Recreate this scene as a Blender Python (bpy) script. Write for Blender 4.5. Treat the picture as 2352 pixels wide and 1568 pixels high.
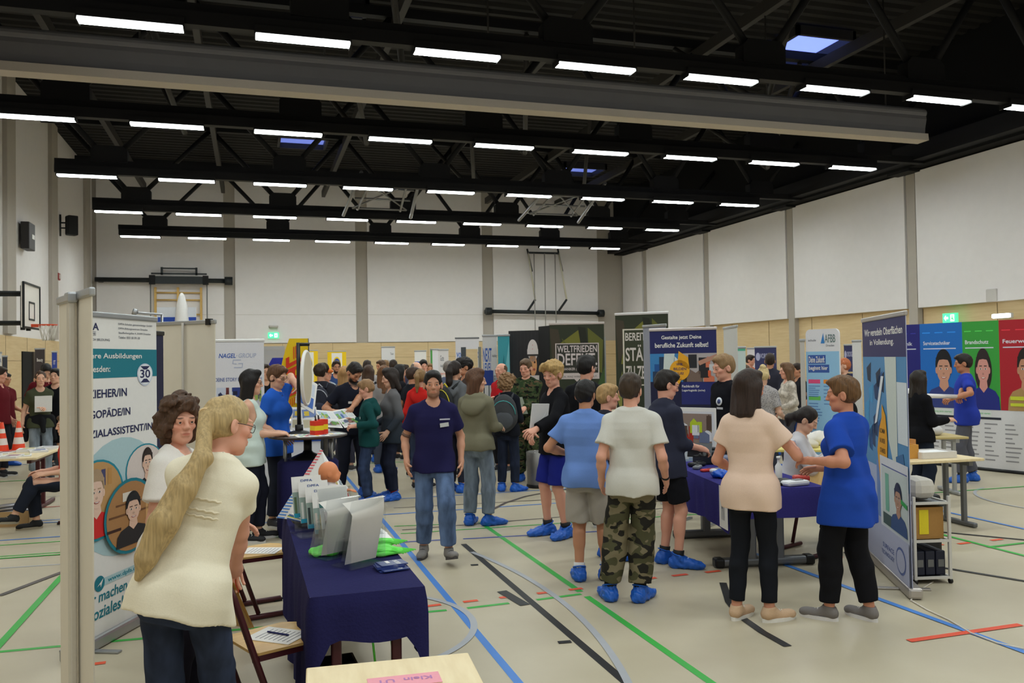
import bpy, bmesh, math, random
import numpy as np
from mathutils import Vector, Matrix

SC = bpy.context.scene
for _o in list(bpy.data.objects): bpy.data.objects.remove(_o)
COL = SC.collection
PI = math.pi
rnd = random.Random(7)

# ------------------------------------------------------------------ camera
FPX, CX, CY, CAM_Z = 1932.0, 1176.0, 784.0, 1.9
_yaw, _pit, _rol = math.radians(17.22), math.radians(1.21), math.radians(-0.93)
CF = Vector((math.sin(_yaw)*math.cos(_pit), math.cos(_yaw)*math.cos(_pit), math.sin(_pit)))
_rt = Vector((math.cos(_yaw), -math.sin(_yaw), 0)); _up = _rt.cross(CF)
CA = math.cos(_rol)*_rt + math.sin(_rol)*_up
CB = -math.sin(_rol)*_rt + math.cos(_rol)*_up
CAMPOS = Vector((0, 0, CAM_Z))
_cd = bpy.data.cameras.new('camera'); _cd.sensor_width = 36.0; _cd.lens = 36.0*FPX/2352.0
_cd.clip_start = 0.05; _cd.clip_end = 200
_cam = bpy.data.objects.new('camera', _cd); COL.objects.link(_cam)
_m = Matrix((CA, CB, -CF)).transposed().to_4x4(); _m.translation = CAMPOS
_cam.matrix_world = _m
_cd.dof.use_dof = True; _cd.dof.focus_distance = 5.0; _cd.dof.aperture_fstop = 7.0
SC.camera = _cam

# ------------------------------------------------------------------ world and exposure
_w = bpy.data.worlds.new('world'); SC.world = _w; _w.use_nodes = True
_bg = _w.node_tree.nodes['Background']; _bg.inputs[0].default_value = (0.45, 0.55, 0.85, 1); _bg.inputs[1].default_value = 0.9
SC.view_settings.view_transform = 'Standard'; SC.view_settings.look = 'None'
SC.view_settings.exposure = 0.0; SC.view_settings.gamma = 1.0
SC.view_settings.use_curve_mapping = False
LAMP_POWER = 55.0          # radiance of every lamp diffuser
try:
    SC.cycles.max_bounces = 7; SC.cycles.diffuse_bounces = 3; SC.cycles.glossy_bounces = 3
    SC.cycles.transmission_bounces = 6; SC.cycles.transparent_max_bounces = 10
    SC.cycles.sample_clamp_indirect = 6.0; SC.cycles.caustics_reflective = False; SC.cycles.caustics_refractive = False
    SC.cycles.use_denoising = True
except Exception: pass

# ------------------------------------------------------------------ pixel -> place helpers (used to read positions off the photo)
def ray(u, v): return CF + (u-CX)/FPX*CA + (CY-v)/FPX*CB
def fl(u, v, z=0.0):
    d = ray(u, v); return CAMPOS + d*((z-CAM_Z)/d.z)
def atY(u, v, Y):
    d = ray(u, v); return CAMPOS + d*(Y/d.y)
def atX(u, v, X):
    d = ray(u, v); return CAMPOS + d*(X/d.x)
def atD(u, v, D):
    d = ray(u, v); return CAMPOS + d*(D/math.hypot(d.x, d.y))
def zat(u, v, x, y):
    d = ray(u, v); return (CAMPOS + d*(math.hypot(x, y)/math.hypot(d.x, d.y))).z
# ------------------------------------------------------------------ materials
def lin(c):
    def f(v):
        v = v/255.0
        return v/12.92 if v <= 0.04045 else ((v+0.055)/1.055)**2.4
    return tuple(f(v) for v in c)
_MC = {}
def mat(rgb, rough=0.6, metal=0.0, bump=0.0, bscale=60.0, var=0.06, spec=0.35, trans=0.0, emit=0.0, key=None):
    """procedural material: rgb is 0..255 sRGB"""
    k = (tuple(rgb), rough, metal, bump, bscale, var, spec, trans, emit)
    if k in _MC: return _MC[k]
    m = bpy.data.materials.new('mat_%d' % len(_MC)); m.use_nodes = True; nt = m.node_tree
    b = nt.nodes['Principled BSDF']; c = lin(rgb)
    b.inputs['Base Color'].default_value = (*c, 1); b.inputs['Roughness'].default_value = rough
    b.inputs['Metallic'].default_value = metal; b.inputs['Specular IOR Level'].default_value = spec
    if trans: b.inputs['Transmission Weight'].default_value = trans; b.inputs['IOR'].default_value = 1.3
    if emit: b.inputs['Emission Color'].default_value = (*c, 1); b.inputs['Emission Strength'].default_value = emit
    if var or bump:
        tc = nt.nodes.new('ShaderNodeTexCoord'); n = nt.nodes.new('ShaderNodeTexNoise')
        n.inputs['Scale'].default_value = bscale; n.inputs['Detail'].default_value = 3
        nt.links.new(tc.outputs['Object'], n.inputs['Vector'])
        if var and not trans:
            r = nt.nodes.new('ShaderNodeMix'); r.data_type = 'RGBA'
            r.inputs[6].default_value = (*[x*(1-var) for x in c], 1); r.inputs[7].default_value = (*[min(1, x*(1+var)) for x in c], 1)
            nt.links.new(n.outputs['Fac'], r.inputs[0]); nt.links.new(r.outputs[2], b.inputs['Base Color'])
        if bump:
            bp = nt.nodes.new('ShaderNodeBump'); bp.inputs['Strength'].default_value = bump; bp.inputs['Distance'].default_value = 0.01
            nt.links.new(n.outputs['Fac'], bp.inputs['Height']); nt.links.new(bp.outputs[0], b.inputs['Normal'])
    _MC[k] = m; return m
def cloth(rgb): return mat(rgb, 0.92, 0, 0.06, 160, 0.07, 0.12)
def clear_sheet():
    m = bpy.data.materials.new('clear_acrylic'); m.use_nodes = True; nt = m.node_tree; out = nt.nodes['Material Output']
    t = nt.nodes.new('ShaderNodeBsdfTransparent'); t.inputs[0].default_value = (.95, .96, .97, 1); g = nt.nodes.new('ShaderNodeBsdfGlossy'); g.inputs['Roughness'].default_value = .08
    x = nt.nodes.new('ShaderNodeMixShader'); x.inputs[0].default_value = .09
    nt.links.new(t.outputs[0], x.inputs[1]); nt.links.new(g.outputs[0], x.inputs[2]); nt.links.new(x.outputs[0], out.inputs[0]); return m
def metal(rgb=(150, 152, 155), r=0.35): return mat(rgb, r, 0.8, 0, 20, 0.03)
def plastic(rgb, r=0.4): return mat(rgb, r, 0, 0, 20, 0.03)
def paper(rgb): return mat(rgb, 0.7, 0, 0, 30, 0.03, 0.2)
def ramp_mat(name, scale, stops, rough=0.8, coord='Object', stretch=(1, 1, 1), detail=2, interp='LINEAR', tex='noise', bump=0.0, spec=0.2):
    m = bpy.data.materials.new(name); m.use_nodes = True; nt = m.node_tree; b = nt.nodes['Principled BSDF']
    tc = nt.nodes.new('ShaderNodeTexCoord'); mp = nt.nodes.new('ShaderNodeMapping'); mp.inputs['Scale'].default_value = stretch
    nt.links.new(tc.outputs[coord], mp.inputs[0])
    if tex == 'noise': n = nt.nodes.new('ShaderNodeTexNoise'); n.inputs['Detail'].default_value = detail; o = n.outputs['Fac']
    elif tex == 'voronoi': n = nt.nodes.new('ShaderNodeTexVoronoi'); o = n.outputs['Distance']
    else: n = nt.nodes.new('ShaderNodeTexWave'); o = n.outputs['Fac']; n.bands_direction = tex[-1].upper()
    n.inputs['Scale'].default_value = scale; nt.links.new(mp.outputs[0], n.inputs['Vector'])
    r = nt.nodes.new('ShaderNodeValToRGB'); r.color_ramp.interpolation = interp
    el = r.color_ramp.elements
    while len(el) > 1: el.remove(el[0])
    el[0].position = stops[0][0]; el[0].color = (*lin(stops[0][1]), 1)
    for p, c in stops[1:]: e = el.new(p); e.color = (*lin(c), 1)
    nt.links.new(o, r.inputs[0]); nt.links.new(r.outputs[0], b.inputs['Base Color'])
    b.inputs['Roughness'].default_value = rough; b.inputs['Specular IOR Level'].default_value = spec
    if bump:
        bp = nt.nodes.new('ShaderNodeBump'); bp.inputs['Strength'].default_value = bump; bp.inputs['Distance'].default_value = 0.02
        nt.links.new(o, bp.inputs['Height']); nt.links.new(bp.outputs[0], b.inputs['Normal'])
    return m

# ------------------------------------------------------------------ object helpers
def tag(o, label=None, cat=None, group=None, kind=None):
    if label: o['label'] = label
    if cat: o['category'] = cat
    if group: o['group'] = group
    if kind: o['kind'] = kind
    return o
def empty(name, loc=(0, 0, 0), rz=0.0, label=None, cat=None, group=None, parent=None):
    o = bpy.data.objects.new(name, None); COL.objects.link(o); o.empty_display_size = 0.1
    o.location = loc; o.rotation_euler = (0, 0, rz)
    if parent: o.parent = parent
    return tag(o, label, cat, group)
def kids(o): return [c for c in bpy.data.objects if c.parent == o]
def copy_tree(o, parent=None, ch=None):
    if ch is None:
        ch = {}
        for c in bpy.data.objects:
            if c.parent: ch.setdefault(c.parent.name, []).append(c)
    c = o.copy(); COL.objects.link(c)
    if parent: c.parent = parent
    for k in ch.get(o.name, []): copy_tree(k, c, ch)
    return c
class MB:
    """collects shapes, builds ONE mesh object; every shape may carry its own material"""
    def __init__(s): s.v = []; s.f = []; s.m = []; s.sm = []; s.mats = []
    def _mi(s, m):
        if m is None: return 0
        if m not in s.mats: s.mats.append(m)
        return s.mats.index(m)
    def add(s, vs, fs, m=None, smooth=False):
        b = len(s.v); mi = s._mi(m); s.v += [tuple(v) for v in vs]
        for f in fs: s.f.append([i+b for i in f]); s.m.append(mi); s.sm.append(smooth)
        return s
    def box(s, c, d, m=None, rot=None, bev=0.0):
        x, y, z = d[0]/2, d[1]/2, d[2]/2
        if bev > 0:
            bm = bmesh.new(); bmesh.ops.create_cube(bm, size=1)
            for v in bm.verts: v.co = Vector((v.co.x*d[0], v.co.y*d[1], v.co.z*d[2]))
            bmesh.ops.bevel(bm, geom=bm.edges[:], offset=min(bev, .49*min(d)), segments=2, affect='EDGES', profile=.5)
            bm.verts.index_update(); P = [v.co.copy() for v in bm.verts]; F = [[v.index for v in f.verts] for f in bm.faces]; bm.free()
        else:
            P = [Vector((sx*x, sy*y, sz*z)) for sz in (-1, 1) for sy in (-1, 1) for sx in (-1, 1)]
            F = [(0, 2, 3, 1), (4, 5, 7, 6), (0, 1, 5, 4), (2, 6, 7, 3), (0, 4, 6, 2), (1, 3, 7, 5)]
        if rot is not None: P = [rot @ p for p in P]
        c = Vector(c); return s.add([p+c for p in P], F, m)
    def tube(s, pts, r, m=None, n=10, caps=True, smooth=True, close=False):
        pts = [Vector(p) for p in pts]; N = len(pts); rs = r if isinstance(r, (list, tuple)) else [r]*N
        V = []; pu = None
        for i, p in enumerate(pts):
            if close: t = pts[(i+1) % N]-pts[i-1]
            else: t = pts[min(i+1, N-1)]-pts[max(i-1, 0)]
            t.normalize()
            if pu is None: u = t.orthogonal().normalized()
            else:
                u = pu - t*pu.dot(t); u = u.normalized() if u.length > 1e-6 else t.orthogonal().normalized()
            pu = u; w = t.cross(u)
            for k in range(n):
                a = 2*PI*k/n; V.append(p + rs[i]*(math.cos(a)*u + math.sin(a)*w))
        F = []
        for i in range(N if close else N-1):
            j = (i+1) % N
            for k in range(n): F.append((i*n+k, i*n+(k+1) % n, j*n+(k+1) % n, j*n+k))
        s.add(V, F, m, smooth)
        if caps and not close:
            b = len(s.v)-len(V); mi = s._mi(m)
            s.f.append([b+k for k in range(n)][::-1]); s.m.append(mi); s.sm.append(False)
            s.f.append([b+(N-1)*n+k for k in range(n)]); s.m.append(mi); s.sm.append(False)
        return s
    def cyl(s, a, b, r, m=None, n=16, r2=None): return s.tube([a, b], [r, r if r2 is None else r2], m, n)
    def lathe(s, prof, m=None, c=(0, 0, 0), n=24, smooth=True):
        V = []; F = []
        for r, z in prof:
            for k in range(n): a = 2*PI*k/n; V.append((c[0]+r*math.cos(a), c[1]+r*math.sin(a), c[2]+z))
        for i in range(len(prof)-1):
            for k in range(n): F.append((i*n+k, i*n+(k+1) % n, (i+1)*n+(k+1) % n, (i+1)*n+k))
        return s.add(V, F, m, smooth)
    def prism(s, poly, t, m=None, M=None):
        """poly in local xy, extruded along local z by t; M places it"""
        n = len(poly); M = M or Matrix()
        V = [M @ Vector((x, y, 0)) for x, y in poly] + [M @ Vector((x, y, t)) for x, y in poly]
        F = [list(range(n))[::-1], list(range(n, 2*n))] + [(i, (i+1) % n, n+(i+1) % n, n+i) for i in range(n)]
        return s.add(V, F, m)
    def grid(s, fn, nu, nv, m=None, smooth=True):
        V = [fn(i/nu, j/nv) for j in range(nv+1) for i in range(nu+1)]
        F = [(j*(nu+1)+i, j*(nu+1)+i+1, (j+1)*(nu+1)+i+1, (j+1)*(nu+1)+i) for j in range(nv) for i in range(nu)]
        return s.add(V, F, m, smooth)
    def build(s, name, m=None, parent=None, loc=None, rz=None):
        me = bpy.data.meshes.new(name); me.from_pydata([tuple(v) for v in s.v], [], s.f)
        ms = s.mats if s.mats else []
        if m is not None and not s.mats: me.materials.append(m)
        for q in ms: me.materials.append(q if q is not None else m)
        if len(me.polygons):
            me.polygons.foreach_set('material_index', s.m); me.polygons.foreach_set('use_smooth', s.sm)
        me.update(); o = bpy.data.objects.new(name, me); COL.objects.link(o)
        if parent is not None: o.parent = parent
        if loc is not None: o.location = loc
        if rz is not None: o.rotation_euler = (0, 0, rz)
        return o
def structure(name, mb, m=None): return tag(mb.build(name, m), kind='structure')
def thing(name, mb, m, label, cat, group=None, loc=None, rz=None, kind=None):
    return tag(mb.build(name, m, None, loc, rz), label, cat, group, kind)

# ------------------------------------------------------------------ lettering
_TC = {}
def text_mesh(s):
    if s in _TC: return _TC[s]
    cu = bpy.data.curves.new('t', 'FONT'); cu.body = s; cu.resolution_u = 3; cu.offset = .016
    o = bpy.data.objects.new('t', cu); COL.objects.link(o)
    dg = bpy.context.evaluated_depsgraph_get(); dg.update()
    me = bpy.data.meshes.new_from_object(o.evaluated_get(dg))
    V = [v.co.copy() for v in me.vertices]; F = [list(p.vertices) for p in me.polygons]
    bpy.data.objects.remove(o); bpy.data.meshes.remove(me); bpy.data.curves.remove(cu)
    if V:
        x0 = min(v.x for v in V); x1 = max(v.x for v in V); y0 = min(v.y for v in V); y1 = max(v.y for v in V)
        V = [((v.x-x0)/max(x1-x0, 1e-6), (v.y-y0)/max(y1-y0, 1e-6)) for v in V]
    _TC[s] = (V, F); return V, F
class Panel:
    """a printed sheet: base plate plus flat printed shapes, all ONE mesh. u along width, v up, n towards the viewer"""
    def __init__(s, w, h, base, t=0.006, corner=0.0):
        s.w, s.h = w, h; s.mb = MB(); s.vm = None
        if corner > 0:
            pl = []
            for cx, cy, a0 in ((w-corner, h-corner, 0), (corner, h-corner, 90)):
                for k in range(7): a = math.radians(a0+k*15); pl.append((cx+corner*math.cos(a), cy+corner*math.sin(a)))
            pl += [(0, 0), (w, 0)]
            s.mb.prism(pl, t, base, Matrix(((1, 0, 0, 0), (0, 0, -1, t), (0, 1, 0, 0), (0, 0, 0, 1))))
        else: s.mb.box((w/2, t/2, h/2), (w, t, h), base)
    def _p(s, uv, m, l):
        y = -0.0012*l; s.mb.add([(u, y, v) for u, v in uv], [list(range(len(uv)))], m)
    def mv(s, v): return float(np.interp(v, s.vm[0], s.vm[1])) if s.vm else v
    def poly(s, uv, m, l=1): s._p([(u*s.w, s.mv(v)*s.h) for u, v in uv], m, l)
    def rect(s, u0, v0, u1, v1, m, l=1): s.poly([(u0, v0), (u1, v0), (u1, v1), (u0, v1)], m, l)
    def ell(s, cu, cv, ru, rv, m, l=1, n=28, a0=0, a1=360):
        s.poly([(cu+ru*math.cos(math.radians(a0+(a1-a0)*k/n)), cv+rv*math.sin(math.radians(a0+(a1-a0)*k/n))) for k in range(n if a1-a0 == 360 else n+1)], m, l)
    def text(s, t, u0, v0, u1, v1, m, l=2, slant=0.0, rise=0.0):
        V, F = text_mesh(t); y = -0.0012*l; v0, v1 = s.mv(v0), s.mv(v1)
        s.mb.add([((u0+(u1-u0)*a)*s.w + slant*(b)*(v1-v0)*s.h, y, (v0+(v1-v0)*b + rise*a)*s.h) for a, b in V], F, m)
    def person(s, cu, cv, w, h, skin, hair, shirt, l=2, longhair=False, cap=None):
        """a printed portrait: head and shoulders in a box w x h centred at cu, bottom at cv"""
        S, Hh, T = mat(skin), mat(hair), mat(shirt); dk = mat((60, 40, 35)); wh = mat((235, 230, 225)); lip = mat((170, 85, 80))
        if longhair: s.ell(cu, cv+h*.62, w*.27, h*.34, Hh, l)
        s.poly([(cu-w*.5, cv), (cu-w*.47, cv+h*.2), (cu-w*.36, cv+h*.3), (cu-w*.14, cv+h*.36), (cu+w*.14, cv+h*.36), (cu+w*.36, cv+h*.3), (cu+w*.47, cv+h*.2), (cu+w*.5, cv)], T, l+1)
        s.poly([(cu-w*.1, cv+h*.5), (cu-w*.13, cv+h*.36), (cu, cv+h*.27), (cu+w*.13, cv+h*.36), (cu+w*.1, cv+h*.5)], S, l+2)
        s.ell(cu, cv+h*.72, w*.225, h*.27, Hh, l+2)
        s.ell(cu-w*.195, cv+h*.63, w*.03, h*.055, S, l+3); s.ell(cu+w*.195, cv+h*.63, w*.03, h*.055, S, l+3)
        s.ell(cu, cv+h*.635, w*.185, h*.215, S, l+3)
        s.poly([(cu-w*.19, cv+h*.7), (cu-w*.16, cv+h*.8), (cu, cv+h*.815), (cu+w*.16, cv+h*.8), (cu+w*.19, cv+h*.7), (cu+w*.21, cv+h*.84), (cu, cv+h*.97), (cu-w*.21, cv+h*.84)], mat(cap) if cap else Hh, l+4)
        for q in (-1, 1):
            s.ell(cu+q*w*.075, cv+h*.655, w*.036, h*.016, wh, l+4, 12); s.ell(cu+q*w*.075, cv+h*.655, w*.016, h*.016, dk, l+5, 10)
            s.rect(cu+q*w*.075-w*.045, cv+h*.695, cu+q*w*.075+w*.045, cv+h*.71, Hh if not cap else dk, l+4)
        s.ell(cu, cv+h*.575, w*.03, h*.02, mat(tuple(int(x*.86) for x in skin)), l+4, 12)
        s.ell(cu, cv+h*.52, w*.075, h*.03, lip, l+4, 16, 180, 360); s.ell(cu, cv+h*.517, w*.055, h*.014, wh, l+5, 14, 180, 360)
    def build(s, name, parent, loc=(0, 0, 0), rz=0.0):
        return s.mb.build(name, None, parent, loc, rz)
def facing(p, q):
    """rz of a panel whose left bottom corner is p and right bottom corner is q as seen from its front"""
    return math.atan2(q[1]-p[1], q[0]-p[0])
def rollup(name, p, q, h, base, label, cat='banner', group=None, draw=None, back=False, railc=(175, 177, 180), z0=0.08, pole=True, rail=True):
    """roll-up display between floor points p (left seen from the front) and q; draw(panel) prints it"""
    p = Vector((p[0], p[1], 0)); q = Vector((q[0], q[1], 0)); w = (q-p).length; rz = facing(p, q)
    r = empty(name, ((p+q)/2), rz, label, cat, group)
    pn = Panel(w, h-z0, base)
    if draw: draw(pn)
    pn.build('printed_sheet', r, (-w/2, -0.003, z0))
    al = metal(railc, 0.4)
    if rail: MB().box((0, 0.0, h), (w+.02, .028, .04), al, None, .008).build('top_rail', None, r)
    MB().box((0, .02, .045), (w+.03, .11, .085), al, None, .02).build('cassette', None, r)
    for sx in (-1, 1): MB().box((sx*w*.3, .0, .008), (.05, .42, .014), al, None, .004).build('foot', None, r)
    if pole: MB().cyl((0, .035, .08), (0, .03, h+.01), .011, al, 10).build('support_pole', None, r)
    return r
# ================================================================== THE HALL
XL, XR, YB, YF, ZC = -6.95, 19.7, 42.5, -9.0, 10.8
M_WHITE = mat((230, 226, 226), 0.85, 0, 0.06, 4, 0.03, 0.2)
M_GREY = mat((176, 169, 160), 0.85, 0, 0.05, 6, 0.03, 0.2)
M_WOOD = ramp_mat('birch_cladding', 3.0, [(.3, (208, 182, 140)), (.55, (214, 190, 149)), (.75, (219, 196, 156))], .55, 'Object', (.5, .5, 6), 4)
M_SEAM = mat((120, 98, 66), .8)
M_BLACK = mat((20, 20, 21), 0.8, 0, 0, 10, 0.05, 0.15)
M_TRUSS = mat((24, 24, 26), 0.6, 0.0, 0, 10, 0.05, 0.2)
M_TRUSS2 = mat((58, 56, 54), 0.6, 0.0, 0, 10, 0.05, 0.2)
M_DARKM = mat((38, 42, 44), 0.5, 0.2)
# floor with its painted court lines
M_FLOOR = ramp_mat('sports_vinyl', 1.4, [(.3, (183, 171, 147)), (.5, (188, 177, 153)), (.7, (193, 182, 159))], .42, 'Object', (1, 1, 1), 5, spec=.35)
fb = MB(); fb.box(((XL+XR)/2, (YB+YF)/2, -.06), (XR-XL+.6, YB-YF+.6, .12), M_FLOOR)
_lz = [0.0012]
def line(pts, w, rgb, n=None):
    """painted line along floor points"""
    m = mat(rgb, .45, 0, 0, 10, .04, .3); _lz[0] += .00008; z = _lz[0]; L = []; R = []
    P = [Vector((p[0], p[1], 0)) for p in pts]
    for i, p in enumerate(P):
        t = (P[min(i+1, len(P)-1)]-P[max(i-1, 0)]).normalized(); s = Vector((t.y, -t.x, 0))*w/2
        L.append((p.x-s.x, p.y-s.y, z)); R.append((p.x+s.x, p.y+s.y, z))
    k = len(P); fb.add(L+R, [(i, k+i, k+i+1, i+1) for i in range(k-1)], m)
def arc(cx, cy, r, a0, a1, w, rgb, n=40):
    line([(cx+r*math.cos(math.radians(a0+(a1-a0)*i/n)), cy+r*math.sin(math.radians(a0+(a1-a0)*i/n))) for i in range(n+1)], w, rgb)
C_BLUE, C_BLK, C_GRN, C_ORG, C_GRY, C_PUR, C_DRK = (70, 128, 205), (34, 34, 36), (62, 172, 72), (232, 92, 58), (170, 172, 178), (68, 84, 160), (88, 80, 78)
line([(1.481, 2.2), (1.481, 8.78)], .055, C_BLUE); line([(1.481, 8.9), (1.481, 19)], .055, C_BLUE)
line([(2.074, 2.2), (2.074, 8.5)], .06, C_BLK)
line([(2.537, 2.2), (2.537, 6.28)], .055, C_GRN); line([(2.537, 6.42), (2.537, 9.55)], .055, C_GRN)
line([(-6, 6.62), (1.40, 6.31)], .045, C_GRN); line([(1.56, 6.305), (1.9, 6.32)], .045, C_GRN); line([(2.13, 6.33), (2.52, 6.36)], .045, C_GRN)
line([(1.50, 8.82), (2.0, 8.77)], .045, C_PUR); line([(2.13, 8.74), (4.2, 8.5)], .045, C_PUR); line([(-4, 9.2), (1.45, 8.86)], .03, C_GRY)
line([(1.6, 9.45), (6, 9.6)], .035, C_DRK); line([(1.55, 9.26), (6, 9.0)], .035, C_GRN); line([(1.55, 9.7), (2.1, 9.6)], .035, C_GRN); line([(-6, 9.75), (1.4, 9.55)], .035, C_GRN); line([(-6, 10.35), (-.5, 10.2)], .035, C_GRN)
line([(-6, 10.6), (6, 10.4)], .045, C_BLUE); line([(1.74, 10.9), (5.5, 10.6)], .03, C_DRK); line([(-6, 11.8), (6, 11.5)], .04, C_BLUE)
for i in range(-5, 5):
    x = 1.33+.30*i*1.0; y = 6.46+.035*(x-1.3)
    if i < 0: x = 1.33+.46*i; y = 6.46+.22*(x-1.3)
    if .0 < x < 1.2: continue
    if i >= 0 and 2.05 < x < 2.4: x = 2.25
    line([(x-.06, y), (x+.06, y+.005)], .05, C_ORG)
for px, py in ((1490, 1329), (1562, 1321), (1638, 1313), (1845, 1290), (1920, 1281), (2153, 1252), (2215, 1248), (2290, 1240)):
    p = fl(px, py); line([(p.x-.075, p.y), (p.x+.075, p.y+.008)], .05, C_ORG)
line([(1.94, 6.66), (2.0, 6.22)], .085, C_BLK); line([(1.94, 5.33), (2.03, 5.32)], .05, C_BLK); line([(1.92, 7.6), (1.99, 7.59)], .05, C_BLK)
arc(-4.77, 6.28, 7.07, -22, 15, .05, C_GRY); arc(.6, 6.1, .93, -75, 62, .05, C_GRY)
line([(3.75, 6.25), (3.5, 5.75), (3.38, 5.4), (3.33, 5.05), (3.32, 4.75)], .06, C_BLK)
line([(2.72, 9.55), (2.74, 9.9), (2.9, 10.3), (3.2, 10.72), (3.6, 11.1), (4.1, 11.4), (4.9, 11.6)], .05, C_DRK)
line([(4.58, 7.4), (4.66, 3.0)], .055, C_BLUE); line([(4.12, 4.57), (5.08, 4.58)], .055, (226, 78, 44))
line([(7.9, 9.5), (7.8, 4)], .05, C_BLUE); line([(6.9, 8.6), (6.75, 3.5)], .05, C_GRN); line([(6.8, 6.48), (9, 6.55)], .045, C_GRN)
line([(5.4, 6.8), (5.76, 6.1), (6.07, 5.43), (6.3, 4.6)], .05, C_BLK); line([(6.9, 7.25), (7.4, 6.6), (7.7, 5.9)], .05, C_BLK)
arc(10.2, 8.1, 1.3, 110, 250, .04, C_GRY); line([(6.5, 9.3), (13, 9.1)], .04, C_GRN); line([(6.5, 8.4), (8.0, 8.35)], .04, C_PUR)
line([(-1.67, 5.6), (-1.66, 8.4), (-1.65, 9.0)], .055, C_GRN); line([(-2.54, 9.55), (-1.4, 9.5)], .04, C_GRN); line([(-2.02, 8.0), (-1.5, 9.1)], .06, C_DRK)
line([(-6, 12.9), (0, 12.7)], .04, (196, 70, 52)); line([(-6, 13.9), (0, 13.7)], .03, C_GRY); line([(-6, 11.5), (-.4, 11.52)], .04, C_BLUE)
for k in range(9): line([(-6+k*.02, 16+k*2.6), (16, 15.4+k*2.6)], .05, (C_GRN, C_BLUE, C_DRK, C_ORG)[k % 4])
structure('floor', fb)
# ceiling: dark corrugated deck
cb = MB(); N = 120; prof = []
for i in range(N):
    y0 = YF+(YB-YF)*i/N; d = (YB-YF)/N; prof += [(y0, ZC), (y0+d*.35, ZC), (y0+d*.5, ZC+.09), (y0+d*.85, ZC+.09)]
prof.append((YB, ZC)); V = [(x, y, z) for x in (XL-.3, XR+.3) for y, z in prof]; n = len(prof)
cb.add(V, [(i, i+1, n+i+1, n+i) for i in range(n-1)], mat((36, 35, 35), .7, 0, 0, 10, .05, .2)); cb.box(((XL+XR)/2, (YB+YF)/2, ZC+.3), (XR-XL+.8, YB-YF+.8, .1), M_BLACK)
structure('ceiling', cb)
# back wall: birch wainscot below 2.85 m, white panels and grey strips above
wb = MB(); wb.box(((XL+XR)/2, YB+.15, ZC/2), (XR-XL+.6, .3, ZC), M_GREY); wb.box(((XL+XR)/2, YB-.02, 1.42), (XR-XL, .06, 2.85), M_WOOD)
for k in range(12): wb.box((XL+1.2+k*2.4, YB-.052, 1.42), (.012, .006, 2.85), M_SEAM)
for z in (.95, 2.1): wb.box(((XL+XR)/2, YB-.052, z), (XR-XL, .006, .012), M_SEAM)
cols = [-6.95, -.95, 4.95, 11.3, 17.6]
edges = [(atY(222, 600, YB).x, atY(514, 600, YB).x), (atY(540, 600, YB).x, atY(816, 600, YB).x), (atY(843, 600, YB).x, atY(1106, 600, YB).x), (atY(1131, 600, YB).x, atY(1370, 600, YB).x)]
for a, b_ in edges:
    wb.box(((a+b_)/2, YB-.05, 6.85), (b_-a, .10, 7.95), M_WHITE)
    wb.box(((a+b_)/2, YB-.102, 4.25), (b_-a, .004, .012), M_GREY)
structure('wall_back', wb)
# left wall
wl = MB(); wl.box((XL-.15, (YB+YF)/2, ZC/2), (.3, YB-YF, ZC), M_WHITE); wl.box((XL+.02, (YB+YF)/2, 1.42), (.06, YB-YF, 2.85), M_WOOD)
for y in (22.5, 28.4, 34.25, 40.9): wl.box((XL+.06, y, ZC/2+1.45), (.14, .95, ZC-2.9), M_GREY)
for k in range(20): wl.box((XL+.052, YF+2+k*2.5, 1.42), (.006, .012, 2.85), M_SEAM)
for z in (.95, 2.1): wl.box((XL+.052, (YB+YF)/2, z), (.006, YB-YF, .012), M_SEAM)
structure('wall_left', wl)
# right wall: birch below, projecting white panels between grey piers, dark soffit on top
wr = MB(); wr.box((XR+.25, (YB+YF)/2, ZC/2), (.3, YB-YF, ZC), M_WOOD)
wr.box((XR-.1, (YB+YF)/2, 9.2), (.9, YB-YF, 3.35), M_BLACK); wr.box((XR-.7, (YB+YF)/2, 7.85), (.5, YB-YF, .5), M_TRUSS)
pier = [39.7, 33.5, 27.35, 21.2, 15.0, 8.8]
for i, y in enumerate(pier):
    wr.box((XR+.02, y, 3.75), (.22, .36, 7.5), M_GREY); wr.box((XR-.25, y, 7.5), (.6, .9, .12), M_TRUSS)
    y2 = pier[i+1] if i+1 < len(pier) else YF+.5
    wr.box((XR-.02, (y+y2)/2, 5.38), (.2, y-y2-.48, 4.2), M_WHITE)
wr.box((XR-.02, (YB+39.9)/2, 5.38), (.2, YB-40.1, 4.2), M_WHITE)
for k in range(18): wr.box((XR+.094, YF+3+k*2.7, 1.6), (.012, .012, 3.3), M_SEAM)
structure('wall_right', wr)
wf = MB().box(((XL+XR)/2, YF-.15, ZC/2), (XR-XL+.6, .3, ZC), M_WHITE); structure('wall_front', wf)
# shutter door in the back wall
db = MB(); p0, p1 = atY(604, 790, YB-.08), atY(653, 790, YB-.08); db.box(((p0.x+p1.x)/2, YB-.09, 1.36), (p1.x-p0.x, .08, 2.72), mat((168, 166, 168), .6))
for k in range(9): db.box(((p0.x+p1.x)/2, YB-.134, .3*k+.15), (p1.x-p0.x-.06, .012, .02), M_GREY)
structure('door_1', db)
# open doorway with dark inside in the left wall and a door leaf
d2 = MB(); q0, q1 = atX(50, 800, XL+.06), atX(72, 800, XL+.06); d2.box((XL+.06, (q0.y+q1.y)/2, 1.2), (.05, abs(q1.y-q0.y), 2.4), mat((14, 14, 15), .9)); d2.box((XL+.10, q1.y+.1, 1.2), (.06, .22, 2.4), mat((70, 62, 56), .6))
structure('door_2', d2)
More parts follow.
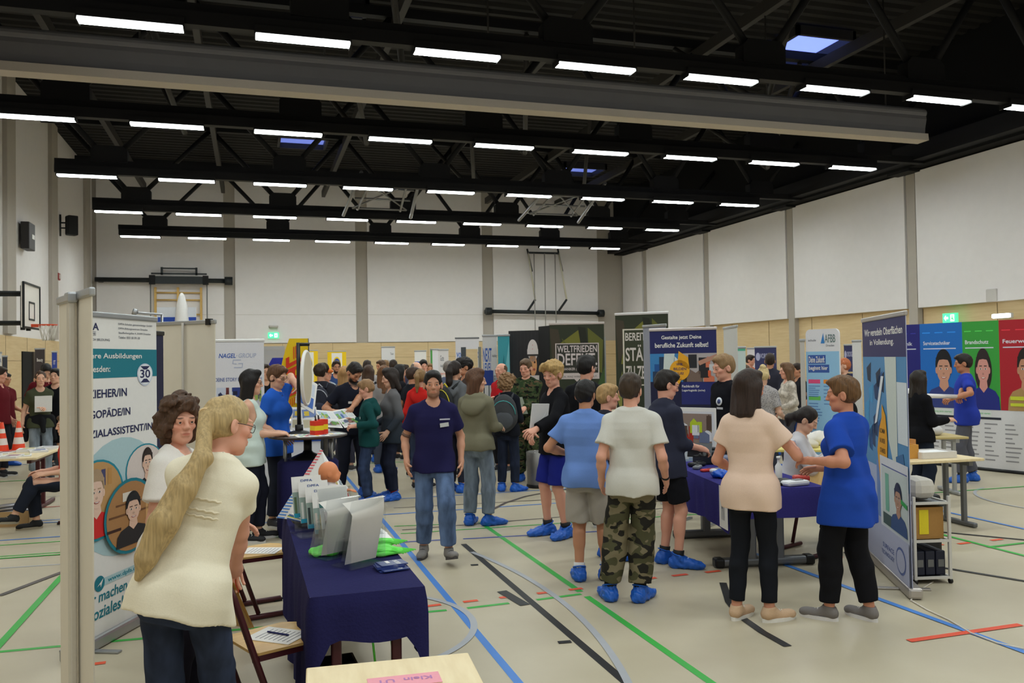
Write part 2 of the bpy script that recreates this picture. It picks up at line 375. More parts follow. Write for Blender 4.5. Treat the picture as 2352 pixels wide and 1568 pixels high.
# roof lights: small panes of dusk sky in the deck
M_SKY = mat((120, 140, 235), .5, 0, 0, 3, .1, emit=1.3); M_FRM = mat((48, 48, 52), .6)
for i, (u, v, wx, wy, k) in enumerate(((695, 318, 1.7, 1.5, 1), (1330, 385, 1.9, 1.5, 1), (1842, 100, 1.7, 2.0, 2.6), (760, 4, 1.6, .5, 1))):
    p = fl(u, v, ZC-.02); r = empty('window_%d' % (i+1), p); r['kind'] = 'structure'
    MB().box((0, 0, .0), (wx, wy, .02), mat((120, 140, 235), .5, 0, 0, 3, .1, emit=.7*k)).build('pane', None, r)
    f = MB()
    for sx in (-1, 1): f.box((sx*(wx/2+.05), 0, -.1), (.1, wy+.2, .26), M_FRM)
    for sy in (-1, 1): f.box((0, sy*(wy/2+.05), -.1), (wx+.2, .1, .26), M_FRM)
    f.build('window_frame', None, r)

# ------------------------------------------------------------------ roof trusses and the lamps hanging under them
ROWY = [14.13, 19.98, 25.84, 31.66, 37.59]; LX0, LDX, LZ = -4.327, 2.595, 7.2
rown = ['nearest the camera, before the grey rolled curtain', 'just beyond the grey rolled curtain', 'third from the front', 'fourth from the front', 'farthest, by the back wall']
GX = [-3.8, 1.15, 5.6, 9.75, 13.7]
for j, y in enumerate(ROWY):
    t = empty('roof_truss', (0, y+.28, 7.62), 0, 'dark zigzag roof truss, '+rown[j], 'truss')
    MB().box((7.1, 0, 0), (24.6, .22, .19), M_TRUSS).build('bottom_chord', None, t)
    MB().box((6.3, 0, 2.75), (26.2, .24, .24), M_TRUSS).build('top_chord', None, t)
    gx = GX+([17.5] if j < 3 else [17.3]); pv = -6.4
    for k, x in enumerate(gx):
        MB().prism([(-.48, 0), (.48, 0), (.48, .34), (.36, .46), (-.36, .46), (-.48, .34)], .3, M_TRUSS, Matrix(((1, 0, 0, x), (0, 0, -1, .15), (0, 1, 0, .05), (0, 0, 0, 1)))).build('gusset', None, t)
        for s in (-1, 1):
            nx = (gx[k+s]+x)/2 if 0 <= k+s < len(gx) else x+s*2.3
            MB().cyl((x+s*.3, 0, .4), (nx, 0, 2.7), .085, M_TRUSS, 8).build('brace', None, t)
    for k in range(8): MB().box((LX0+LDX*(k+.5), -.28, -.19), (1.1, .14, .09), M_TRUSS2).build('cable_tray', None, t)
    MB().box((6.05, -.28, -.25), (22.4, .2, .22), M_TRUSS).build('lamp_rail', None, t)
for x in (-4.6, -1.2, 3.4, 7.6, 11.6, 15.4):
    thing('roof_purlin', MB().box((x, (YB+YF)/2+2, 10.05), (.16, YB-YF-6, .3), M_TRUSS2), None, 'dark lengthwise roof beam above the trusses', 'beam', 'lengthwise roof beams')
for x0, j in ((-2.5, 0), (2.2, 0), (6.8, 1), (11, 0), (-2.5, 1), (2.2, 1), (15, 1), (6.8, 2), (11, 2)):
    y = ROWY[j]+.28; thing('roof_strut', MB().cyl((x0, y, 10.2), (x0+.9, y+3.0, 7.8+2.3*.05), .07, M_TRUSS2, 8).cyl((x0+.9, y+3.0, 7.9), (x0, y+5.8, 10.2), .07, M_TRUSS2, 8), None, 'dark sloping steel strut between two roof trusses', 'strut', 'sloping roof struts')
M_LAMP = bpy.data.materials.new('lamp_diffuser'); M_LAMP.use_nodes = True
_nt = M_LAMP.node_tree; _e = _nt.nodes.new('ShaderNodeEmission'); _e.inputs[0].default_value = (0.93, 1.0, 0.97, 1); 
# louvred lamps throw most of their light downwards and little of it flat across the hall
_g = _nt.nodes.new('ShaderNodeNewGeometry'); _d = _nt.nodes.new('ShaderNodeVectorMath'); _d.operation = 'DOT_PRODUCT'
_nt.links.new(_g.outputs['Incoming'], _d.inputs[0]); _nt.links.new(_g.outputs['Normal'], _d.inputs[1])
_p = _nt.nodes.new('ShaderNodeMath'); _p.operation = 'POWER'; _p.inputs[1].default_value = 0.25; _nt.links.new(_d.outputs['Value'], _p.inputs[0])
_q = _nt.nodes.new('ShaderNodeMath'); _q.operation = 'MULTIPLY_ADD'; _q.inputs[1].default_value = LAMP_POWER; _q.inputs[2].default_value = 1.5; _nt.links.new(_p.outputs[0], _q.inputs[0]); _nt.links.new(_q.outputs[0], _e.inputs[1])
_nt.links.new(_e.outputs[0], _nt.nodes['Material Output'].inputs[0])
LW, LL = .26, 1.5
lamp0 = empty('ceiling_lamp', (0, 0, 0))
MB().box((0, 0, .075), (LL+.04, LW+.05, .13), M_TRUSS).box((-LL/2-.012, 0, -.01), (.02, LW+.05, .06), M_TRUSS).box((LL/2+.012, 0, -.01), (.02, LW+.05, .06), M_TRUSS).build('housing', None, lamp0)
MB().box((0, 0, -.004), (LL, LW, .024), M_LAMP, None, .011).build('diffuser', None, lamp0)
first = True
for j, y in enumerate(ROWY):
    for i in range(9):
        if j == 0 and i == 0: continue
        o = lamp0 if first else copy_tree(lamp0)
        first = False; o.location = (LX0+LDX*i, y, LZ); o['category'] = 'lamp'; o['group'] = 'fluorescent lamps of row %s' % ['one', 'two', 'three', 'four', 'five'][j]
        o['label'] = 'long white fluorescent lamp in the lamp row '+rown[j]
# the same lamp grid goes on above and behind the camera: its light only
for y in (8.28, 2.43, -3.4):
    for i in range(9):
        l = bpy.data.lights.new('hall_lamp', 'AREA'); l.shape = 'RECTANGLE'; l.size = LL; l.size_y = LW; l.color = (.93, 1, .97); l.energy = LAMP_POWER*LL*LW*PI*.90
        o = bpy.data.objects.new('hall_lamp', l); COL.objects.link(o); o.location = (LX0+LDX*i, y, LZ)
# ------------------------------------------------------------------ rolled-up dividing curtain
cu = empty('divider_curtain', (0, 17.0, 0), 0, 'long grey hall dividing curtain rolled up under the roof', 'curtain')
x0, x1 = XL+.1, 16.1; m1, m2, m3 = mat((112, 110, 112), .8, 0, .2, 3), mat((96, 94, 97), .85, 0, .25, 3), mat((178, 168, 156), .6)
def prof_x(pr, m, nm): 
    mb = MB(); n = len(pr); V = [(x, y, z) for x in (x0, x1) for y, z in pr]
    mb.add(V, [(i, (i+1) % n, n+(i+1) % n, n+i) for i in range(n)]+[list(range(n)), list(range(n, 2*n))[::-1]], m, False); return mb.build(nm, None, cu)
prof_x([(.22*math.cos(a)-.0, 7.86+.15*math.sin(a)) for a in [k*PI/8 for k in range(16)]], m1, 'upper_roll')
prof_x([(.16, 7.85), (-.18, 7.85), (-.20, 7.7), (-.15, 7.5), (-.13, 7.3), (.12, 7.3), (.15, 7.6)], m2, 'gathered_cloth')
prof_x([(-.26, 7.16), (-.24, 7.33), (.1, 7.36), (.12, 7.16)], m3, 'weight_bar')
for k in range(7): MB().cyl((XL+1.6+k*3.4, 0, 8.0), (XL+1.6+k*3.4, 0, 10.7), .02, M_TRUSS2, 6).build('hoist_cable', None, cu)

# ------------------------------------------------------------------ gym fittings
def speaker(u, v, x, label, h=.75):
    p = atX(u, v, x); r = empty('loudspeaker', p, math.radians(-60), label, 'loudspeaker')
    MB().box((0, 0, 0), (.34, .36, h), mat((26, 26, 28), .6), None, .03).build('cabinet', None, r); MB().box((0, -.185, 0), (.28, .012, h*.9), mat((44, 44, 46), .9, 0, .4, 300)).build('grille', None, r)
    w_ = Matrix.Rotation(math.radians(60), 3, 'Z') @ Vector((XL-x+.02, 0, 0)); MB().cyl((0, 0, .1), w_+Vector((0, 0, .1)), .03, M_DARKM, 8).cyl((0, 0, -.1), w_+Vector((0, 0, -.1)), .03, M_DARKM, 8).cyl(w_+Vector((0, 0, -h*.55)), w_+Vector((0, 0, h*.55)), .04, M_DARKM, 8).build('wall_bracket', None, r)
speaker(165, 518, XL+.42, 'black tilted loudspeaker on the left wall, nearer the back corner')
p = atX(64, 543, XL+.2); r = empty('wall_box', p, 0, 'dark flat box on the left wall, left of the loudspeaker', 'wall box')
MB().box((0, 0, 0), (.25, .75, .85), mat((46, 44, 44), .5), None, .02).build('casing', None, r); MB().box((.13, .1, 0), (.02, .3, .14), mat((230, 228, 225), .4)).build('display', None, r)
p = atX(133, 635, XL+.1); thing('alarm_sounder', MB().box((0, 0, 0), (.12, .32, .26), mat((150, 44, 44), .5), None, .02).box((.07, 0, 0), (.02, .2, .16), mat((205, 190, 186))), None, 'small red alarm sounder on the left wall', 'alarm', loc=p)
# basketball basket on the left wall
r = empty('basketball_hoop', (-5.75, 25.8, 0), 0, 'white basketball backboard with orange hoop on the left wall', 'basketball hoop')
MB().box((0, 0, 3.55), (.05, 1.8, 1.2), mat((226, 222, 216), .5)).build('backboard', None, r)
f = MB()
for s in (-1, 1): f.box((.03, s*.88, 3.55), (.05, .05, 1.22), M_DARKM); f.box((.03, 0, 3.55+s*.59), (.05, 1.8, .05), M_DARKM)
for s in (-1, 1): f.box((.032, s*.29, 3.42), (.012, .05, .5), M_DARKM); f.box((.032, 0, 3.42+s*.23), (.012, .6, .05), M_DARKM)
f.build('board_frame', None, r)
a = MB()
for z in (3.1, 3.9): a.cyl((-1.15, -.4, z), (-.05, -.3, z), .05, M_DARKM, 8); a.cyl((-1.15, .4, z), (-.05, .3, z), .05, M_DARKM, 8)
a.box((-.12, -.3, 3.5), (.1, .1, 1.2), M_DARKM); a.box((-.12, .3, 3.5), (.1, .1, 1.2), M_DARKM); a.build('wall_arms', None, r)
h = MB().tube([(.42+.23*math.cos(q), .23*math.sin(q), 3.05) for q in [k*PI/10 for k in range(20)]], .015, mat((226, 84, 48), .5), 8, close=True).box((.11, 0, 3.03), (.2, .16, .08), mat((226, 84, 48), .5)).build('hoop', None, r)
n_ = MB()
for k in range(12):
    for d in (-1, 1): n_.tube([(.42+(.23-.10*t)*math.cos((k+d*t*1.2)*PI/6), (.23-.10*t)*math.sin((k+d*t*1.2)*PI/6), 3.04-.42*t) for t in (0, .33, .66, 1)], .008, mat((225, 222, 215)), 4)
n_.build('net', None, h)
# folded backboard and wall bars on the back wall, left
zp = zat(300, 643, *atY(300, 643, YB-.4)[:2])
r = empty('folding_basket_frame', (0, YB-.5, 0), 0, 'dark folded basketball frame on a long rail above the wall bars', 'basket frame')
xa, xb = atY(218, 640, YB-.5).x, atY(534, 640, YB-.5).x; xc, xd = atY(345, 640, YB-.5).x, atY(478, 640, YB-.5).x
MB().cyl((xa, 0, zp), (xb, 0, zp), .11, M_DARKM, 12).cyl((xb-.35, 0, zp), (xb, 0, zp), .2, M_DARKM, 12).box((xb-.2, .28, zp), (.2, .56, .2), M_DARKM).box((xa+.2, .28, zp), (.2, .56, .2), M_DARKM).build('rail', None, r)
g = MB().box(((xc+xd)/2, -.12, zp), (xd-xc, .22, .34), M_DARKM); 
for x in (xc+.1, xd-.1): g.box((x, -.2, zp), (.25, .2, .42), M_TRUSS)
g.box(((xc+xd)/2, -.1, zp+.3), (xd-xc-.1, .08, .07), M_DARKM); g.box(((xc+xd)/2, -.1, zp+.55), (1.5, .08, .06), M_DARKM)
for s in (-.75, .75): g.box(((xc+xd)/2+s, -.1, zp+.42), (.1, .08, .36), M_DARKM)
g.build('folded_board', None, r)
w_ = MB()
for x in (xc+.02, xd-.05): w_.cyl((x, -.1, zp-.2), (x, -.1, .2), .03, mat((128, 128, 126), .5), 6)
w_.build('guide_wire', None, r)
r = empty('wall_bars', (0, YB-.18, 0), 0, 'yellow wooden wall bars on the back wall under the folded basket', 'wall bars')
xs = [atY(u, 700, YB-.2).x for u in (357, 409, 462)]; my = mat((214, 176, 104), .5)
for x in xs: MB().box((x, 0, (zp-.3)/2), (.1, .12, zp-.3), my).build('upright', None, r)
zr = [zp-.55-.34*k for k in range(13)]; zr = [z for k, z in enumerate(zr) if k != 2]
for z in zr: MB().cyl((xs[0], -.03, z), (xs[2], -.03, z), .035, my, 8).build('rung', None, r)
# rig on the back wall, right: rail, slanting struts, cables
r = empty('climbing_rig', (0, YB-.5, 0), 0, 'dark rail with slanting struts and ropes on the back wall', 'climbing rig')
zq = atY(1250, 715, YB-.5).z; ra, rb = atY(1116, 715, YB-.5).x, atY(1386, 715, YB-.5).x
MB().cyl((ra, 0, zq), (rb, 0, zq-.1), .10, M_DARKM, 12).cyl((ra, 0, zq), (ra+.3, 0, zq), .2, M_DARKM, 12).cyl((rb-.3, 0, zq-.1), (rb, 0, zq-.1), .2, M_DARKM, 12).box((rb-.15, .28, zq-.1), (.2, .56, .2), M_DARKM).box((ra+.15, .28, zq), (.2, .56, .2), M_DARKM).build('rail', None, r)
for u0, u1, u2 in ((1213, 1228, 1211), (1283, 1300, 1282)):
    A, B_, C_ = atY(u0, 580, YB-.5), atY(u1, 688, YB-.5), atY(u2, 714, YB-.5)
    MB().cyl((A.x, 0, A.z), (B_.x, -.1, B_.z), .05, mat((205, 200, 180), .4), 8).cyl((B_.x, -.1, B_.z), (C_.x, -.1, C_.z), .06, M_DARKM, 8).cyl((A.x-.05, 0, A.z+.2), (A.x+.2, 0, A.z-1.0), .05, M_DARKM, 8).build('strut', None, r)
tt = atY(1213, 580, YB-.5); t2 = atY(1283, 580, YB-.5)
MB().box(((tt.x+t2.x)/2, 0, tt.z), (t2.x-tt.x, .08, .1), M_DARKM).build('cross_tube', None, r)
for u in (1224, 1248, 1272): q = atY(u, 600, YB-.5); MB().cyl((q.x, -.2, q.z+.4), (q.x, -.2, .2), .025, mat((150, 146, 142)), 6).build('rope', None, r)
# folded ceiling baskets
M_STL = mat((120, 120, 122), .4, .6)
for nm, u, v, Y, wid, lab in (('a', 880, 458, 28.6, 1.9, 'folded steel basket frame under the roof, the left of the two'), ('b', 1290, 472, 28.6, 1.9, 'folded steel basket frame under the roof, right, by the truss end')):
    p = atY(u, v, Y); r = empty('ceiling_basket', p, 0, lab, 'ceiling basket')
    MB().box((0, -1.2, .35), (1.8, 1.2, .05), mat((38, 70, 160), .5), Matrix.Rotation(.15, 3, 'X')).build('backboard', None, r)
    b_ = MB()
    for s in (-1, 1): b_.cyl((s*.95, -1.8, .5), (s*1.2, 1.4, -.35), .06, M_STL, 8).cyl((s*.6, -1.4, .35), (s*.75, 1.0, -.2), .04, M_STL, 8)
    for k in range(4): b_.cyl((-.95, -1.4+.75*k, .42-.2*k), (.95, -1.4+.75*k, .42-.2*k), .035, M_STL, 8)
    b_.cyl((-.95, -1.4, .42), (.95, .85, -.18), .03, M_STL, 6).cyl((.95, -1.4, .42), (-.95, .85, -.18), .03, M_STL, 6).build('frame', None, r)
# exit signs and small wall things
def exit_sign(p, rz, label):
    r = empty('exit_sign', p, rz, label, 'exit sign'); MB().box((0, 0, 0), (.5, .08, .28), mat((70, 200, 140), .5, emit=1.6)).build('lit_panel', None, r)
    g = Panel(.46, .24, mat((70, 205, 145), .5, emit=1.6), .004); w = mat((245, 255, 250), .5, emit=2.2)
    g.poly([(.08, .5), (.24, .85), (.24, .62), (.42, .62), (.42, .38), (.24, .38), (.24, .15)], w); g.rect(.6, .1, .9, .9, w); g.ell(.74, .7, .06, .1, mat((60, 180, 120), emit=1.2), 2, 12); g.poly([(.68, .58), (.82, .55), (.86, .2), (.76, .2), (.74, .4), (.66, .2), (.62, .25)], mat((60, 180, 120), emit=1.2), 2)
    g.build('pictogram', r, (-.23, -.046, -.12))
exit_sign(atY(628, 770, YB-.16), 0, 'green lit exit sign on the back wall above the shutter')
exit_sign(atX(2183, 730, XR-.2), -PI/2, 'green lit exit sign on the right wall above the blue panels')
p = atY(628, 750, YB-.14); thing('wall_clock_bell', MB().lathe([(0, -.08), (.2, -.06), (.22, 0), (.22, .06), (0, .06)], mat((190, 186, 182), .5), n=16), None, 'round pale wall bell above the left exit sign', 'bell', loc=p)
p = atX(2300, 725, XR-.2); r = empty('wall_lamp', p, -PI/2, 'small bright white emergency lamp on the right wall', 'lamp')
MB().box((0, .05, 0), (.62, .1, .14), mat((220, 220, 220), .5), None, .03).build('housing', None, r); MB().box((0, -.03, 0), (.55, .06, .11), mat((240, 250, 255), .4, emit=9), None, .03).build('diffuser', None, r)  # added glowing box stands in for a bright light reflection
p = atX(2278, 678, XR-.14); thing('wall_switch_plate', MB().box((0, 0, 0), (.06, .35, .35), mat((200, 196, 192), .6), None, .02), None, 'pale square plate high on the right wall', 'wall plate', loc=p)
# ------------------------------------------------------------------ implicit surfaces (smooth unions) turned into meshes
def _seg(X, Y, Z, a, b, ra, rb):
    ba = b-a; L = float(ba@ba)+1e-12
    t = np.clip(((X-a[0])*ba[0]+(Y-a[1])*ba[1]+(Z-a[2])*ba[2])/L, 0, 1)
    return np.sqrt((X-a[0]-t*ba[0])**2+(Y-a[1]-t*ba[1])**2+(Z-a[2]-t*ba[2])**2) - (ra+(rb-ra)*t)
class SDF:
    def __init__(s): s.ops = []
    def _a(s, fn, lo, hi, mode, k): s.ops.append((fn, np.array(lo, float), np.array(hi, float), mode, k)); return s
    def seg(s, a, b, ra, rb=None, k=.02, mode='u'):
        a = np.array(a, float); b = np.array(b, float); rb = ra if rb is None else rb; r = max(ra, rb)
        return s._a(lambda X, Y, Z: _seg(X, Y, Z, a, b, ra, rb), np.minimum(a, b)-r, np.maximum(a, b)+r, mode, k)
    def ell(s, c, r, M=None, k=.02, mode='u'):
        c = np.array(c, float); r = np.array(r, float); M = np.eye(3) if M is None else np.array(M, float); R = r.max()
        def fn(X, Y, Z):
            x, y, z = X-c[0], Y-c[1], Z-c[2]
            q = [(M[0, i]*x+M[1, i]*y+M[2, i]*z)/r[i] for i in range(3)]
            k0 = np.sqrt(q[0]**2+q[1]**2+q[2]**2)+1e-9; k1 = np.sqrt((q[0]/r[0])**2+(q[1]/r[1])**2+(q[2]/r[2])**2)+1e-9
            return k0*(k0-1)/k1
        return s._a(fn, c-R, c+R, mode, k)
    def loft(s, o, M, zs, ws, ds, ys, k=.02, mode='u', e=2.25):
        o = np.array(o, float); M = np.array(M, float); zs = np.array(zs); R = max(max(ws), max(ds))+.06
        p0 = o+M[:, 2]*zs[0]; p1 = o+M[:, 2]*zs[-1]
        def fn(X, Y, Z):
            x, y, z = X-o[0], Y-o[1], Z-o[2]
            lx = M[0, 0]*x+M[1, 0]*y+M[2, 0]*z; ly = M[0, 1]*x+M[1, 1]*y+M[2, 1]*z; lz = M[0, 2]*x+M[1, 2]*y+M[2, 2]*z
            w = np.interp(lz, zs, ws); d = np.interp(lz, zs, ds); y0 = np.interp(lz, zs, ys)
            q = ((np.abs(lx)/w)**e+(np.abs(ly-y0)/d)**e)**(1/e)
            return np.maximum((q-1)*np.minimum(w, d), np.maximum(zs[0]-lz, lz-zs[-1]))
        return s._a(fn, np.minimum(p0, p1)-R, np.maximum(p0, p1)+R, mode, k)
    def half(s, p, n, lo=None, hi=None, k=.004):
        """cut away the side of the plane (p, n) that n points to, inside the box lo..hi"""
        p = np.array(p, float); n = np.array(n, float); n = n/np.linalg.norm(n)
        lo = np.full(3, -9.) if lo is None else lo; hi = np.full(3, 9.) if hi is None else hi
        return s._a(lambda X, Y, Z: (X-p[0])*n[0]+(Y-p[1])*n[1]+(Z-p[2])*n[2], lo, hi, 'h', k)
    def segc(s, a, b, ra, rb, p, n, k=.02):
        """a limb segment cut off square by the plane (p, n)"""
        a = np.array(a, float); b = np.array(b, float); p = np.array(p, float); n = np.array(n, float); n = n/np.linalg.norm(n); r = max(ra, rb)
        return s._a(lambda X, Y, Z: np.maximum(_seg(X, Y, Z, a, b, ra, rb), (X-p[0])*n[0]+(Y-p[1])*n[1]+(Z-p[2])*n[2]), np.minimum(a, b)-r, np.maximum(a, b)+r, 'u', k)
    def noise(s, fn): return s._a(fn, np.full(3, -9.), np.full(3, 9.), 'n', 0)
    def mesh(s, h, fine=(), lo=None, hi=None):
        us = [o for o in s.ops if o[3] == 'u']
        lo = np.min([o[1] for o in us], 0)-.03 if lo is None else lo; hi = np.max([o[2] for o in us], 0)+.03 if hi is None else hi
        ax = []
        for i in range(3):
            brk = [(lo[i], h)]; g = []; x = lo[i]
            while x < hi[i]+h:
                g.append(x); st = h
                for (a, b, hf) in fine:
                    if a[i]-h*.5 <= x <= b[i]: st = min(st, hf)
                x += st
            ax.append(np.array(g))
        n = [len(a) for a in ax]; V = np.full(n, 9.0, np.float32)
        for fn, l, u, mode, k in s.ops:
            if mode == 'n':
                X, Y, Z = ax[0][:, None, None], ax[1][None, :, None], ax[2][None, None, :]
                near = np.abs(V) < .06
                V = np.where(near, V+fn(X, Y, Z), V); continue
            mg = k+3.2*h; sl = []
            for i in range(3):
                a = np.searchsorted(ax[i], l[i]-mg); b = np.searchsorted(ax[i], u[i]+mg); sl.append(slice(a, b))
            if any(q.stop <= q.start for q in sl): continue
            X, Y, Z = ax[0][sl[0]][:, None, None], ax[1][sl[1]][None, :, None], ax[2][sl[2]][None, None, :]
            d = fn(X, Y, Z); A = V[tuple(sl)]
            if mode == 'u': t = np.maximum(k-np.abs(A-d), 0)/k; R = np.minimum(A, d)-t*t*k/4
            elif mode == 's': d = -d; t = np.maximum(k-np.abs(A-d), 0)/k; R = np.maximum(A, d)+t*t*k/4
            elif mode == 'h': R = np.maximum(A, np.broadcast_to(d, A.shape))
            elif mode == 'i': R = np.maximum(A, d)
            V[tuple(sl)] = R
        V[0] = 9; V[-1] = 9; V[:, 0] = 9; V[:, -1] = 9; V[:, :, 0] = 9; V[:, :, -1] = 9
        return surface_nets(V, ax)
def surface_nets(V, ax):
    S = V < 0; nx, ny, nz = V.shape
    c = np.zeros((nx-1, ny-1, nz-1), np.int8)
    for dx in (0, 1):
        for dy in (0, 1):
            for dz in (0, 1): c += S[dx:nx-1+dx, dy:ny-1+dy, dz:nz-1+dz]
    act = (c > 0) & (c < 8); I = np.argwhere(act); N = len(I)
    idx = np.full(act.shape, -1, np.int64); idx[act] = np.arange(N)
    acc = np.zeros((N, 3)); cnt = np.zeros(N); off = [(0, 0, 0), (1, 0, 0), (0, 1, 0), (1, 1, 0), (0, 0, 1), (1, 0, 1), (0, 1, 1), (1, 1, 1)]
    for a, b in ((0, 1), (2, 3), (4, 5), (6, 7), (0, 2), (1, 3), (4, 6), (5, 7), (0, 4), (1, 5), (2, 6), (3, 7)):
        A = I+np.array(off[a]); B = I+np.array(off[b])
        va = V[A[:, 0], A[:, 1], A[:, 2]]; vb = V[B[:, 0], B[:, 1], B[:, 2]]; mk = (va < 0) != (vb < 0)
        t = np.where(mk, va/np.where(mk, va-vb, 1), 0)
        for i in range(3):
            pa = ax[i][A[:, i]]; pb = ax[i][B[:, i]]; acc[:, i] += np.where(mk, pa+(pb-pa)*t, 0)
        cnt += mk
    P = acc/np.maximum(cnt, 1)[:, None]; Q = []
    for d in range(3):
        e = [0, 0, 0]; e[d] = 1; u, w = (d+1) % 3, (d+2) % 3
        sa = S[tuple(slice(0, S.shape[i]-1 if i == d else S.shape[i]) for i in range(3))]
        sb = S[tuple(slice(1 if i == d else 0, S.shape[i]) for i in range(3))]
        E = np.argwhere(sa != sb); fl_ = sa[E[:, 0], E[:, 1], E[:, 2]]
        ok = (E[:, u] > 0) & (E[:, w] > 0); E = E[ok]; fl_ = fl_[ok]
        du = np.zeros(3, int); du[u] = 1; dw = np.zeros(3, int); dw[w] = 1
        q = [idx[tuple((E-s_).T)] for s_ in (du*0, du, du+dw, dw)]
        q = np.stack(q, 1); q[~fl_] = q[~fl_][:, ::-1]; Q.append(q)
    return P, np.concatenate(Q)[:, ::-1]
def np_object(name, P, Q, m, parent=None, col=None, extra=None):
    """mesh object from arrays; extra = list of (verts, faces) joined into it"""
    if extra:
        P = [P]; QQ = Q.tolist(); b = len(P[0])
        for v, f in extra: P.append(np.array(v)); QQ += [[i+b for i in q] for q in f]; b += len(v)
        P = np.concatenate(P)
        me = bpy.data.meshes.new(name); me.from_pydata(P.tolist(), [], QQ)
    else:
        me = bpy.data.meshes.new(name); me.vertices.add(len(P)); me.vertices.foreach_set('co', P.astype(np.float32).ravel())
        me.loops.add(Q.size); me.loops.foreach_set('vertex_index', Q.astype(np.int32).ravel())
        me.polygons.add(len(Q)); me.polygons.foreach_set('loop_start', np.arange(0, Q.size, 4, dtype=np.int32))
    me.polygons.foreach_set('use_smooth', np.ones(len(me.polygons), bool)); me.update(calc_edges=True)
    if col is not None:
        at = me.attributes.new('Col', 'FLOAT_COLOR', 'POINT')
        C = np.concatenate([col, np.ones((len(col), 1))], 1) if col.shape[1] == 3 else col
        if len(C) < len(P): C = np.concatenate([C, np.tile(C[:1]*0+np.append(col_base[0], 1), (len(P)-len(C), 1))])
        at.data.foreach_set('color', C.astype(np.float32).ravel())
    me.materials.append(m); o = bpy.data.objects.new(name, me); COL.objects.link(o)
    if parent is not None: o.parent = parent
    return o
col_base = [np.array([.5, .3, .2])]
def attr_mat(name, rough=.5, sss=.0, bump=.1, bs=300):
    m = bpy.data.materials.new(name); m.use_nodes = True; nt = m.node_tree; b = nt.nodes['Principled BSDF']
    a = nt.nodes.new('ShaderNodeAttribute'); a.attribute_name = 'Col'; nt.links.new(a.outputs['Color'], b.inputs['Base Color'])
    b.inputs['Roughness'].default_value = rough; b.inputs['Specular IOR Level'].default_value = .3
    tc = nt.nodes.new('ShaderNodeTexCoord'); n = nt.nodes.new('ShaderNodeTexNoise'); n.inputs['Scale'].default_value = bs
    bp = nt.nodes.new('ShaderNodeBump'); bp.inputs['Strength'].default_value = bump; bp.inputs['Distance'].default_value = .003
    nt.links.new(tc.outputs['Object'], n.inputs[0]); nt.links.new(n.outputs[0], bp.inputs['Height']); nt.links.new(bp.outputs[0], b.inputs['Normal'])
    return m
SKIN_M = attr_mat('skin', .5)
def hair_mat(rgb, k=1.0):
    key = ('hair', tuple(rgb))
    if key in _MC: return _MC[key]
    k_ = .9 if sum(rgb) > 300 else .75; d = tuple(int(c*k_) for c in rgb); l = tuple(min(255, int(c*1.10)) for c in rgb)
    m = ramp_mat('hair_%d' % len(_MC), 30, [(.3, d), (.5, rgb), (.7, l)], .55, 'Object', (3.2, 3.2, .14), 3, bump=.3, spec=.3)
    _MC[key] = m; return m
EYE_W, IRIS = mat((225, 220, 215), .25, spec=.5), mat((52, 38, 30), .25)
# ------------------------------------------------------------------ folds
def folds(seed, amp, f=26.0, hdir=.55):
    r = random.Random(seed); W = []
    for i in range(4):
        a = r.uniform(0, 6.28); W.append((f*r.uniform(.6, 1.5)*math.cos(a), f*r.uniform(.6, 1.5)*math.sin(a), f*hdir*r.uniform(-1.2, 1.2), r.uniform(0, 6.28), r.uniform(.5, 1)))
    def fn(X, Y, Z):
        s = 0
        for i, (a, b, c, p, w) in enumerate(W):
            q = a*X+b*Y+c*Z+p; s = s+w*np.sin(q+1.3*np.sin(.45*(b*X-a*Y)+.6*c*Z+p*2))
        return amp*s*.5
    return fn
# ------------------------------------------------------------------ hands: five tapered fingers rooted in the palm
def finger_tube(p0, d, side, nrm, lens, r0, curls, n=8):
    pts = [Vector(p0)]; cur = Vector(d).normalized(); nv = Vector(nrm).normalized()
    sd = Vector(side).normalized()
    for L, c in zip(lens, curls):
        q = Matrix.Rotation(c, 3, cur.cross(nv).normalized()) if cur.cross(nv).length > 1e-4 else Matrix.Identity(3)
        cur = (q @ cur).normalized(); nv = (q @ nv).normalized()
        pts.append(pts[-1]+cur*L*.55); pts.append(pts[-1]+cur*L*.45)
    pts.append(pts[-1]+cur*r0*.45); N = len(pts)
    rs = [r0*1.02, r0, r0*1.0, r0*.93, r0*.95, r0*.84, r0*.78, r0*.3][:N]
    while len(rs) < N: rs.append(r0*.3)
    mb = MB().tube(pts, rs, None, n, True)
    return mb.v, mb.f
def hand_parts(w, d, n, side, s, curl):
    """w wrist, d hand direction, n palm normal; side +1 left, -1 right. returns palm spec and finger meshes"""
    w, d, n = Vector(w), Vector(d).normalized(), Vector(n); n = (n-d*n.dot(d)).normalized()
    t = n.cross(d)*side                       # towards the thumb
    out = []; K = w+d*.088*s
    for i, (o, L, r, sp) in enumerate(((.031, .072, .0088, .07), (.0105, .080, .0092, .02), (-.0105, .074, .0088, -.04), (-.030, .058, .0078, -.1))):
        c = curl*(1+.12*i)
        out.append(finger_tube(K+t*o*s-d*.012*s, d+t*sp, t, n, (L*.46*s+.012*s, L*.31*s, L*.23*s), r*s, (c*.55, c*.8, c*.55)))
    th = w+d*.03*s+t*.026*s
    out.append(finger_tube(th, d*.72+t*.62+n*.22, t, n, (.04*s, .032*s, .026*s), .0105*s, (curl*.12, curl*.25, curl*.3)))
    return (w+d*.052*s, d, t, n), out
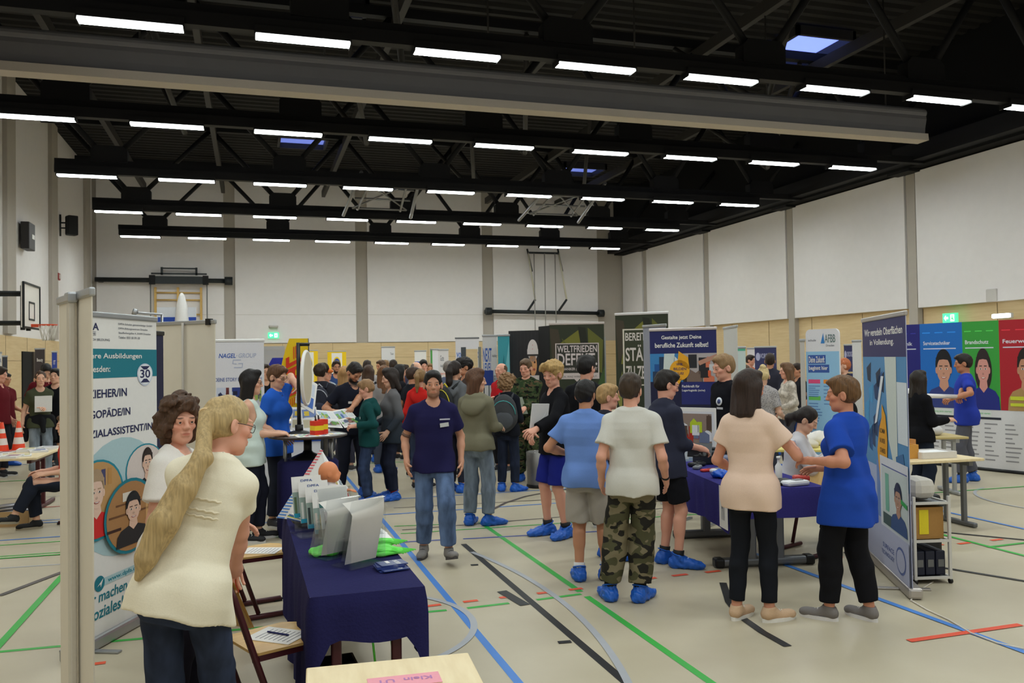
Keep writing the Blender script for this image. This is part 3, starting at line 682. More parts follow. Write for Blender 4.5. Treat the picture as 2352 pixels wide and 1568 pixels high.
def ik(A, T, l1, l2, pole):
    A, T, pole = np.array(A, float), np.array(T, float), np.array(pole, float)
    v = T-A; L = np.linalg.norm(v); m = (l1+l2)*.998
    if L > m: T = A+v*m/L; v = T-A; L = m
    L = max(L, abs(l1-l2)+.02); d = v/np.linalg.norm(v); a = (l1*l1-l2*l2+L*L)/(2*L); h = math.sqrt(max(l1*l1-a*a, 0))
    p = pole-d*(pole@d); p = p/(np.linalg.norm(p)+1e-9)
    return A+d*a+p*h, T
def rotm(axis, deg):
    return np.array(Matrix.Rotation(math.radians(deg), 3, axis))
PEOPLE = []
_SHOE = {}
def shoe_meshes(kind, rgb, rgb2, h):
    key = (kind, tuple(rgb), tuple(rgb2), h)
    if key in _SHOE: return _SHOE[key]
    s = SDF(); out = []
    if kind == 'cover':
        s.ell((0, -.055, .034), (.062, .165, .056), k=.03).seg((0, .05, .05), (0, .015, .10), .05, .054, k=.04).ell((0, -.13, .04), (.06, .075, .046), k=.03)
        s.half((0, 0, .002), (0, 0, -1)).half((0, .02, .125), (0, -.35, .94)); s.noise(folds(5, .006, 75, 1)); s.noise(folds(9, .0035, 150, 1))
        P, Q = s.mesh(h); o = np_object('shoe_cover', P, Q, mat(rgb, .42, 0, .35, 55, .12, .5)); out.append(('shoe_cover', o.data, None))
        bpy.data.objects.remove(o)
        mb = MB().tube([(.054*math.cos(a), .018+.054*math.sin(a), .117+.02*math.sin(a)) for a in [k*PI/9 for k in range(18)]], .006, mat(rgb, .5), 6, close=True)
        o = mb.build('elastic_band'); out.append(('elastic_band', o.data, 'shoe_cover')); bpy.data.objects.remove(o)
    else:
        s.seg((0, .045, .05), (0, -.02, .055), .036, .038, k=.03).ell((0, -.10, .036), (.045, .092, .036), k=.03).seg((0, .03, .06), (0, .02, .10 if kind == 'sneaker' else .07), .041, .043, k=.03).ell((0, -.155, .034), (.036, .04, .027), k=.02)
        s.half((0, 0, .012), (0, 0, -1)).half((0, .02, .105 if kind == 'sneaker' else .075), (0, .1, 1))
        P, Q = s.mesh(h); o = np_object('shoe', P, Q, mat(rgb, .7, 0, .2, 80)); out.append(('shoe', o.data, None)); bpy.data.objects.remove(o)
        pl = []
        for k in range(28):
            a = 2*PI*k/28; x = math.sin(a); y = math.cos(a); pl.append(((.047 if y > 0 else .047-.007*abs(y))*x, -.055-y*(.143 if y > 0 else .138)))
        mb = MB().prism(pl, .026, mat(rgb2, .6), Matrix.Translation((0, 0, 0))); o = mb.build('sole'); out.append(('sole', o.data, 'shoe')); bpy.data.objects.remove(o)
        if kind == 'sneaker':
            mb = MB()
            for k in range(4): mb.tube([(-.022, -.035-.022*k, .078-.008*k), (0, -.04-.022*k, .086-.008*k), (.022, -.035-.022*k, .078-.008*k)], .0035, mat(rgb2), 6)
            o = mb.build('laces'); out.append(('laces', o.data, 'shoe')); bpy.data.objects.remove(o)
    _SHOE[key] = out; return out
HIP = .92
def person(label, loc, face, H=1.75, sex='m', b=1.0, res=None, lh=None, rh=None, lf=None, rf=None, lean=0, twist=0, side=0, hyaw=0, hpitch=0, hroll=0,
           top=None, bottom=None, shoes=('sneaker', (60, 60, 65), (210, 210, 210)), hair=None, skin=(214, 160, 132), lp=None, rp=None, lcurl=.35, rcurl=.35,
           beard=0, belly=0, hip=(0, 0, 0), glasses=False, bust=1.0, over=None, group=None, kpole=(0, -1, 0), heel=(0, 0), tum=None, headsc=1.0, lhw=None, rhw=None, lep=None, rep=None, toes=(12, 12)):
    """face: degrees, 0 looks at the camera, 90 to the right of the picture, 180 away. measures are for H = 1.75 and scale with H"""
    s = H/1.75; px, py = loc[0], loc[1]; dist = math.hypot(px, py)
    vx, vy = px/dist, py/dist; a = math.radians(face); fx = -math.cos(a)*vx+math.sin(a)*vy; fy = -math.cos(a)*vy-math.sin(a)*vx
    rz = math.atan2(fx, -fy)
    root = empty('person', (px, py, 0), rz, label, 'person', group)
    def w2l(p):
        c_, s_ = math.cos(rz), math.sin(rz); x, y = p[0]-px, p[1]-py; return ((c_*x+s_*y)/s, (-s_*x+c_*y)/s, p[2]/s)
    if lhw is not None: lh = w2l(lhw)
    if rhw is not None: rh = w2l(rhw)
    if res is None: res = 0 if dist < 7.5 else (1 if dist < 14 else 2)
    hb = (.0105, .0125, .018)[res]; hc = (.0085, .0115, .017)[res]; hf = (.0035, .0058, .0095)[res]
    f = sex == 'f'; seed = len(PEOPLE)*7+3
    # --- frame of the trunk
    O = np.array([0, 0, HIP])+np.array(hip, float)
    M = rotm('Z', twist) @ rotm('X', lean) @ rotm('Y', side)
    def L(x, y, z): return O+M @ np.array([x, y, z], float)
    zs = [-.13, -.05, .0, .06, .12, .18, .26, .34, .41, .46, .50, .535]
    if f: ws = [.12, .172, .176, .163, .14, .128, .138, .15, .148, .128, .092, .06]; ds = [.07, .112, .116, .108, .096, .088, .096, .104, .100, .088, .07, .05]
    else: ws = [.12, .158, .163, .158, .15, .146, .158, .172, .172, .148, .102, .065]; ds = [.07, .108, .112, .108, .103, .102, .11, .118, .113, .097, .075, .055]
    ys = [.012, .012, .012, .008, .0, -.002, .0, .004, .008, .012, .012, .012]
    ws = [w*b for w in ws]; ds = [d*(b*.7+.3) for d in ds]
    if belly:
        for i, q in enumerate((.3, .6, .8, 1, 1, .9, .5, .2, 0, 0, 0, 0)): ds[i] += belly*q*.6; ys[i] -= belly*q*.45; ws[i] += belly*q*.35
    sw = (.142 if f else .160)*b; SH = {1: L(sw, .01, .458), -1: L(-sw, .01, .458)}
    HJ = {1: O+rotm('Z', twist*.5) @ np.array([.088*b, 0, 0]), -1: O+rotm('Z', twist*.5) @ np.array([-.088*b, 0, 0])}
    ua, fa, th, sk = .285, .25, .43, .415
    tl = lh if lh is not None else (.225*b+.012, -.05, .905); tr = rh if rh is not None else (-.225*b-.012, -.05, .905)
    EL, WR, KN, AN = {}, {}, {}, {}
    pol = {1: np.array(lep if lep else (.18, 1, -.15)), -1: np.array(rep if rep else (-.18, 1, -.15))}
    EL[1], WR[1] = ik(SH[1], tl, ua, fa, pol[1]); EL[-1], WR[-1] = ik(SH[-1], tr, ua, fa, pol[-1])
    FT = {1: np.array(lf if lf is not None else (.105, .0, .085), float), -1: np.array(rf if rf is not None else (-.105, .0, .085), float)}
    for q in (1, -1): KN[q], AN[q] = ik(HJ[q], FT[q], th, sk, kpole)
    N0 = L(0, .012, .50); HC = L(0, -.014, .70)+np.array([0, 0, 0]); HC = N0+(HC-N0)
    HM = M @ rotm('Z', hyaw) @ rotm('X', -hpitch*-1) @ rotm('Y', hroll)
    hs = headsc*(1.05 if H > 1.6 else 1.1)
    def G(x, y, z): return HC+HM @ (np.array([x, y, z], float)*hs)
    # --- body
    B = SDF(); B.loft(O, M, zs, ws, ds, ys, k=.03)
    if f:
        for q in (1, -1): B.ell(L(q*.068, -.075*bust, .325), (.062*bust, .055*bust, .06*bust), M, k=.04)
    for q in (1, -1):
        B.seg(L(q*.03, .015, .525), SH[q], .045, .05*b, k=.05)
        B.seg(SH[q], EL[q], .047*b, .036*b, k=.03).seg(EL[q], EL[q]+(WR[q]-EL[q])*.4, .037*b, .036*b, k=.02).seg(EL[q]+(WR[q]-EL[q])*.35, WR[q], .036*b, .0245, k=.02)
        B.seg(HJ[q], KN[q], .082*b, .053*b, k=.04).seg(KN[q], AN[q], .052*b, .036, k=.03)
        cf = KN[q]+(AN[q]-KN[q])*.3; B.seg(cf+np.array([0, .02, .04]), cf+np.array([0, .02, -.05]), .045*b, .04*b, k=.04)
        B.ell(O+np.array([q*.07, .055, -.02]), (.08*b, .075*b, .085), None, k=.04)
    B.seg(L(0, .012, .49), HC+HM @ np.array([0, .02, -.06]), .053*(.88 if f else 1.02), .050*(.88 if f else 1.02), k=.022)
    hands = []; fing = []
    for q, cu, nn in ((1, lcurl, lp), (-1, rcurl, rp)):
        d = WR[q]-EL[q]; n = np.array(nn if nn is not None else ((-q, 0, 0) if abs(d[2]) > .6*np.linalg.norm(d) else (-q*.5, 0, -.8)), float)
        (pc, d_, t_, n_), fm = hand_parts(WR[q], d, n, q, 1.0, cu)
        B.ell(pc, (.056, .042, .0165), np.array([d_, t_, n_]).T, k=.022); fing += fm; hands.append(np.array(pc)); B.seg(WR[q], pc, .025, .02, k=.02)
    # head
    def he(c, r, k=.015, mode='u', R=None): B.ell(G(*c), np.array(r)*hs, HM if R is None else HM @ R, k=k, mode=mode)
    he((0, .014, .034), (.0755, .094, .088)); he((0, -.028, -.036), (.051 if f else .0545, .062, .078), .025)
    he((0, -.064, -.096), (.024, .02, .018), .025)
    for q in (1, -1):
        he((q*.038, -.056, -.02), (.024, .024, .020), .018); he((q*.030, -.034, -.076), (.016 if f else .020, .034, .022), .025)
        he((q*.032, -.099, .004), (.0185, .017, .0125), .014, 's')
        he((q*.078, .012, -.012), (.010, .021, .033), .008, 'u', rotm('Z', -q*22)); he((q*.087, .004, -.008), (.007, .010, .017), .006, 's', rotm('Z', -q*22))
        he((q*.0115, -.096, -.027), (.009, .011, .008), .008); he((q*.031, -.0765, .003), (.0170, .0137, .0137), .004); he((q*.031, -.093, .0025), (.0128, .0085, .0056), .002, 's')
    def hseg(a_, b_, r0, r1, k=.012, mode='u'): B.seg(G(*a_), G(*b_), r0*hs, r1*hs, k, mode)
    hseg((-.036, -.078, .023), (.036, -.078, .023), .0135, .0135, .018); hseg((0, -.088, .012), (0, -.104, -.022), .008, .0112)
    hseg((-.017, -.086, -.0555), (.017, -.086, -.0555), .0062, .0062, .008); hseg((-.014, -.085, -.0655), (.014, -.085, -.0655), .0068, .0068, .008)
    hseg((-.023, -.0935, -.0605), (.023, -.0935, -.0605), .0035, .0035, .003, 's')
    fine = [(HC-.125, HC+.135, hf)]
    P, Q = B.mesh(hb, fine)
    sk_ = np.array(lin(skin)); C = np.tile(sk_, (len(P), 1)); q_ = (P-HC) @ HM/hs
    wgt = lambda d: np.clip(1-d, 0, 1)[:, None]
    lips = np.sqrt((q_[:, 0]/.0235)**2+((q_[:, 2]+.0605)/.009)**2+(np.minimum(q_[:, 1]+.07, 0)*0)**2); fr = (q_[:, 1] < -.06)
    C = C+(sk_*np.array([.78, .5, .5])-C)*wgt(lips**4)*(fr[:, None])*(.95 if f else .8)
    brow = np.minimum(*[np.sqrt(((q_[:, 0]-q*.034)/.023)**2+((q_[:, 2]-.0245-.1*np.abs(np.abs(q_[:, 0])-.034))/.0062)**2) for q in (1, -1)])
    hc_ = np.array(lin(hair[1])) if hair else np.array([.02, .015, .01]); C = C+(hc_*.7-C)*wgt(brow**4)*(fr[:, None])*.85
    ck = np.exp(-(((np.abs(q_[:, 0])-.045)/.022)**2+((q_[:, 2]+.03)/.022)**2))*(q_[:, 1] < -.03); C *= 1+ck[:, None]*np.array([.06, -.08, -.08])
    if beard: w_ = np.clip(((-.035-q_[:, 2])/.025), 0, 1)*np.clip((-.0-q_[:, 1])/.04, 0, 1)*np.clip((q_[:, 2]+.135)/.03, 0, 1)*np.clip(lips-1, 0, 1); C = C+(hc_*.8-C)*(w_*beard)[:, None]
    col_base[0] = sk_
    Sc = np.array([s, s, s])
    np_object('body', P*s, Q, SKIN_M, root, C, [([tuple(np.array(v)*s) for v in fv], ff) for fv, ff in fing])
    # eyes
    for q in (1, -1):
        g = G(q*.031, -.0778, .003); dr = HM @ np.array([0, -1, 0]); mb = MB()
        if res < 2:
            mb.lathe([(.0128*hs*s*math.sin(a), -.0128*hs*s*math.cos(a)) for a in [k*PI/8 for k in range(9)]], EYE_W, (0, 0, 0), 12)
            e = mb.build('eye', None, root, Vector(g*s)); c2 = Vector(dr)*.0082*hs*s
            MB().lathe([(.0068*hs*s*math.sin(a), -.0068*hs*s*math.cos(a)) for a in [k*PI/6 for k in range(7)]], IRIS, c2, 10).build('iris', None, e)
        else:
            MB().lathe([(.012*hs*s*math.sin(a), -.012*hs*s*math.cos(a)) for a in [k*PI/6 for k in range(7)]], IRIS, (0, 0, 0), 8).build('eye', None, root, Vector(g*s))
    info = dict(root=root, s=s, O=O, M=M, L=L, G=G, WR=WR, EL=EL, SH=SH, hands=hands, AN=AN, KN=KN, HM=HM, ds=ds, ys=ys, ws=ws, zs=zs, hs=hs, res=res, rz=rz)
    # --- upper garment
    def garment(name, t):
        if t is None: return
        o = t.get('o', .015); lo_ = t.get('loose', .012); hem = t.get('hem', -.06); lng = t.get('sleeve', .55); g = SDF()
        W = [w+o for w in ws]; D = [d+o for d in ds]
        nat = max(W[1], W[2]); chest = max(W[6:9])
        for i in range(3, 8): W[i] = max(W[i], W[i]*(1-t.get('box', .8 if not f else .45))+t.get('box', .8 if not f else .45)*min(nat, chest)*.98)+lo_*.4
        for i in range(0, 6): D[i] += lo_*.7+(.012 if i < 4 else .006)
        for i in range(0, 4): W[i] += .009
        if hem < .0:
            for q in (1, -1):
                g.ell(O+np.array([q*.07, .055, -.02]), (.08*b+o+.02, .075*b+o+.024, .085+o+.04), None, k=.04)
                if hip[2] > -.2: g.seg(HJ[q], HJ[q]+(KN[q]-HJ[q])*.6, .080*b+o+.018, .072*b+o+.018, k=.03)
        if hem < -.05:
            for i in range(0, 2): W[i] = W[2]+lo_*.7; D[i] = D[2]
        z2 = list(zs)
        if hem < -.13: z2[0] = hem-.02
        g.loft(O, M, z2, W, D, ys, k=.03)
        if f:
            for q in (1, -1): g.ell(L(q*.068, -.075*bust, .325), (.062*bust+o, .055*bust+o, .06*bust+o), M, k=.06)
        for q in (1, -1):
            if lng >= 0:
                g.seg(L(q*.03, .015, .525), SH[q], .045+o, .05*b+o, k=.05)
                if lng <= 1.0:
                    n = EL[q]-SH[q]; e = SH[q]+n*lng; g.segc(SH[q], SH[q]+n*(lng+.12), .048*b+o, .042*b+o+t.get('slv', .014), e, n, k=.03)
                else:
                    g.seg(SH[q], EL[q], .048*b+o, .038*b+o+.006, k=.03); n = WR[q]-EL[q]; e = EL[q]+n*(lng-1); g.segc(EL[q], EL[q]+n*(lng-1+.1), .038*b+o+.006, .028+o+.004, e, n, k=.03)
            else: g.seg(L(q*.05, .02, .50), SH[q]+(L(0, 0, .49)-SH[q])*.25, .04+o, .035+o, k=.05); g.seg(SH[q]+(SH[q]-L(0, 0, .46))*.25, SH[q]+(EL[q]-SH[q])*.45, .070*b+.004, .058*b, k=.012, mode='s')
        if t.get('hood'): g.ell(L(0, .115, .43), (.135, .06, .115), M @ rotm('X', 22), k=.03).ell(L(0, .03, .525), (.118, .10, .05), M, k=.03)
        g.half(L(0, 0, hem), M @ np.array([0, 0, -1]), np.minimum(L(-.35, -.45, -.7), L(.35, .45, hem+.15)), np.maximum(L(-.35, -.45, -.7), L(.35, .45, hem+.15)))
        nr = t.get('neck', .068); nf = t.get('nfront', .05)
        g.ell(L(0, -.012-nf*.35, .575), (nr*1.03, nr*1.0+nf*.3, .075+nf*.45), M, k=.006, mode='s')
        if t.get('collar'):
            Mi = M @ rotm('X', 18)
            c0 = L(0, .004, .535)
            def ring(X, Y, Z):
                x, y, z = X-c0[0], Y-c0[1], Z-c0[2]; lx = Mi[0, 0]*x+Mi[1, 0]*y+Mi[2, 0]*z; ly = Mi[0, 1]*x+Mi[1, 1]*y+Mi[2, 1]*z; lz = Mi[0, 2]*x+Mi[1, 2]*y+Mi[2, 2]*z
                return np.maximum(np.abs(np.sqrt(lx*lx+ly*ly)-.070+lz*.3)-.007, np.abs(lz)-.024)
            g._a(ring, c0-.12, c0+.12, 'u', .006)
        g.noise(folds(seed+11, t.get('fold', .006), t.get('ff', 24), t.get('fh', .6)))
        P, Q = g.mesh(hc); col = None
        np_object(name, P*s, Q, t['mat'], root)
    if top: garment(top.get('name', 't_shirt'), top)
    if over: garment(over.get('name', 'jacket'), over)
    if bottom:
        g = SDF(); o = bottom.get('o', .012); lg = bottom.get('len', 1.88); lo_ = bottom.get('loose', .01)
        z2 = [-.15, -.05, 0, .06, .13]; g.loft(O, M if abs(lean) < 40 else rotm('Z', twist), z2, [.115*b, ws[1]+o, ws[2]+o, ws[3]+o, ws[4]+o], [.09, ds[1]+o, ds[2]+o, ds[3]+o, ds[4]+o], ys[:5], k=.03)
        for q in (1, -1):
            g.ell(O+np.array([q*.07, .055, -.02]), (.08*b+o, .075*b+o, .085+o), None, k=.04)
            if lg <= 1:
                n = KN[q]-HJ[q]; e = HJ[q]+n*lg; g.segc(HJ[q], KN[q]+n*.15, .078*b+o, .058*b+o+lo_*1.8, e, n, k=.02)
            else:
                e = KN[q]+(AN[q]-KN[q])*(lg-1); n = AN[q]-KN[q]; g.seg(HJ[q], KN[q], .080*b+o, .055*b+o+lo_, k=.025)
                kk = KN[q]+(AN[q]-KN[q])*.3+np.array([0, .012, 0]); g.seg(KN[q], kk, .055*b+o+lo_, .054*b+o+lo_, k=.02); g.segc(kk, AN[q]+n*.1, .054*b+o+lo_, .038+o+lo_*1.2, e, n, k=.02)
        g.half(L(0, 0, bottom.get('waist', .07)), M @ np.array([0, 0, 1]), O-.4, O+.4)
        g.noise(folds(seed+5, bottom.get('fold', .005), 34, 1.0))
        P, Q = g.mesh(hc); np_object(bottom.get('name', 'jeans'), P*s, Q, bottom['mat'], root)
    if shoes:
        for q in (1, -1):
            if res == 2 and FT[q][2] < .1 and shoes[0] == 'none': continue
            sm = shoe_meshes(shoes[0], shoes[1], shoes[2], (.0065, .009, .013)[res]); base = None
            hl = heel[0 if q == 1 else 1]
            for nm, me, par in sm:
                o = bpy.data.objects.new(nm, me); COL.objects.link(o)
                if par and base: o.parent = base
                else:
                    o.parent = root; base = o; o.scale = (s, s, s)
                    an = AN[q]; R = rotm('Z', q*toes[0 if q == 1 else 1]) @ rotm('X', -hl*-1)
                    p = an - R @ np.array([0, .02, .085]); o.location = Vector(p*s); o.rotation_euler = Matrix(R.tolist()).to_euler()
            if shoes[0] == 'cover' and len(shoes) > 3 and shoes[3]:
                an = AN[q]; MB().cyl(Vector((an+np.array([0, 0, .0]))*s), Vector((an+(KN[q]-an)*.17)*s), .047*s, mat(shoes[3]), 14, .05*s).build('sock', None, root)
    if hair: make_hair(hair, info)
    if glasses:
        gm = mat((40, 38, 40), .3); mb = MB()
        for q in (1, -1):
            ring = [G(q*.033+.023*math.cos(a), -.099+.006*abs(math.cos(a)), .002+.017*math.sin(a))*s for a in [k*PI/8 for k in range(16)]]
            mb.tube(ring, .0016*s, gm, 6, close=True); mb.tube([G(q*.056, -.094, .006)*s, G(q*.074, -.05, .006)*s, G(q*.081, .015, .004)*s], .0016*s, gm, 6)
        mb.tube([G(-.011, -.103, .004)*s, G(0, -.106, .007)*s, G(.011, -.103, .004)*s], .0016*s, gm, 6); mb.build('glasses', None, root)
    PEOPLE.append(info); return info
def make_hair(hair, I):
    kind, rgb = hair[0], hair[1]; s, G, HM, hs, res = I['s'], I['G'], I['HM'], I['hs'], I['res']; g = SDF(); hh = (.0055, .0072, .011)[res]
    def he(c, r, k=.02, mode='u', R=None): g.ell(G(*c), np.array(r)*hs, HM if R is None else HM @ R, k=k, mode=mode)
    def sg(a, b, ra, rb, k=.025): g.seg(G(*a), G(*b), ra*hs, rb*hs, k)
    def cut(p, n): g.half(G(*p), HM @ np.array(n, float))
    t = {'buzz': .004, 'bald': .004, 'short': .008, 'mop': .018, 'curly': .03, 'bob': .014, 'long': .013, 'pony': .006, 'bun': .007}[kind]
    he((0, .017, .036), (.0755+t*.75, .094+t, .088+t)); nz = [(.004, 70)]
    if kind in ('short', 'buzz'):
        he((0, .04, -.008), (.064+t, .063+t, .064), .03)
        if kind == 'short': he((0, -.035, .088), (.06, .06, .034), .03)
    if kind == 'mop':
        he((0, -.055, .095), (.075, .06, .045), .03); he((0, .06, .03), (.085, .06, .08), .03); he((-.05, -.055, .065), (.04, .045, .035), .03); he((.04, -.07, .07), (.045, .035, .03), .03); nz = [(.009, 60), (.005, 130)]
    if kind == 'curly':
        he((0, .05, -.03), (.105, .08, .09), .04); he((-.068, .03, -.03), (.042, .055, .07), .04); he((.068, .03, -.03), (.042, .055, .07), .04); he((0, -.045, .10), (.07, .05, .035), .03); nz = [(.016, 75), (.008, 150)]
    if kind in ('bob', 'long'):
        ln = hair[2] if len(hair) > 2 else (-.16 if kind == 'bob' else -.36)
        for x in (-.06, -.03, 0, .03, .06): sg((x, .05-.3*abs(x), .0), (x*1.15, .085-.35*abs(x), ln), .045, .03, .03)
        for q in (1, -1): sg((q*.068, -.005, .03), (q*.078, .0, ln*.85), .030, .022, .03)
        he((0, -.03, .105), (.065, .055, .03), .03); nz = [(.005, 55)]
    if kind == 'pony':
        he((0, .05, .0), (.072, .06, .07), .03); pts = hair[2] if len(hair) > 2 else [(0, .115, .05), (0, .15, -.02), (0, .135, -.14), (0, .125, -.22)]
        rs = hair[3] if len(hair) > 3 else [.022, .03, .026, .012]
        if len(hair) > 4 and hair[4] == 'world':          # tail given in trunk coordinates
            pp = [np.array(G(*pts[0]))]+[I['L'](*q) for q in pts[1:]]
        else: pp = [np.array(G(*q)) for q in pts]
        for i in range(len(pp)-1): g.seg(pp[i], pp[i+1], rs[i]*hs, rs[i+1]*hs, .02)
        I['tie'] = pp[0]
    if kind == 'bun': he((0, .06, .0), (.07, .055, .06), .03); he((0, .085, .11), (.042, .042, .038), .015)
    for amp, fr in nz: g.noise(folds(len(PEOPLE)+31, amp, fr, .35 if kind in ('bob', 'long', 'pony') else 1.0))
    # the face, the ears and the nape stay free
    hl = {'bald': .055, 'buzz': .078, 'short': .076, 'mop': .05, 'curly': .062, 'bob': .082, 'long': .085, 'pony': .088, 'bun': .085}[kind]
    if kind == 'bald': he((0, -.02, .12), (.07, .10, .065), .01, 's'); cut((0, -.02, 0), (0, -1, .3))
    fw = .066 if kind not in ('bob', 'long') else .062
    he((0, -.105, -.035), (fw, .085, hl+.035), .012, 's')
    if kind in ('short', 'buzz', 'mop', 'pony', 'bun', 'bald'):
        for q in (1, -1): he((q*.086, -.014, -.034), (.029, .052, .052), .01, 's')
        cut((0, .06, -.072), (0, -.25, -1)) if kind != 'pony' else he((0, -.02, -.12), (.075, .085, .085), .02, 's')
    P, Q = g.mesh(hh)
    if len(P): np_object('hair', P*s, Q, hair_mat(rgb), I['root'])
    if kind == 'pony' and hair[-1] == 'tie':
        pass
# pieces worn by a person, given in trunk coordinates (x to their left, z up from the hips); fz = on the chest
def chest(I, x, z, off=.016):
    zz = I['zs']; d = np.interp(z, zz, I['ds']); w = np.interp(z, zz, I['ws']); y0 = np.interp(z, zz, I['ys'])
    y = y0-d*max(0, 1-(abs(x)/w)**2.25)**(1/2.25)-off; return Vector(I['L'](x, y, z)*I['s'])
def badge(I, x, z, w, h, m, name='name_badge', off=.026, tilt=0, txt=None, back=False):
    zz = I['zs']; c = chest(I, x, z, off); R = Matrix((I['M'] @ rotm('Y', tilt)).tolist()); R = R @ Matrix.Rotation(math.radians(x*130), 3, 'Z')
    mb = MB().box((0, 0, 0), (w, .004, h), m, None); o = mb.build(name, None, I['root'], c); o.rotation_euler = R.to_euler()
    if txt:
        V, F = text_mesh(txt[0]); MB().add([((a-.5)*w*.9, -.0028, (q-.5)*h*.6) for a, q in V], F, txt[1]).build('lettering', None, o)
    return o
def wpos(I, p):
    """body coordinates (for H = 1.75) -> world"""
    c, sn = math.cos(I['rz']), math.sin(I['rz']); p = np.array(p)*I['s']; l = I['root'].location
    return Vector((l.x+c*p[0]-sn*p[1], l.y+sn*p[0]+c*p[1], p[2]))
# ================================================================== FURNITURE AND STANDS
M_BEIGE = mat((222, 214, 200), .7, 0, .05, 8, .03); M_ALU = metal((176, 178, 182), .38); M_PW = paper((236, 233, 230)); M_NAVYC = mat((38, 37, 82), .92, 0, .3, 70, .12, .1)
M_BEECH = ramp_mat('beech_ply', 5, [(.35, (206, 164, 98)), (.6, (218, 178, 112)), (.8, (228, 190, 126))], .4, 'Object', (1, 5, 1), 4, spec=.4)
M_MAPLE = ramp_mat('maple_top', 4, [(.35, (224, 202, 158)), (.6, (232, 212, 170)), (.8, (238, 222, 184))], .45, 'Object', (6, 1, 1), 4, spec=.35)
M_RED = mat((74, 26, 34), .45, 0, 0, 10, .05, .4); M_GLEG = metal((118, 120, 124), .45); M_BLKP = plastic((22, 22, 24)); M_ACR = clear_sheet()
def table(name, c, w, d, h, rz, top, leg, label, tt=.03, legs='t'):
    r = empty(name, (c[0], c[1], 0), rz, label, 'table'); MB().box((0, 0, h-tt/2), (w, d, tt), top, None, .006).build('table_top', None, r)
    for sx in (-1, 1):
        x = sx*(w/2-.12)
        for sy in ((-.13, .13) if legs == 't' else (-d/2+.06, d/2-.06)):
            MB().box((x, sy, (h-tt)/2), (.05, .05, h-tt), leg, None, .01).build('leg', None, r)
        if legs == 't': MB().box((x, 0, .03), (.06, d*.95, .05), leg, None, .015).build('foot', None, r)
        MB().box((x, 0, h-tt-.03), (.05, d*.8, .05), leg).build('cross_rail', None, r)
    return r
def tablecloth(c, w, d, h, rz, m, label, hem, seed=1, wave=.018):
    """hem(s, t): height of the hem; s is the side 0 front(-y) 1 right(+x) 2 back 3 left, t runs along it"""
    mb = MB(); n = 26; ring = []; rr = random.Random(seed); ph = rr.uniform(0, 6)
    sides = [((-w/2, -d/2), (w/2, -d/2)), ((w/2, -d/2), (w/2, d/2)), ((w/2, d/2), (-w/2, d/2)), ((-w/2, d/2), (-w/2, -d/2))]
    nz = [(0, -1), (1, 0), (0, 1), (-1, 0)]
    for si, (a, b) in enumerate(sides):
        k_ = max(6, int(n*math.hypot(b[0]-a[0], b[1]-a[1])/1.2))
        for k in range(k_): t = k/k_; ring.append((a[0]+(b[0]-a[0])*t, a[1]+(b[1]-a[1])*t, nz[si], hem(si, t), si, t))
    N = len(ring); V = [(x, y, h) for x, y, *_ in ring]; rows = 7; F = []
    for j in range(1, rows+1):
        q = j/rows
        for i, (x, y, nn, hz, si, t) in enumerate(ring):
            z = h-(h-hz)*q; cr = min(1, 6*min(t, 1-t)+.15); o = .006+.012*min(1, q*4)+wave*q*cr*(math.sin(ph+i*.9+1.3*math.sin(i*.31))+.6*math.sin(i*.43+ph))
            V.append((x+nn[0]*o, y+nn[1]*o, z))
        for i in range(N): k = (i+1) % N; F.append(((j-1)*N+i, j*N+i, j*N+k, (j-1)*N+k))
    mb.add(V, F, m, True); mb.add([(x, y, h+.0005) for x, y, *_ in ring], [list(range(N))], m)
    return thing('tablecloth', mb, None, label, 'tablecloth', loc=(c[0], c[1], 0), rz=rz)
def slab(name, c, w, d, t, rz, m, label, cat, group=None, sides=None):
    mb = MB().box((0, 0, t/2), (w, d, t), m)
    if sides: sides(mb, t)
    return thing(name, mb, None, label, cat, group, c, rz)
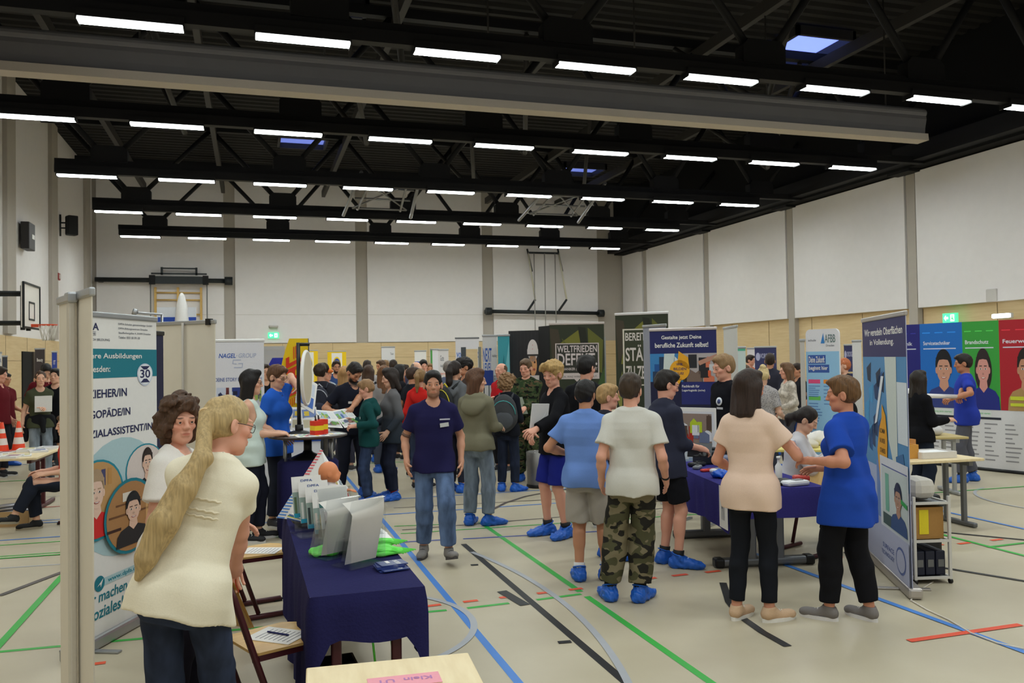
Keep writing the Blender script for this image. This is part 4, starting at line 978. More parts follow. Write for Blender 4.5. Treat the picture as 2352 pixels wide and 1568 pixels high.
# ------------------------------------------------------------------ left group of roll-ups
W_ = M_PW; TEAL = mat((22, 122, 140), .6); LTEAL = mat((178, 206, 212), .6); NAV = mat((34, 38, 84), .6); GRT = mat((120, 122, 130), .6); TL2 = mat((36, 138, 158), .6)
def p_dpfa(p):
    p.vm = ([0, .489, .519, .562, .60, .635, .665, .70, .835, .875, 1], [0, .615, .642, .675, .708, .738, .768, .80, .893, .918, 1])
    p.text('DPFA', .08, .925, .30, .96, NAV); p.rect(.06, .917, .27, .9185, NAV); p.text('GRUPPE', .06, .903, .27, .913, GRT); p.rect(.06, .899, .27, .9, NAV); p.text('SCHULE DURCH BILDUNG', .03, .875, .42, .886, GRT)
    for i, t in enumerate(('DPFA-Schulen gemeinnützige GmbH', 'DPFA-Bildungszentrum Dresden', 'Stauffenbergallee 4, 01099 Dresden', 'Telefon: 0351 81191-30')): p.text(t, .52, .955-.022*i, .52+(.42, .36, .40, .26)[i], .967-.022*i, GRT)
    p.rect(0, .70, 1, .835, TEAL); p.text('Unsere Ausbildungen', .075, .783, .80, .815, W_, 3); p.text('in Dresden:', .075, .728, .42, .757, W_, 3)
    p.ell(.84, .715, .10, .05, mat((206, 214, 232)), 3); p.ell(.84, .715, .09, .045, mat((240, 242, 246)), 4); p.text('30', .775, .695, .905, .735, NAV, 5); p.poly([(.78, .752), (.9, .752), (.86, .735), (.82, .735)], NAV, 5); p.poly([(.78, .678), (.9, .678), (.86, .692), (.82, .692)], NAV, 5)
    for i, (t, w) in enumerate((('ERZIEHER/IN', .53), ('LOGOPÄDE/IN', .57), ('SOZIALASSISTENT/IN', .85))): p.text(t, .085, .635-.073*i, .085+w, .662-.073*i+(.008 if i == 1 else 0), NAV)
    p.vm = None; p.ell(.55, .414, .50, .19, LTEAL)
    p.vm = ([0, .2, .45, .6], [.02, .235, .52, .67])
    p.ell(.84, .415, .25, .085, TL2, 2); p.ell(.84, .415, .235, .08, mat((222, 208, 202)), 3); p.person(.86, .338, .30, .15, (228, 188, 166), (50, 38, 34), (36, 38, 46), 4)
    p.ell(.26, .365, .30, .112, TL2, 10); p.ell(.26, .365, .28, .105, mat((196, 150, 96)), 11)
    for k in range(6): p.rect(.02+.07*k, .40, .065+.07*k, .445, mat(((120, 60, 40), (60, 70, 50), (200, 170, 110), (150, 90, 60), (70, 70, 110), (190, 140, 80))[k]), 12)
    p.person(.24, .262, .40, .19, (232, 196, 176), (176, 148, 118), (214, 44, 44), 13)
    p.ell(.62, .295, .31, .108, TEAL, 20); p.ell(.62, .295, .285, .099, mat((172, 124, 78)), 21); p.rect(.36, .30, .88, .306, mat((110, 72, 44)), 22); p.rect(.44, .33, .8, .335, mat((110, 72, 44)), 22); p.rect(.52, .34, .66, .365, mat((224, 214, 200)), 22); p.rect(.80, .26, .83, .36, mat((206, 160, 106)), 22); p.rect(.34, .262, .5, .27, mat((60, 34, 28)), 22)
    p.person(.64, .212, .40, .155, (224, 184, 162), (40, 36, 36), (36, 36, 40), 23, cap=(30, 30, 34))
    p.vm = None
    p.rect(.30, .148, .78, .172, LTEAL, 2); p.ell(.29, .160, .055, .024, TEAL, 3); p.poly([(.26, .152), (.33, .173), (.30, .148), (.295, .158)], W_, 4); p.text('www.dpfa.de', .38, .150, .74, .168, TL2, 3)
    p.text('Wir machen', .07, .102, .60, .136, TEAL, 2, .12, .0); p.text('Soziales!', .17, .052, .55, .09, TEAL, 2, .12, .0)
    p.poly([(.66, .098), (.98, .098), (.82, .125)], mat((128, 184, 196)), 2)
    for k in range(6): p.rect(.66+.055*k, .02, .69+.055*k, .092, mat((128, 184, 196)), 2)
rollup('rollup_banner', (-1.125, 6.03), (-.70, 6.98), 2.25, M_PW, 'white and teal training roll-up banner with round portraits, beside the curly-haired woman', draw=p_dpfa, pole=False)
A, B_ = atD(137, 690, 4.75), atD(211, 669, 4.1)
r = rollup('rollup_banner', (B_.x, B_.y), (A.x, A.y), 2.225, M_BEIGE, 'blank cream back of the roll-up banner nearest the camera at the left', pole=False)
w = (A-B_).length
MB().box((-.07, .03, 1.11), (.05, .03, 2.18), mat((206, 200, 190), .45, .3), None, .008).build('support_pole', None, r); MB().box((-.07, .03, 2.215), (.075, .045, .05), M_ALU, None, .01).build('pole_clip', None, r)
A, B_ = atD(357, 745, 8.95), atD(494, 738, 8.4)
r = rollup('rollup_banner', (A.x, A.y), (B_.x, B_.y), 2.3, M_BEIGE, 'blank cream back of a roll-up banner with a slim pole, behind the curly-haired woman', pole=False)
MB().cyl((-.0, -.03, .05), (-.0, -.025, 2.3), .012, M_GREY, 10).build('support_pole', None, r); MB().box((.31, -.0, 2.3), (.05, .05, .06), M_BLKP).build('end_cap', None, r)
A, B_ = atD(352, 764, 8.1), atD(374, 764, 8.3)
rollup('rollup_banner', (A.x, A.y), (B_.x, B_.y), A.z, mat((26, 28, 66), .6), 'narrow dark navy banner edge between the teal banner and the cream one', pole=False, railc=(40, 40, 44))
# the white model aeroplane nose up behind the cream banner
p0 = atD(418, 760, 15.6); r = empty('aeroplane_model', (p0.x, p0.y, 0), -.05, 'white upright glider shape with blue-edged wings behind the cream banner', 'aeroplane model')
z1 = atD(418, 672, 15.6).z
MB().lathe([(.135, 0), (.135, z1-.8), (.118, z1-.5), (.088, z1-.22), (.05, z1-.06), (.02, z1-.005), (0, z1)], mat((232, 230, 228), .35), n=20).build('fuselage', None, r)
zw, zm_, zb = atD(380, 705, 15.6).z, atD(380, 728, 15.6).z, atD(380, 748, 15.6).z
for s in (-1, 1):
    wl_ = .30 if s < 0 else .13; mb = MB().box((s*(.10+wl_/2), .02, (zw+zm_)/2), (wl_, .05, zw-zm_), mat((214, 218, 226), .4)); mb.box((s*(.10+wl_/2), .02, (zm_+zb)/2), (wl_, .06, zm_-zb), mat((36, 72, 168), .4)); mb.build('wing', None, r)
MB().cyl((.0, 0, 0), (.0, 0, .12), .5, M_GREY, 20).build('base', None, r)
p_ = atD(315, 718, 13.5); q_ = atD(372, 722, 14.2)
thing('wall_spotlight', MB().cyl(p_, q_, .018, M_ALU, 8).cyl(p_, p_+Vector((-.06, 0, .02)), .05, M_ALU, 10).cyl(q_, (q_.x, q_.y, .0), .02, M_ALU, 8).cyl((q_.x, q_.y, 0), (q_.x, q_.y, .03), .2, M_ALU, 14), None, 'slim grey lamp arm sticking out above the teal banner', 'lamp arm')
# NAGEL banner
BLU = mat((36, 86, 176), .6); LBL = mat((176, 182, 206), .6); B2 = mat((88, 104, 160), .6)
def pic(p, u0, v0, u1, v1, cols, seed=0, l=2, n=9):
    rr = random.Random(seed); p.rect(u0, v0, u1, v1, mat(cols[0]), l)
    for k in range(n):
        cu = rr.uniform(u0, u1); cv = rr.uniform(v0, v0+(v1-v0)*.75); a = rr.uniform(.06, .18)*(u1-u0); b = rr.uniform(.1, .3)*(v1-v0)
        x0, x1, y0, y1 = max(u0, cu-a), min(u1, cu+a), max(v0, cv-b), min(v1, cv+b)
        if k % 2: p.poly([(x0, y0), (x1, y0), (x1, y1-(y1-y0)*.3), ((x0+x1)/2, y1), (x0, y1-(y1-y0)*.3)], mat(cols[1+k % (len(cols)-1)]), l+1+k % 3)
        else: p.rect(x0, y0, x1, y1, mat(cols[1+k % (len(cols)-1)]), l+1+k % 3)
def p_nagel(p):
    p.text('NAGEL', .08, .885, .42, .915, BLU, 2, .15); p.rect(.435, .897, .455, .903, LBL); p.text('GROUP', .47, .885, .83, .915, LBL, 2, .15)
    for a, b in (((.38, .84), (.53, .873)), ((.34, .833), (.36, .873))): pass
    for pl in ([(.35, .845), (.365, .874), (.53, .874), (.525, .868), (.375, .868), (.37, .848), (.44, .848), (.435, .842)], [(.57, .85), (.555, .818), (.38, .818), (.385, .824), (.545, .824), (.55, .844), (.47, .844), (.475, .85)]): p.poly(pl, LBL, 2)
    p.text('DEINE STORY BEGINNT HIER!', .0, .73, .95, .755, B2)
    pics_ = [((200, 206, 224), (150, 40, 48), (120, 60, 60), (60, 70, 110)), ((40, 58, 128), (150, 170, 210), (28, 30, 60), (90, 110, 180)), ((190, 190, 200), (150, 170, 90), (90, 90, 100)), ((176, 170, 160), (120, 110, 100), (210, 200, 180)), ((196, 196, 200), (150, 205, 60), (110, 110, 116)), ((120, 130, 170), (50, 60, 110), (200, 190, 190))]
    for k in range(6):
        i, j = k % 3, k//3; pic(p, .03+.33*i-(.02 if i else 0), .56-.14*j, .03+.33*i+.25, .69-.14*j, pics_[k], k)
    for k in range(3): pic(p, .03+.33*k, .30, .28+.33*k, .41, pics_[(k*2+1) % 6], k+9)
    p.text('NAGEL-GROUP', .2, .1, .8, .14, BLU)
A, B_ = atD(493, 780, 12.6), atD(606, 783, 12.6)
rollup('rollup_banner', (A.x, A.y), (B_.x, B_.y), 2.23, mat((222, 220, 226), .6), 'white roll-up with blue slogan and photo grid behind the black-haired woman', draw=p_nagel, railc=(235, 235, 235))
# white promo counter with blue rim
c = (.36, 13.2); r = empty('promo_counter', (c[0], c[1], 0), -.1, 'white promotion counter with blue rim behind the black-haired woman', 'counter')
MB().box((0, 0, .52), (.75, .4, .98), mat((222, 222, 228), .5), None, .03).build('body', None, r); MB().box((0, 0, .02), (.78, .44, .05), M_BLKP).build('base', None, r); MB().box((0, 0, 1.02), (.85, .5, .04), M_PW, None, .01).box((0, 0, .985), (.83, .48, .03), mat((44, 84, 180))).build('counter_top', None, r)
# feather flags
def feather(p, h, w, rz, m, label, name='feather_flag', letters=None):
    r = empty(name, (p.x, p.y, 0), rz, label, 'flag'); n = 22; mb = MB(); L = []; Rr = []
    for k in range(n+1):
        t = k/n; z = .25+(h-.25)*t; b = w*(1-t**5)*(1 if t < .35 else 1); xl = -w*.5+w*.10*math.sin(t*3)+(w*.75*max(0, t-.62)**1.6*2.6 if t > .62 else 0); L.append((min(xl, w*.49), z)); Rr.append((w*.5, z))
    V = [(x, 0, z) for x, z in L]+[(x, 0.03*math.sin(z*2), z) for x, z in Rr]; V += [(x, .012+y*1, z) for x, y, z in V]; k = n+1
    F = [(i, k+i, k+i+1, i+1) for i in range(n)]+[(2*k+i+1, 3*k+i+1, 3*k+i, 2*k+i) for i in range(n)]
    mb.add(V, F, m, True)
    if letters: letters(mb)
    mb.build('flag_cloth', None, r); MB().tube([(w*.5+.02, 0, 0), (w*.5+.02, 0, h*.8), (w*.5, 0, h)], .016, M_BLKP, 8).build('pole', None, r); MB().box((w*.4, 0, .02), (.34, .34, .04), M_BLKP).build('base', None, r); return r
M_YEL = mat((238, 200, 22), .6); M_DRED = mat((214, 58, 30), .6)
def dhl(mb):
    # three slanted letters reading upwards, with speed lines
    def T(pts): mb.add([(-.10+y*.55, -.03, 1.32+x*.78) for x, y in pts], [list(range(len(pts)))[::1]], M_DRED)
    def par(x0, x1, y0, y1, sk=.35): T([(x0+sk*y0, y0), (x1+sk*y0, y0), (x1+sk*y1, y1), (x0+sk*y1, y1)])
    par(.0, .22, .30, .44); par(.0, .10, .0, .30); par(.16, .26, .02, .30)            # D
    par(.30, .38, .0, .44); par(.38, .50, .18, .27); par(.50, .58, .0, .44)           # H
    par(.62, .70, .0, .44); par(.70, .84, .0, .10)                                  # L
    for k in range(3): par(.74, 1.0, .22+.06*k, .245+.06*k); par(-.22, -.05, .1+.06*k, .125+.06*k)
p = atD(670, 800, 14.3); feather(p, 2.30, .52, .1, M_YEL, 'yellow feather flag with red slanted lettering behind the woman in blue', letters=dhl)
def qr(mb): mb.box((.12, -.02, 1.45), (.22, .01, .3), mat((206, 208, 220)))
p = atD(632, 830, 16.5); feather(p, 2.0, .7, .15, mat((36, 44, 150), .6), 'dark blue feather flag behind the yellow one', letters=qr)
# prize wheel and the high round table
r = empty('high_table', (.59, 9.62, 0), 0, 'round dark high table on four posts over a navy cloth-wrapped base', 'table')
MB().lathe([(0, 1.075), (.40, 1.075), (.43, 1.085), (.43, 1.10), (.41, 1.105), (0, 1.105)], mat((60, 46, 42), .35), n=36).build('table_top', None, r)
mb = MB(); n = 48; prof = [(.335, .0), (.335, .4), (.33, .80), (.30, .83), (0, .83)]; V = []; F = []
for rr_, z in prof:
    for k in range(n): a = 2*PI*k/n; q = rr_*(1+.02*math.sin(9*a)*(1 if z < .8 else 0)); V.append((q*math.cos(a), q*math.sin(a), z))
for i in range(len(prof)-1):
    for k in range(n): F.append((i*n+k, i*n+(k+1) % n, (i+1)*n+(k+1) % n, (i+1)*n+k))
mb.add(V, F, M_NAVYC, True); mb.build('cloth_wrap', None, r)
for a in (35, 145, 215, 325): MB().cyl((.30*math.cos(math.radians(a)), .24*math.sin(math.radians(a)), .82), (.30*math.cos(math.radians(a)), .24*math.sin(math.radians(a)), 1.08), .016, M_ALU, 10).build('post', None, r)
MB().cyl((-.0, .05, .83), (-.0, .05, 1.08), .045, M_BLKP, 14).lathe([(.2, .83), (.18, .85), (.06, .9), (.04, .93)], M_BLKP, (0, .05, 0), 20).build('centre_column', None, r)
wp = atY(687, 980, 9.75); r = empty('prize_wheel', (wp.x, 9.75, 1.106), 0, 'prize wheel seen edge-on hanging on a black post, on the high table', 'prize wheel')
MB().cyl((0, 0, 0), (0, 0, 1.02), .022, M_BLKP, 12).cyl((0, 0, .0), (0, 0, .10), .045, M_BLKP, 14).lathe([(.12, 0), (.11, .02), (.03, .04)], M_BLKP, n=18).build('post', None, r)
MB().cyl((0, 0, 1.0), (.12, .05, 1.0), .02, M_BLKP, 10).cyl((0, 0, .62), (.06, .03, .62), .025, M_BLKP, 10).build('arm', None, r)
ang = math.radians(77); ax = Vector((math.sin(ang), math.cos(ang)*-1, 0))
wc = Vector((.075, .06, .62)); u_ = Vector((0, 0, 1)); v_ = ax.cross(u_)
mb = MB(); ring = [wc+.30*(math.cos(2*PI*k/40)*u_+math.sin(2*PI*k/40)*v_) for k in range(40)]
mb.add(ring+[q+ax*.03 for q in ring], [list(range(40)), list(range(40, 80))[::-1]], mat((206, 194, 170), .7)); mb.tube([q+ax*.015 for q in ring], .02, M_PW, 8, close=True); mb.build('wheel_disc', None, r)
def pt(x, y, z=1.107): return (x, y, z)
r = empty('pen_box', (.71, 9.46, 1.107), .5, 'red and yellow striped pen box on the high table', 'pen box')
mb = MB()
for dx, dy, h in ((-.04, 0, .155), (.05, .05, .165)):
    for k, cc in enumerate(((214, 50, 34), (238, 204, 40), (222, 58, 36))): mb.box((dx, dy, h*(k+.5)/3), (.11, .1, h/3), mat(cc, .5))
mb.build('boxes', None, r)
for k in range(4): MB().cyl((-.05+.03*k, .02*k, .15), (-.055+.035*k, .02*k+.01, .21), .007, (M_BLKP, M_PW)[k % 2], 8).build('pen', None, r)
for i, (x, y, a, w, d, lab) in enumerate(((.62, 9.32, .1, .34, .2, 'white printed leaflet on the near edge of the high table'), (.84, 9.5, .25, .24, .2, 'white game sheet with coloured dots on the high table'), (.50, 9.5, -.3, .28, .2, 'pale leaflet beside the post on the high table'))):
    def sd(mb, t, w=w, d=d, i=i):
        for k in range(5): mb.box((-w*.35+w*.17*k, .0, t+.0008), (w*.09, d*.5, .001), mat(((120, 190, 150), (210, 120, 130), (180, 190, 200), (230, 200, 90), (150, 170, 210))[(k+i) % 5]))
    slab('leaflet', (x, y, 1.1065), w, d, .004, a, M_PW, lab, 'leaflet', sides=sd)
jp = atY(638, 966, 10.3); r = empty('glass_jar', (jp.x, 10.3, 0), 0)
cz = 0.0
# white side table behind the high table carrying the jar and brochure stand
r2 = empty('counter_table', (.52, 11.2, 0), -.08, 'white counter with brochures behind the high table', 'table'); MB().box((0, 0, 1.0), (.9, .5, .04), mat((226, 228, 236), .5), None, .01).build('table_top', None, r2); MB().box((-.05, 0, .49), (.75, .4, .97), mat((222, 222, 228), .5)).box((-.05, -.2, .93), (.76, .01, .06), mat((44, 84, 180))).build('body', None, r2)
r.location = (.25, 11.02, 1.021); tag(r, 'glass jar with coloured bits at the bottom beside the black-haired woman', 'jar')
MB().lathe([(0, .003), (.095, .003), (.10, .02), (.10, .24), (.075, .29), (.07, .32), (.078, .325), (.078, .34), (.066, .34), (.062, .30), (.09, .24), (.092, .03), (0, .02)], M_ACR, n=24).build('glass', None, r)
mb = MB()
for k in range(26): a = rnd.uniform(0, 6.28); q = rnd.uniform(0, .075); mb.box((q*math.cos(a), q*math.sin(a), .035+rnd.uniform(0, .05)), (.03, .016, .014), mat(((150, 80, 50), (50, 50, 60), (190, 150, 60), (170, 110, 80))[k % 4]), Matrix.Rotation(rnd.uniform(0, 6), 3, 'Z'))
mb.build('filling', None, r)
for i, (x, y, z, a, tl, lab) in enumerate(((.72, 11.05, 1.02, .35, .5, 'brochure stand leaning at the right of the high table post'), (.58, 11.15, 1.02, -.2, .6, 'upright framed price sheet behind the high table'))):
    r = empty('brochure_stand', (x, y, z), a, lab, 'brochure stand'); pn = Panel(.22, .30, M_PW); pn.rect(.08, .55, .92, .9, mat((120, 140, 190))); pn.rect(.08, .1, .6, .45, mat((200, 190, 160))); pn.rect(.2, .62, .5, .82, mat((220, 190, 70)), 2)
    o = pn.build('printed_sheet', r, (-.11, 0, .02)); o.rotation_euler = (-.3, 0, 0); MB().cyl((-.08, .02, .22), (-.1, .16, .0), .005, M_ALU, 6).cyl((.08, .02, .22), (.1, .16, .0), .005, M_ALU, 6).build('wire_leg', None, r)
MB_ = MB().cyl((0, 0, 0), (0, 0, .0001), .01, M_BLKP)
tp = fl(612, 1172); r = empty('easel', (tp.x+.18, tp.y+.35, 0), 0, 'black tripod easel leg beside the black-haired woman', 'easel')
for a in (200, 330, 90): MB().cyl((.28*math.cos(math.radians(a)), .28*math.sin(math.radians(a)), .0), (0, 0, .62), .018, M_BLKP, 8).build('leg', None, r)
# ------------------------------------------------------------------ the long navy table in front
TZ = .765
ta = math.atan2(6.75-4.2, .0); tc = (.525, 5.45); trz = .012
r = table('exhibition_table', tc, .54, 2.44, .755, trz, M_MAPLE, M_RED, 'long school table with dark red legs under the navy tablecloth', legs='c')
def hem_a(s, t):
    if s == 0: return .53+.015*math.sin(t*7)-.16*max(0, .18-t)/.18-.15*max(0, t-.84)/.16
    if s == 1: return .38-.10*max(0, .2-t)/.2+.02*math.sin(t*20)
    if s == 2: return .30
    return .10+.06*math.sin(t*9)-.0+(.22*max(0, t-.82)/.18)
tablecloth(tc, .565, 2.5, TZ, trz, M_NAVYC, 'navy tablecloth over the long table with brochures and doll', hem_a, 3)
zt = TZ+.003
# paper pyramid
pb = [Vector(fl(640, 1166, zt)), Vector(fl(812, 1150, zt)), Vector((.30, 6.62, zt))]
base = [Vector((.165, 6.42, 0)), Vector((.60, 5.95, 0)), Vector((.77, 6.55, 0)), Vector((.33, 6.66, 0))]; ap = Vector((.485, 6.38, 1.262-zt))
mb = MB(); WHT = paper((238, 236, 234))
mb.add([base[0], base[1], ap], [(0, 1, 2)], WHT).add([base[1], base[2], ap], [(0, 1, 2)], WHT).add([base[2], base[3], ap], [(0, 1, 2)], WHT).add([base[3], base[0], ap], [(0, 1, 2)], WHT).add(base, [(0, 1, 2, 3)], WHT)
def onf(a, b, c, pts, m, o=.0025):
    nn = (b-a).cross(c-a).normalized(); V = [a+(b-a)*(u)+(c-a)*v+nn*o for u, v in pts]; mb.add(V, [list(range(len(V)))], m)
for k in range(24):
    t = k/24; m_ = mat((90, 140, 210)) if t < .52 else mat((226, 110, 120))
    onf(base[0], base[1], ap, [(.0, t), (.07*(1-t)+.05, t), (.07*(1-t)+.05, t+.02), (.0, t+.02)], m_)
    if k < 20: onf(base[1], base[2], ap, [(.0, .25+t*.7), (.05, .25+t*.7), (.05, .265+t*.7), (0, .265+t*.7)], mat((206, 120, 110)) if k % 2 else mat((120, 180, 120)))
onf(base[0], base[1], ap, [(.28, .68), (.40, .62), (.38, .72), (.26, .76)], mat((60, 80, 150))); onf(base[0], base[1], ap, [(.5+.07*math.cos(a), .2+.07*math.sin(a)) for a in [q*PI/7 for q in range(14)]], mat((188, 196, 220)))
onf(base[1], base[2], ap, [(.0, .0), (1, 0), (.93, .07), (.0, .07)], mat((54, 56, 116))); onf(base[1], base[2], ap, [(0, .07), (.93, .07), (.83, .17), (0, .17)], mat((164, 206, 74)))
for k, (u, v) in enumerate(((.15, .25), (.4, .22), (.6, .2), (.2, .42), (.42, .4), (.15, .6), (.3, .55))): onf(base[1], base[2], ap, [(u, v), (u+.12, v-.02), (u+.11, v+.08), (u, v+.1)], mat(((90, 120, 80), (40, 60, 70), (180, 60, 60), (190, 170, 110), (150, 160, 170), (210, 190, 90), (120, 100, 80))[k]))
thing('paper_pyramid', mb, None, 'white paper pyramid display with striped edges and pictures on the navy table', 'paper pyramid', loc=(0, 0, zt))
# doll
s_ = SDF(); d0 = np.array([.50, 5.95, zt])
s_.ell((0, 0, .375), (.068, .078, .072), k=.02).ell((.028, -.012, .345), (.05, .05, .045), k=.02).ell((.074, -.012, .36), (.012, .012, .012), k=.01).ell((.045, -.05, .335), (.02, .02, .02), k=.02).ell((-.006, -.076, .36), (.014, .008, .02), k=.006).seg((0, 0, .33), (0, 0, .22), .03, .03, k=.02)
s_.seg((.01, -.03, .26), (.10, -.09, .255), .022, .019, k=.01)
hd, hf_ = hand_parts((.105, -.092, .255), (.8, -.55, 0), (0, 0, -1), -1, .42, .3)
s_.ell(hd[0], (.022, .018, .009), np.array([hd[1], hd[2], hd[3]]).T, k=.008).seg((0, 0, .25), (0, 0, .08), .04, .045, k=.02)
P, Q = s_.mesh(.0065); r = empty('baby_doll', d0, .1, 'bald baby doll in white sitting behind the leaflet rack on the navy table', 'doll')
col_base[0] = np.array(lin((222, 140, 96))); np_object('body', P, Q, SKIN_M, r, np.tile(col_base[0], (len(P), 1)), hf_)
g = SDF(); g.seg((0, 0, .285), (0, 0, .05), .05, .07, k=.02).seg((.01, -.03, .265), (.092, -.085, .258), .03, .028, k=.02).seg((-.03, .02, .265), (-.07, -.04, .2), .03, .026, k=.02).seg((.03, -.02, .05), (.09, -.12, .035), .038, .03, k=.02).seg((-.03, -.02, .05), (-.06, -.14, .035), .038, .03, k=.02).half((0, 0, .001), (0, 0, -1))
P, Q = g.mesh(.009); np_object('romper', P, Q, cloth((232, 228, 232)), r)
# tiered leaflet rack
r = empty('leaflet_rack', (.385, 5.70, zt), .22, 'clear rack of white leaflets in tiers in front of the doll', 'leaflet rack')
for k in range(4):
    pn = Panel(.20, .27, M_PW, .004); pn.rect(0, .0, 1, .62, mat((150, 168, 160))); pn.text('DPFA', .3, .86, .7, .92, B2)
    for q in range(6): pn.rect(.04+.16*q, .05+.02*(q % 3), .12+.16*q, .5-.05*(q % 2), mat(((90, 110, 80), (220, 220, 215), (60, 70, 70), (200, 190, 180), (180, 160, 60), (120, 140, 150))[(q+k) % 6]), 2)
    pn.rect(0, 0, 1, .1, mat((40, 150, 180)), 3); o = pn.build('leaflet', r, (-.105+.03*k, .10-.055*k, .105-.03*k)); o.rotation_euler = (-.25, 0, 0)
MB().box((0.03, .03, .006), (.30, .26, .008), M_ACR).box((0.03, .14, .17), (.26, .006, .32), M_ACR, Matrix.Rotation(-.25, 3, 'X')).box((.03, -.1, .05), (.28, .005, .09), M_ACR).build('holder', None, r)
# acrylic brochure holders
def holder(x, y, rz, lab, w=.25, h=.31, sheet=True, pic_=False, hsheet=.02):
    r = empty('brochure_holder', (x, y, zt), rz, lab, 'brochure holder'); R_ = Matrix.Rotation(-.28, 3, 'X'); mb = MB(); mb.box((0, .0, .004), (w, .19, .004), M_ACR); mb.box((0, .0+.05, h/2+.02), (w, .004, h), M_ACR, R_); mb.box((0, -.03, .09), (w, .003, .15), M_ACR, R_)
    for s in (-1, 1): mb.prism([(-.09, 0), (.09, 0), (.10, h*.85), (.05, h*.85), (-.03, .16)], .003, M_ACR, Matrix(((0, 0, 1, s*w/2), (1, 0, 0, 0), (0, 1, 0, .0), (0, 0, 0, 1))))
    mb.build('clear_holder', None, r)
    if sheet:
        pn = MB(); 
        def bend(u, v, w=w): 
            return ((u-.5)*(w-.02), .02-.02*0+.28*(h*v)-.06*max(0, v-.72)**1.5*10*(0.3+u), .02+h*v*1.02-.10*max(0, v-.75)*(.3+u))
        pn.grid(bend, 8, 12, paper((216, 212, 206)), True); pn.build('brochure', None, r)
    if pic_:
        pn = Panel(w-.02, h*1.0, M_PW, .003); pn.rect(.0, .62, .65, .74, mat((58, 140, 140))); pn.text('Ausbildung', .06, .65, .6, .71, M_PW, 2); pn.text('DPFA', .68, .66, .94, .74, B2); pn.person(.35, .12, .5, .4, (206, 160, 130), (50, 34, 28), (60, 80, 110)); pn.person(.72, .05, .46, .42, (214, 170, 140), (70, 46, 36), (150, 90, 70))
        o = pn.build('brochure', r, (-(w-.02)/2, .035, .03)); o.rotation_euler = (-.28, 0, 0)
    return r
holder(.52, 5.32, .35, 'clear holder with photo brochure at the middle of the navy table', .22, .33, False, True)
holder(.455, 5.05, math.pi+.55, 'clear holder with blank backs of brochures, the left of the pair', .24, .33, True)
holder(.56, 4.78, math.pi+.55, 'clear holder with blank brochure backs, nearest the front edge', .24, .36, True)
holder(.60, 5.1, math.pi+.6, 'clear holder with white brochures behind the pair of holders', .22, .30, True)
# pen bowl, glass blocks, green bags, cards, papers
r = empty('pen_bowl', (.35, 6.02, zt), 0, 'dark bowl of pens on the left edge of the navy table', 'bowl'); MB().lathe([(.05, 0), (.09, .03), (.10, .045), (.092, .045), (.05, .012), (0, .01)], M_BLKP, n=24).build('bowl', None, r)
for k in range(9):
    a = k*.5-1; MB().cyl((.03*math.cos(a), .03*math.sin(a), .02), (-.13*math.cos(a*.4+.2), .13*math.sin(a*.6), .075), .0055, mat(((60, 90, 150), (230, 228, 220), (210, 190, 70), (50, 110, 120))[k % 4], .3), 8).build('pen', None, r)
for i, (x, y, h) in enumerate(((.405, 5.52, .1), (.44, 5.60, .07))): thing('glass_block', MB().box((0, 0, h/2), (.06, .06, h), M_ACR, None, .012).box((0, 0, h+.015), (.04, .04, .03), M_ACR, None, .012), None, ('tall clear glass paperweight left of the brochure holders', 'short clear glass paperweight behind the tall one')[i], 'paperweight', loc=(x, y, zt), rz=.3*i)
M_GREEN = mat((104, 226, 84), .6, 0, .3, 40, .08)
def green_bag(x, y, w, d, rz, lab, cords=True):
    r = empty('drawstring_bag', (x, y, zt), rz, lab, 'bag'); g = SDF(); g.ell((0, 0, .012), (w/2, d/2, .02), k=.01).ell((.0, 0, .014), (w*.42, d*.46, .022), k=.02); g.half((0, 0, .001), (0, 0, -1)); g.noise(folds(int(x*100), .005, 60)); P, Q = g.mesh(.008); np_object('folded_cloth', P, Q, M_GREEN, r)
    if cords:
        mb = MB()
        for k in range(6): mb.tube([(-w*.3+.02*math.sin(k), -d*.35+.012*k, .03), (w*.1, -d*.42+.02*k+.01*math.sin(k*2), .034), (w*.35, -d*.3+.018*k, .028), (w*.55+.012*k, -d*.25+.02*k, .008)], .004, M_GREEN, 6)
        mb.build('cord', None, r)
green_bag(.70, 5.02, .30, .24, -.3, 'folded bright green drawstring bag with cords near the right table edge'); green_bag(.73, 5.22, .22, .12, -.2, 'second green drawstring bag with cords, behind the larger green one'); green_bag(.40, 5.12, .17, .2, .2, 'flat folded green bag under the left brochure holder', False)
for k in range(5):
    def sd(mb, t): 
        V, F = text_mesh('AUSBILDUNG'); mb.add([(.04-b*.025, -.05+a*.09, t+.001) for a, b in V], F, M_PW); mb.box((-.02, .02, t+.0006), (.02, .05, .001), M_PW)
    slab('info_card', (.715+.012*math.sin(k*2), 4.60+.022*k*(k > 1)-.01*k, zt+.005*k), .15, .11, .005, .12+.12*math.sin(k*1.7), mat((40, 56, 116), .3), ['dark blue info card at the bottom of the fanned pile', 'dark blue info card second from the bottom of the pile', 'dark blue info card in the middle of the pile', 'dark blue info card second from the top', 'dark blue info card on top of the fanned pile'][k], 'card', 'dark blue cards on the navy table', sd)
def lines(mb, t, w=.2, d=.28):
    for k in range(8): mb.box((0, -.11+.028*k, t+.0006), (.15, .004, .001), GRT)
slab('paper_sheet', (.735, 5.66, zt), .2, .24, .003, .1, M_PW, 'white printed sheet farther back at the right table edge', 'paper', sides=lines)
slab('paper_sheet', (.74, 5.44, zt), .21, .2, .003, .05, M_PW, 'white sheet with dark picture and a pencil at the right table edge', 'paper', sides=lambda mb, t: mb.box((-.04, -.03, t+.001), (.09, .08, .001), mat((70, 70, 74))))
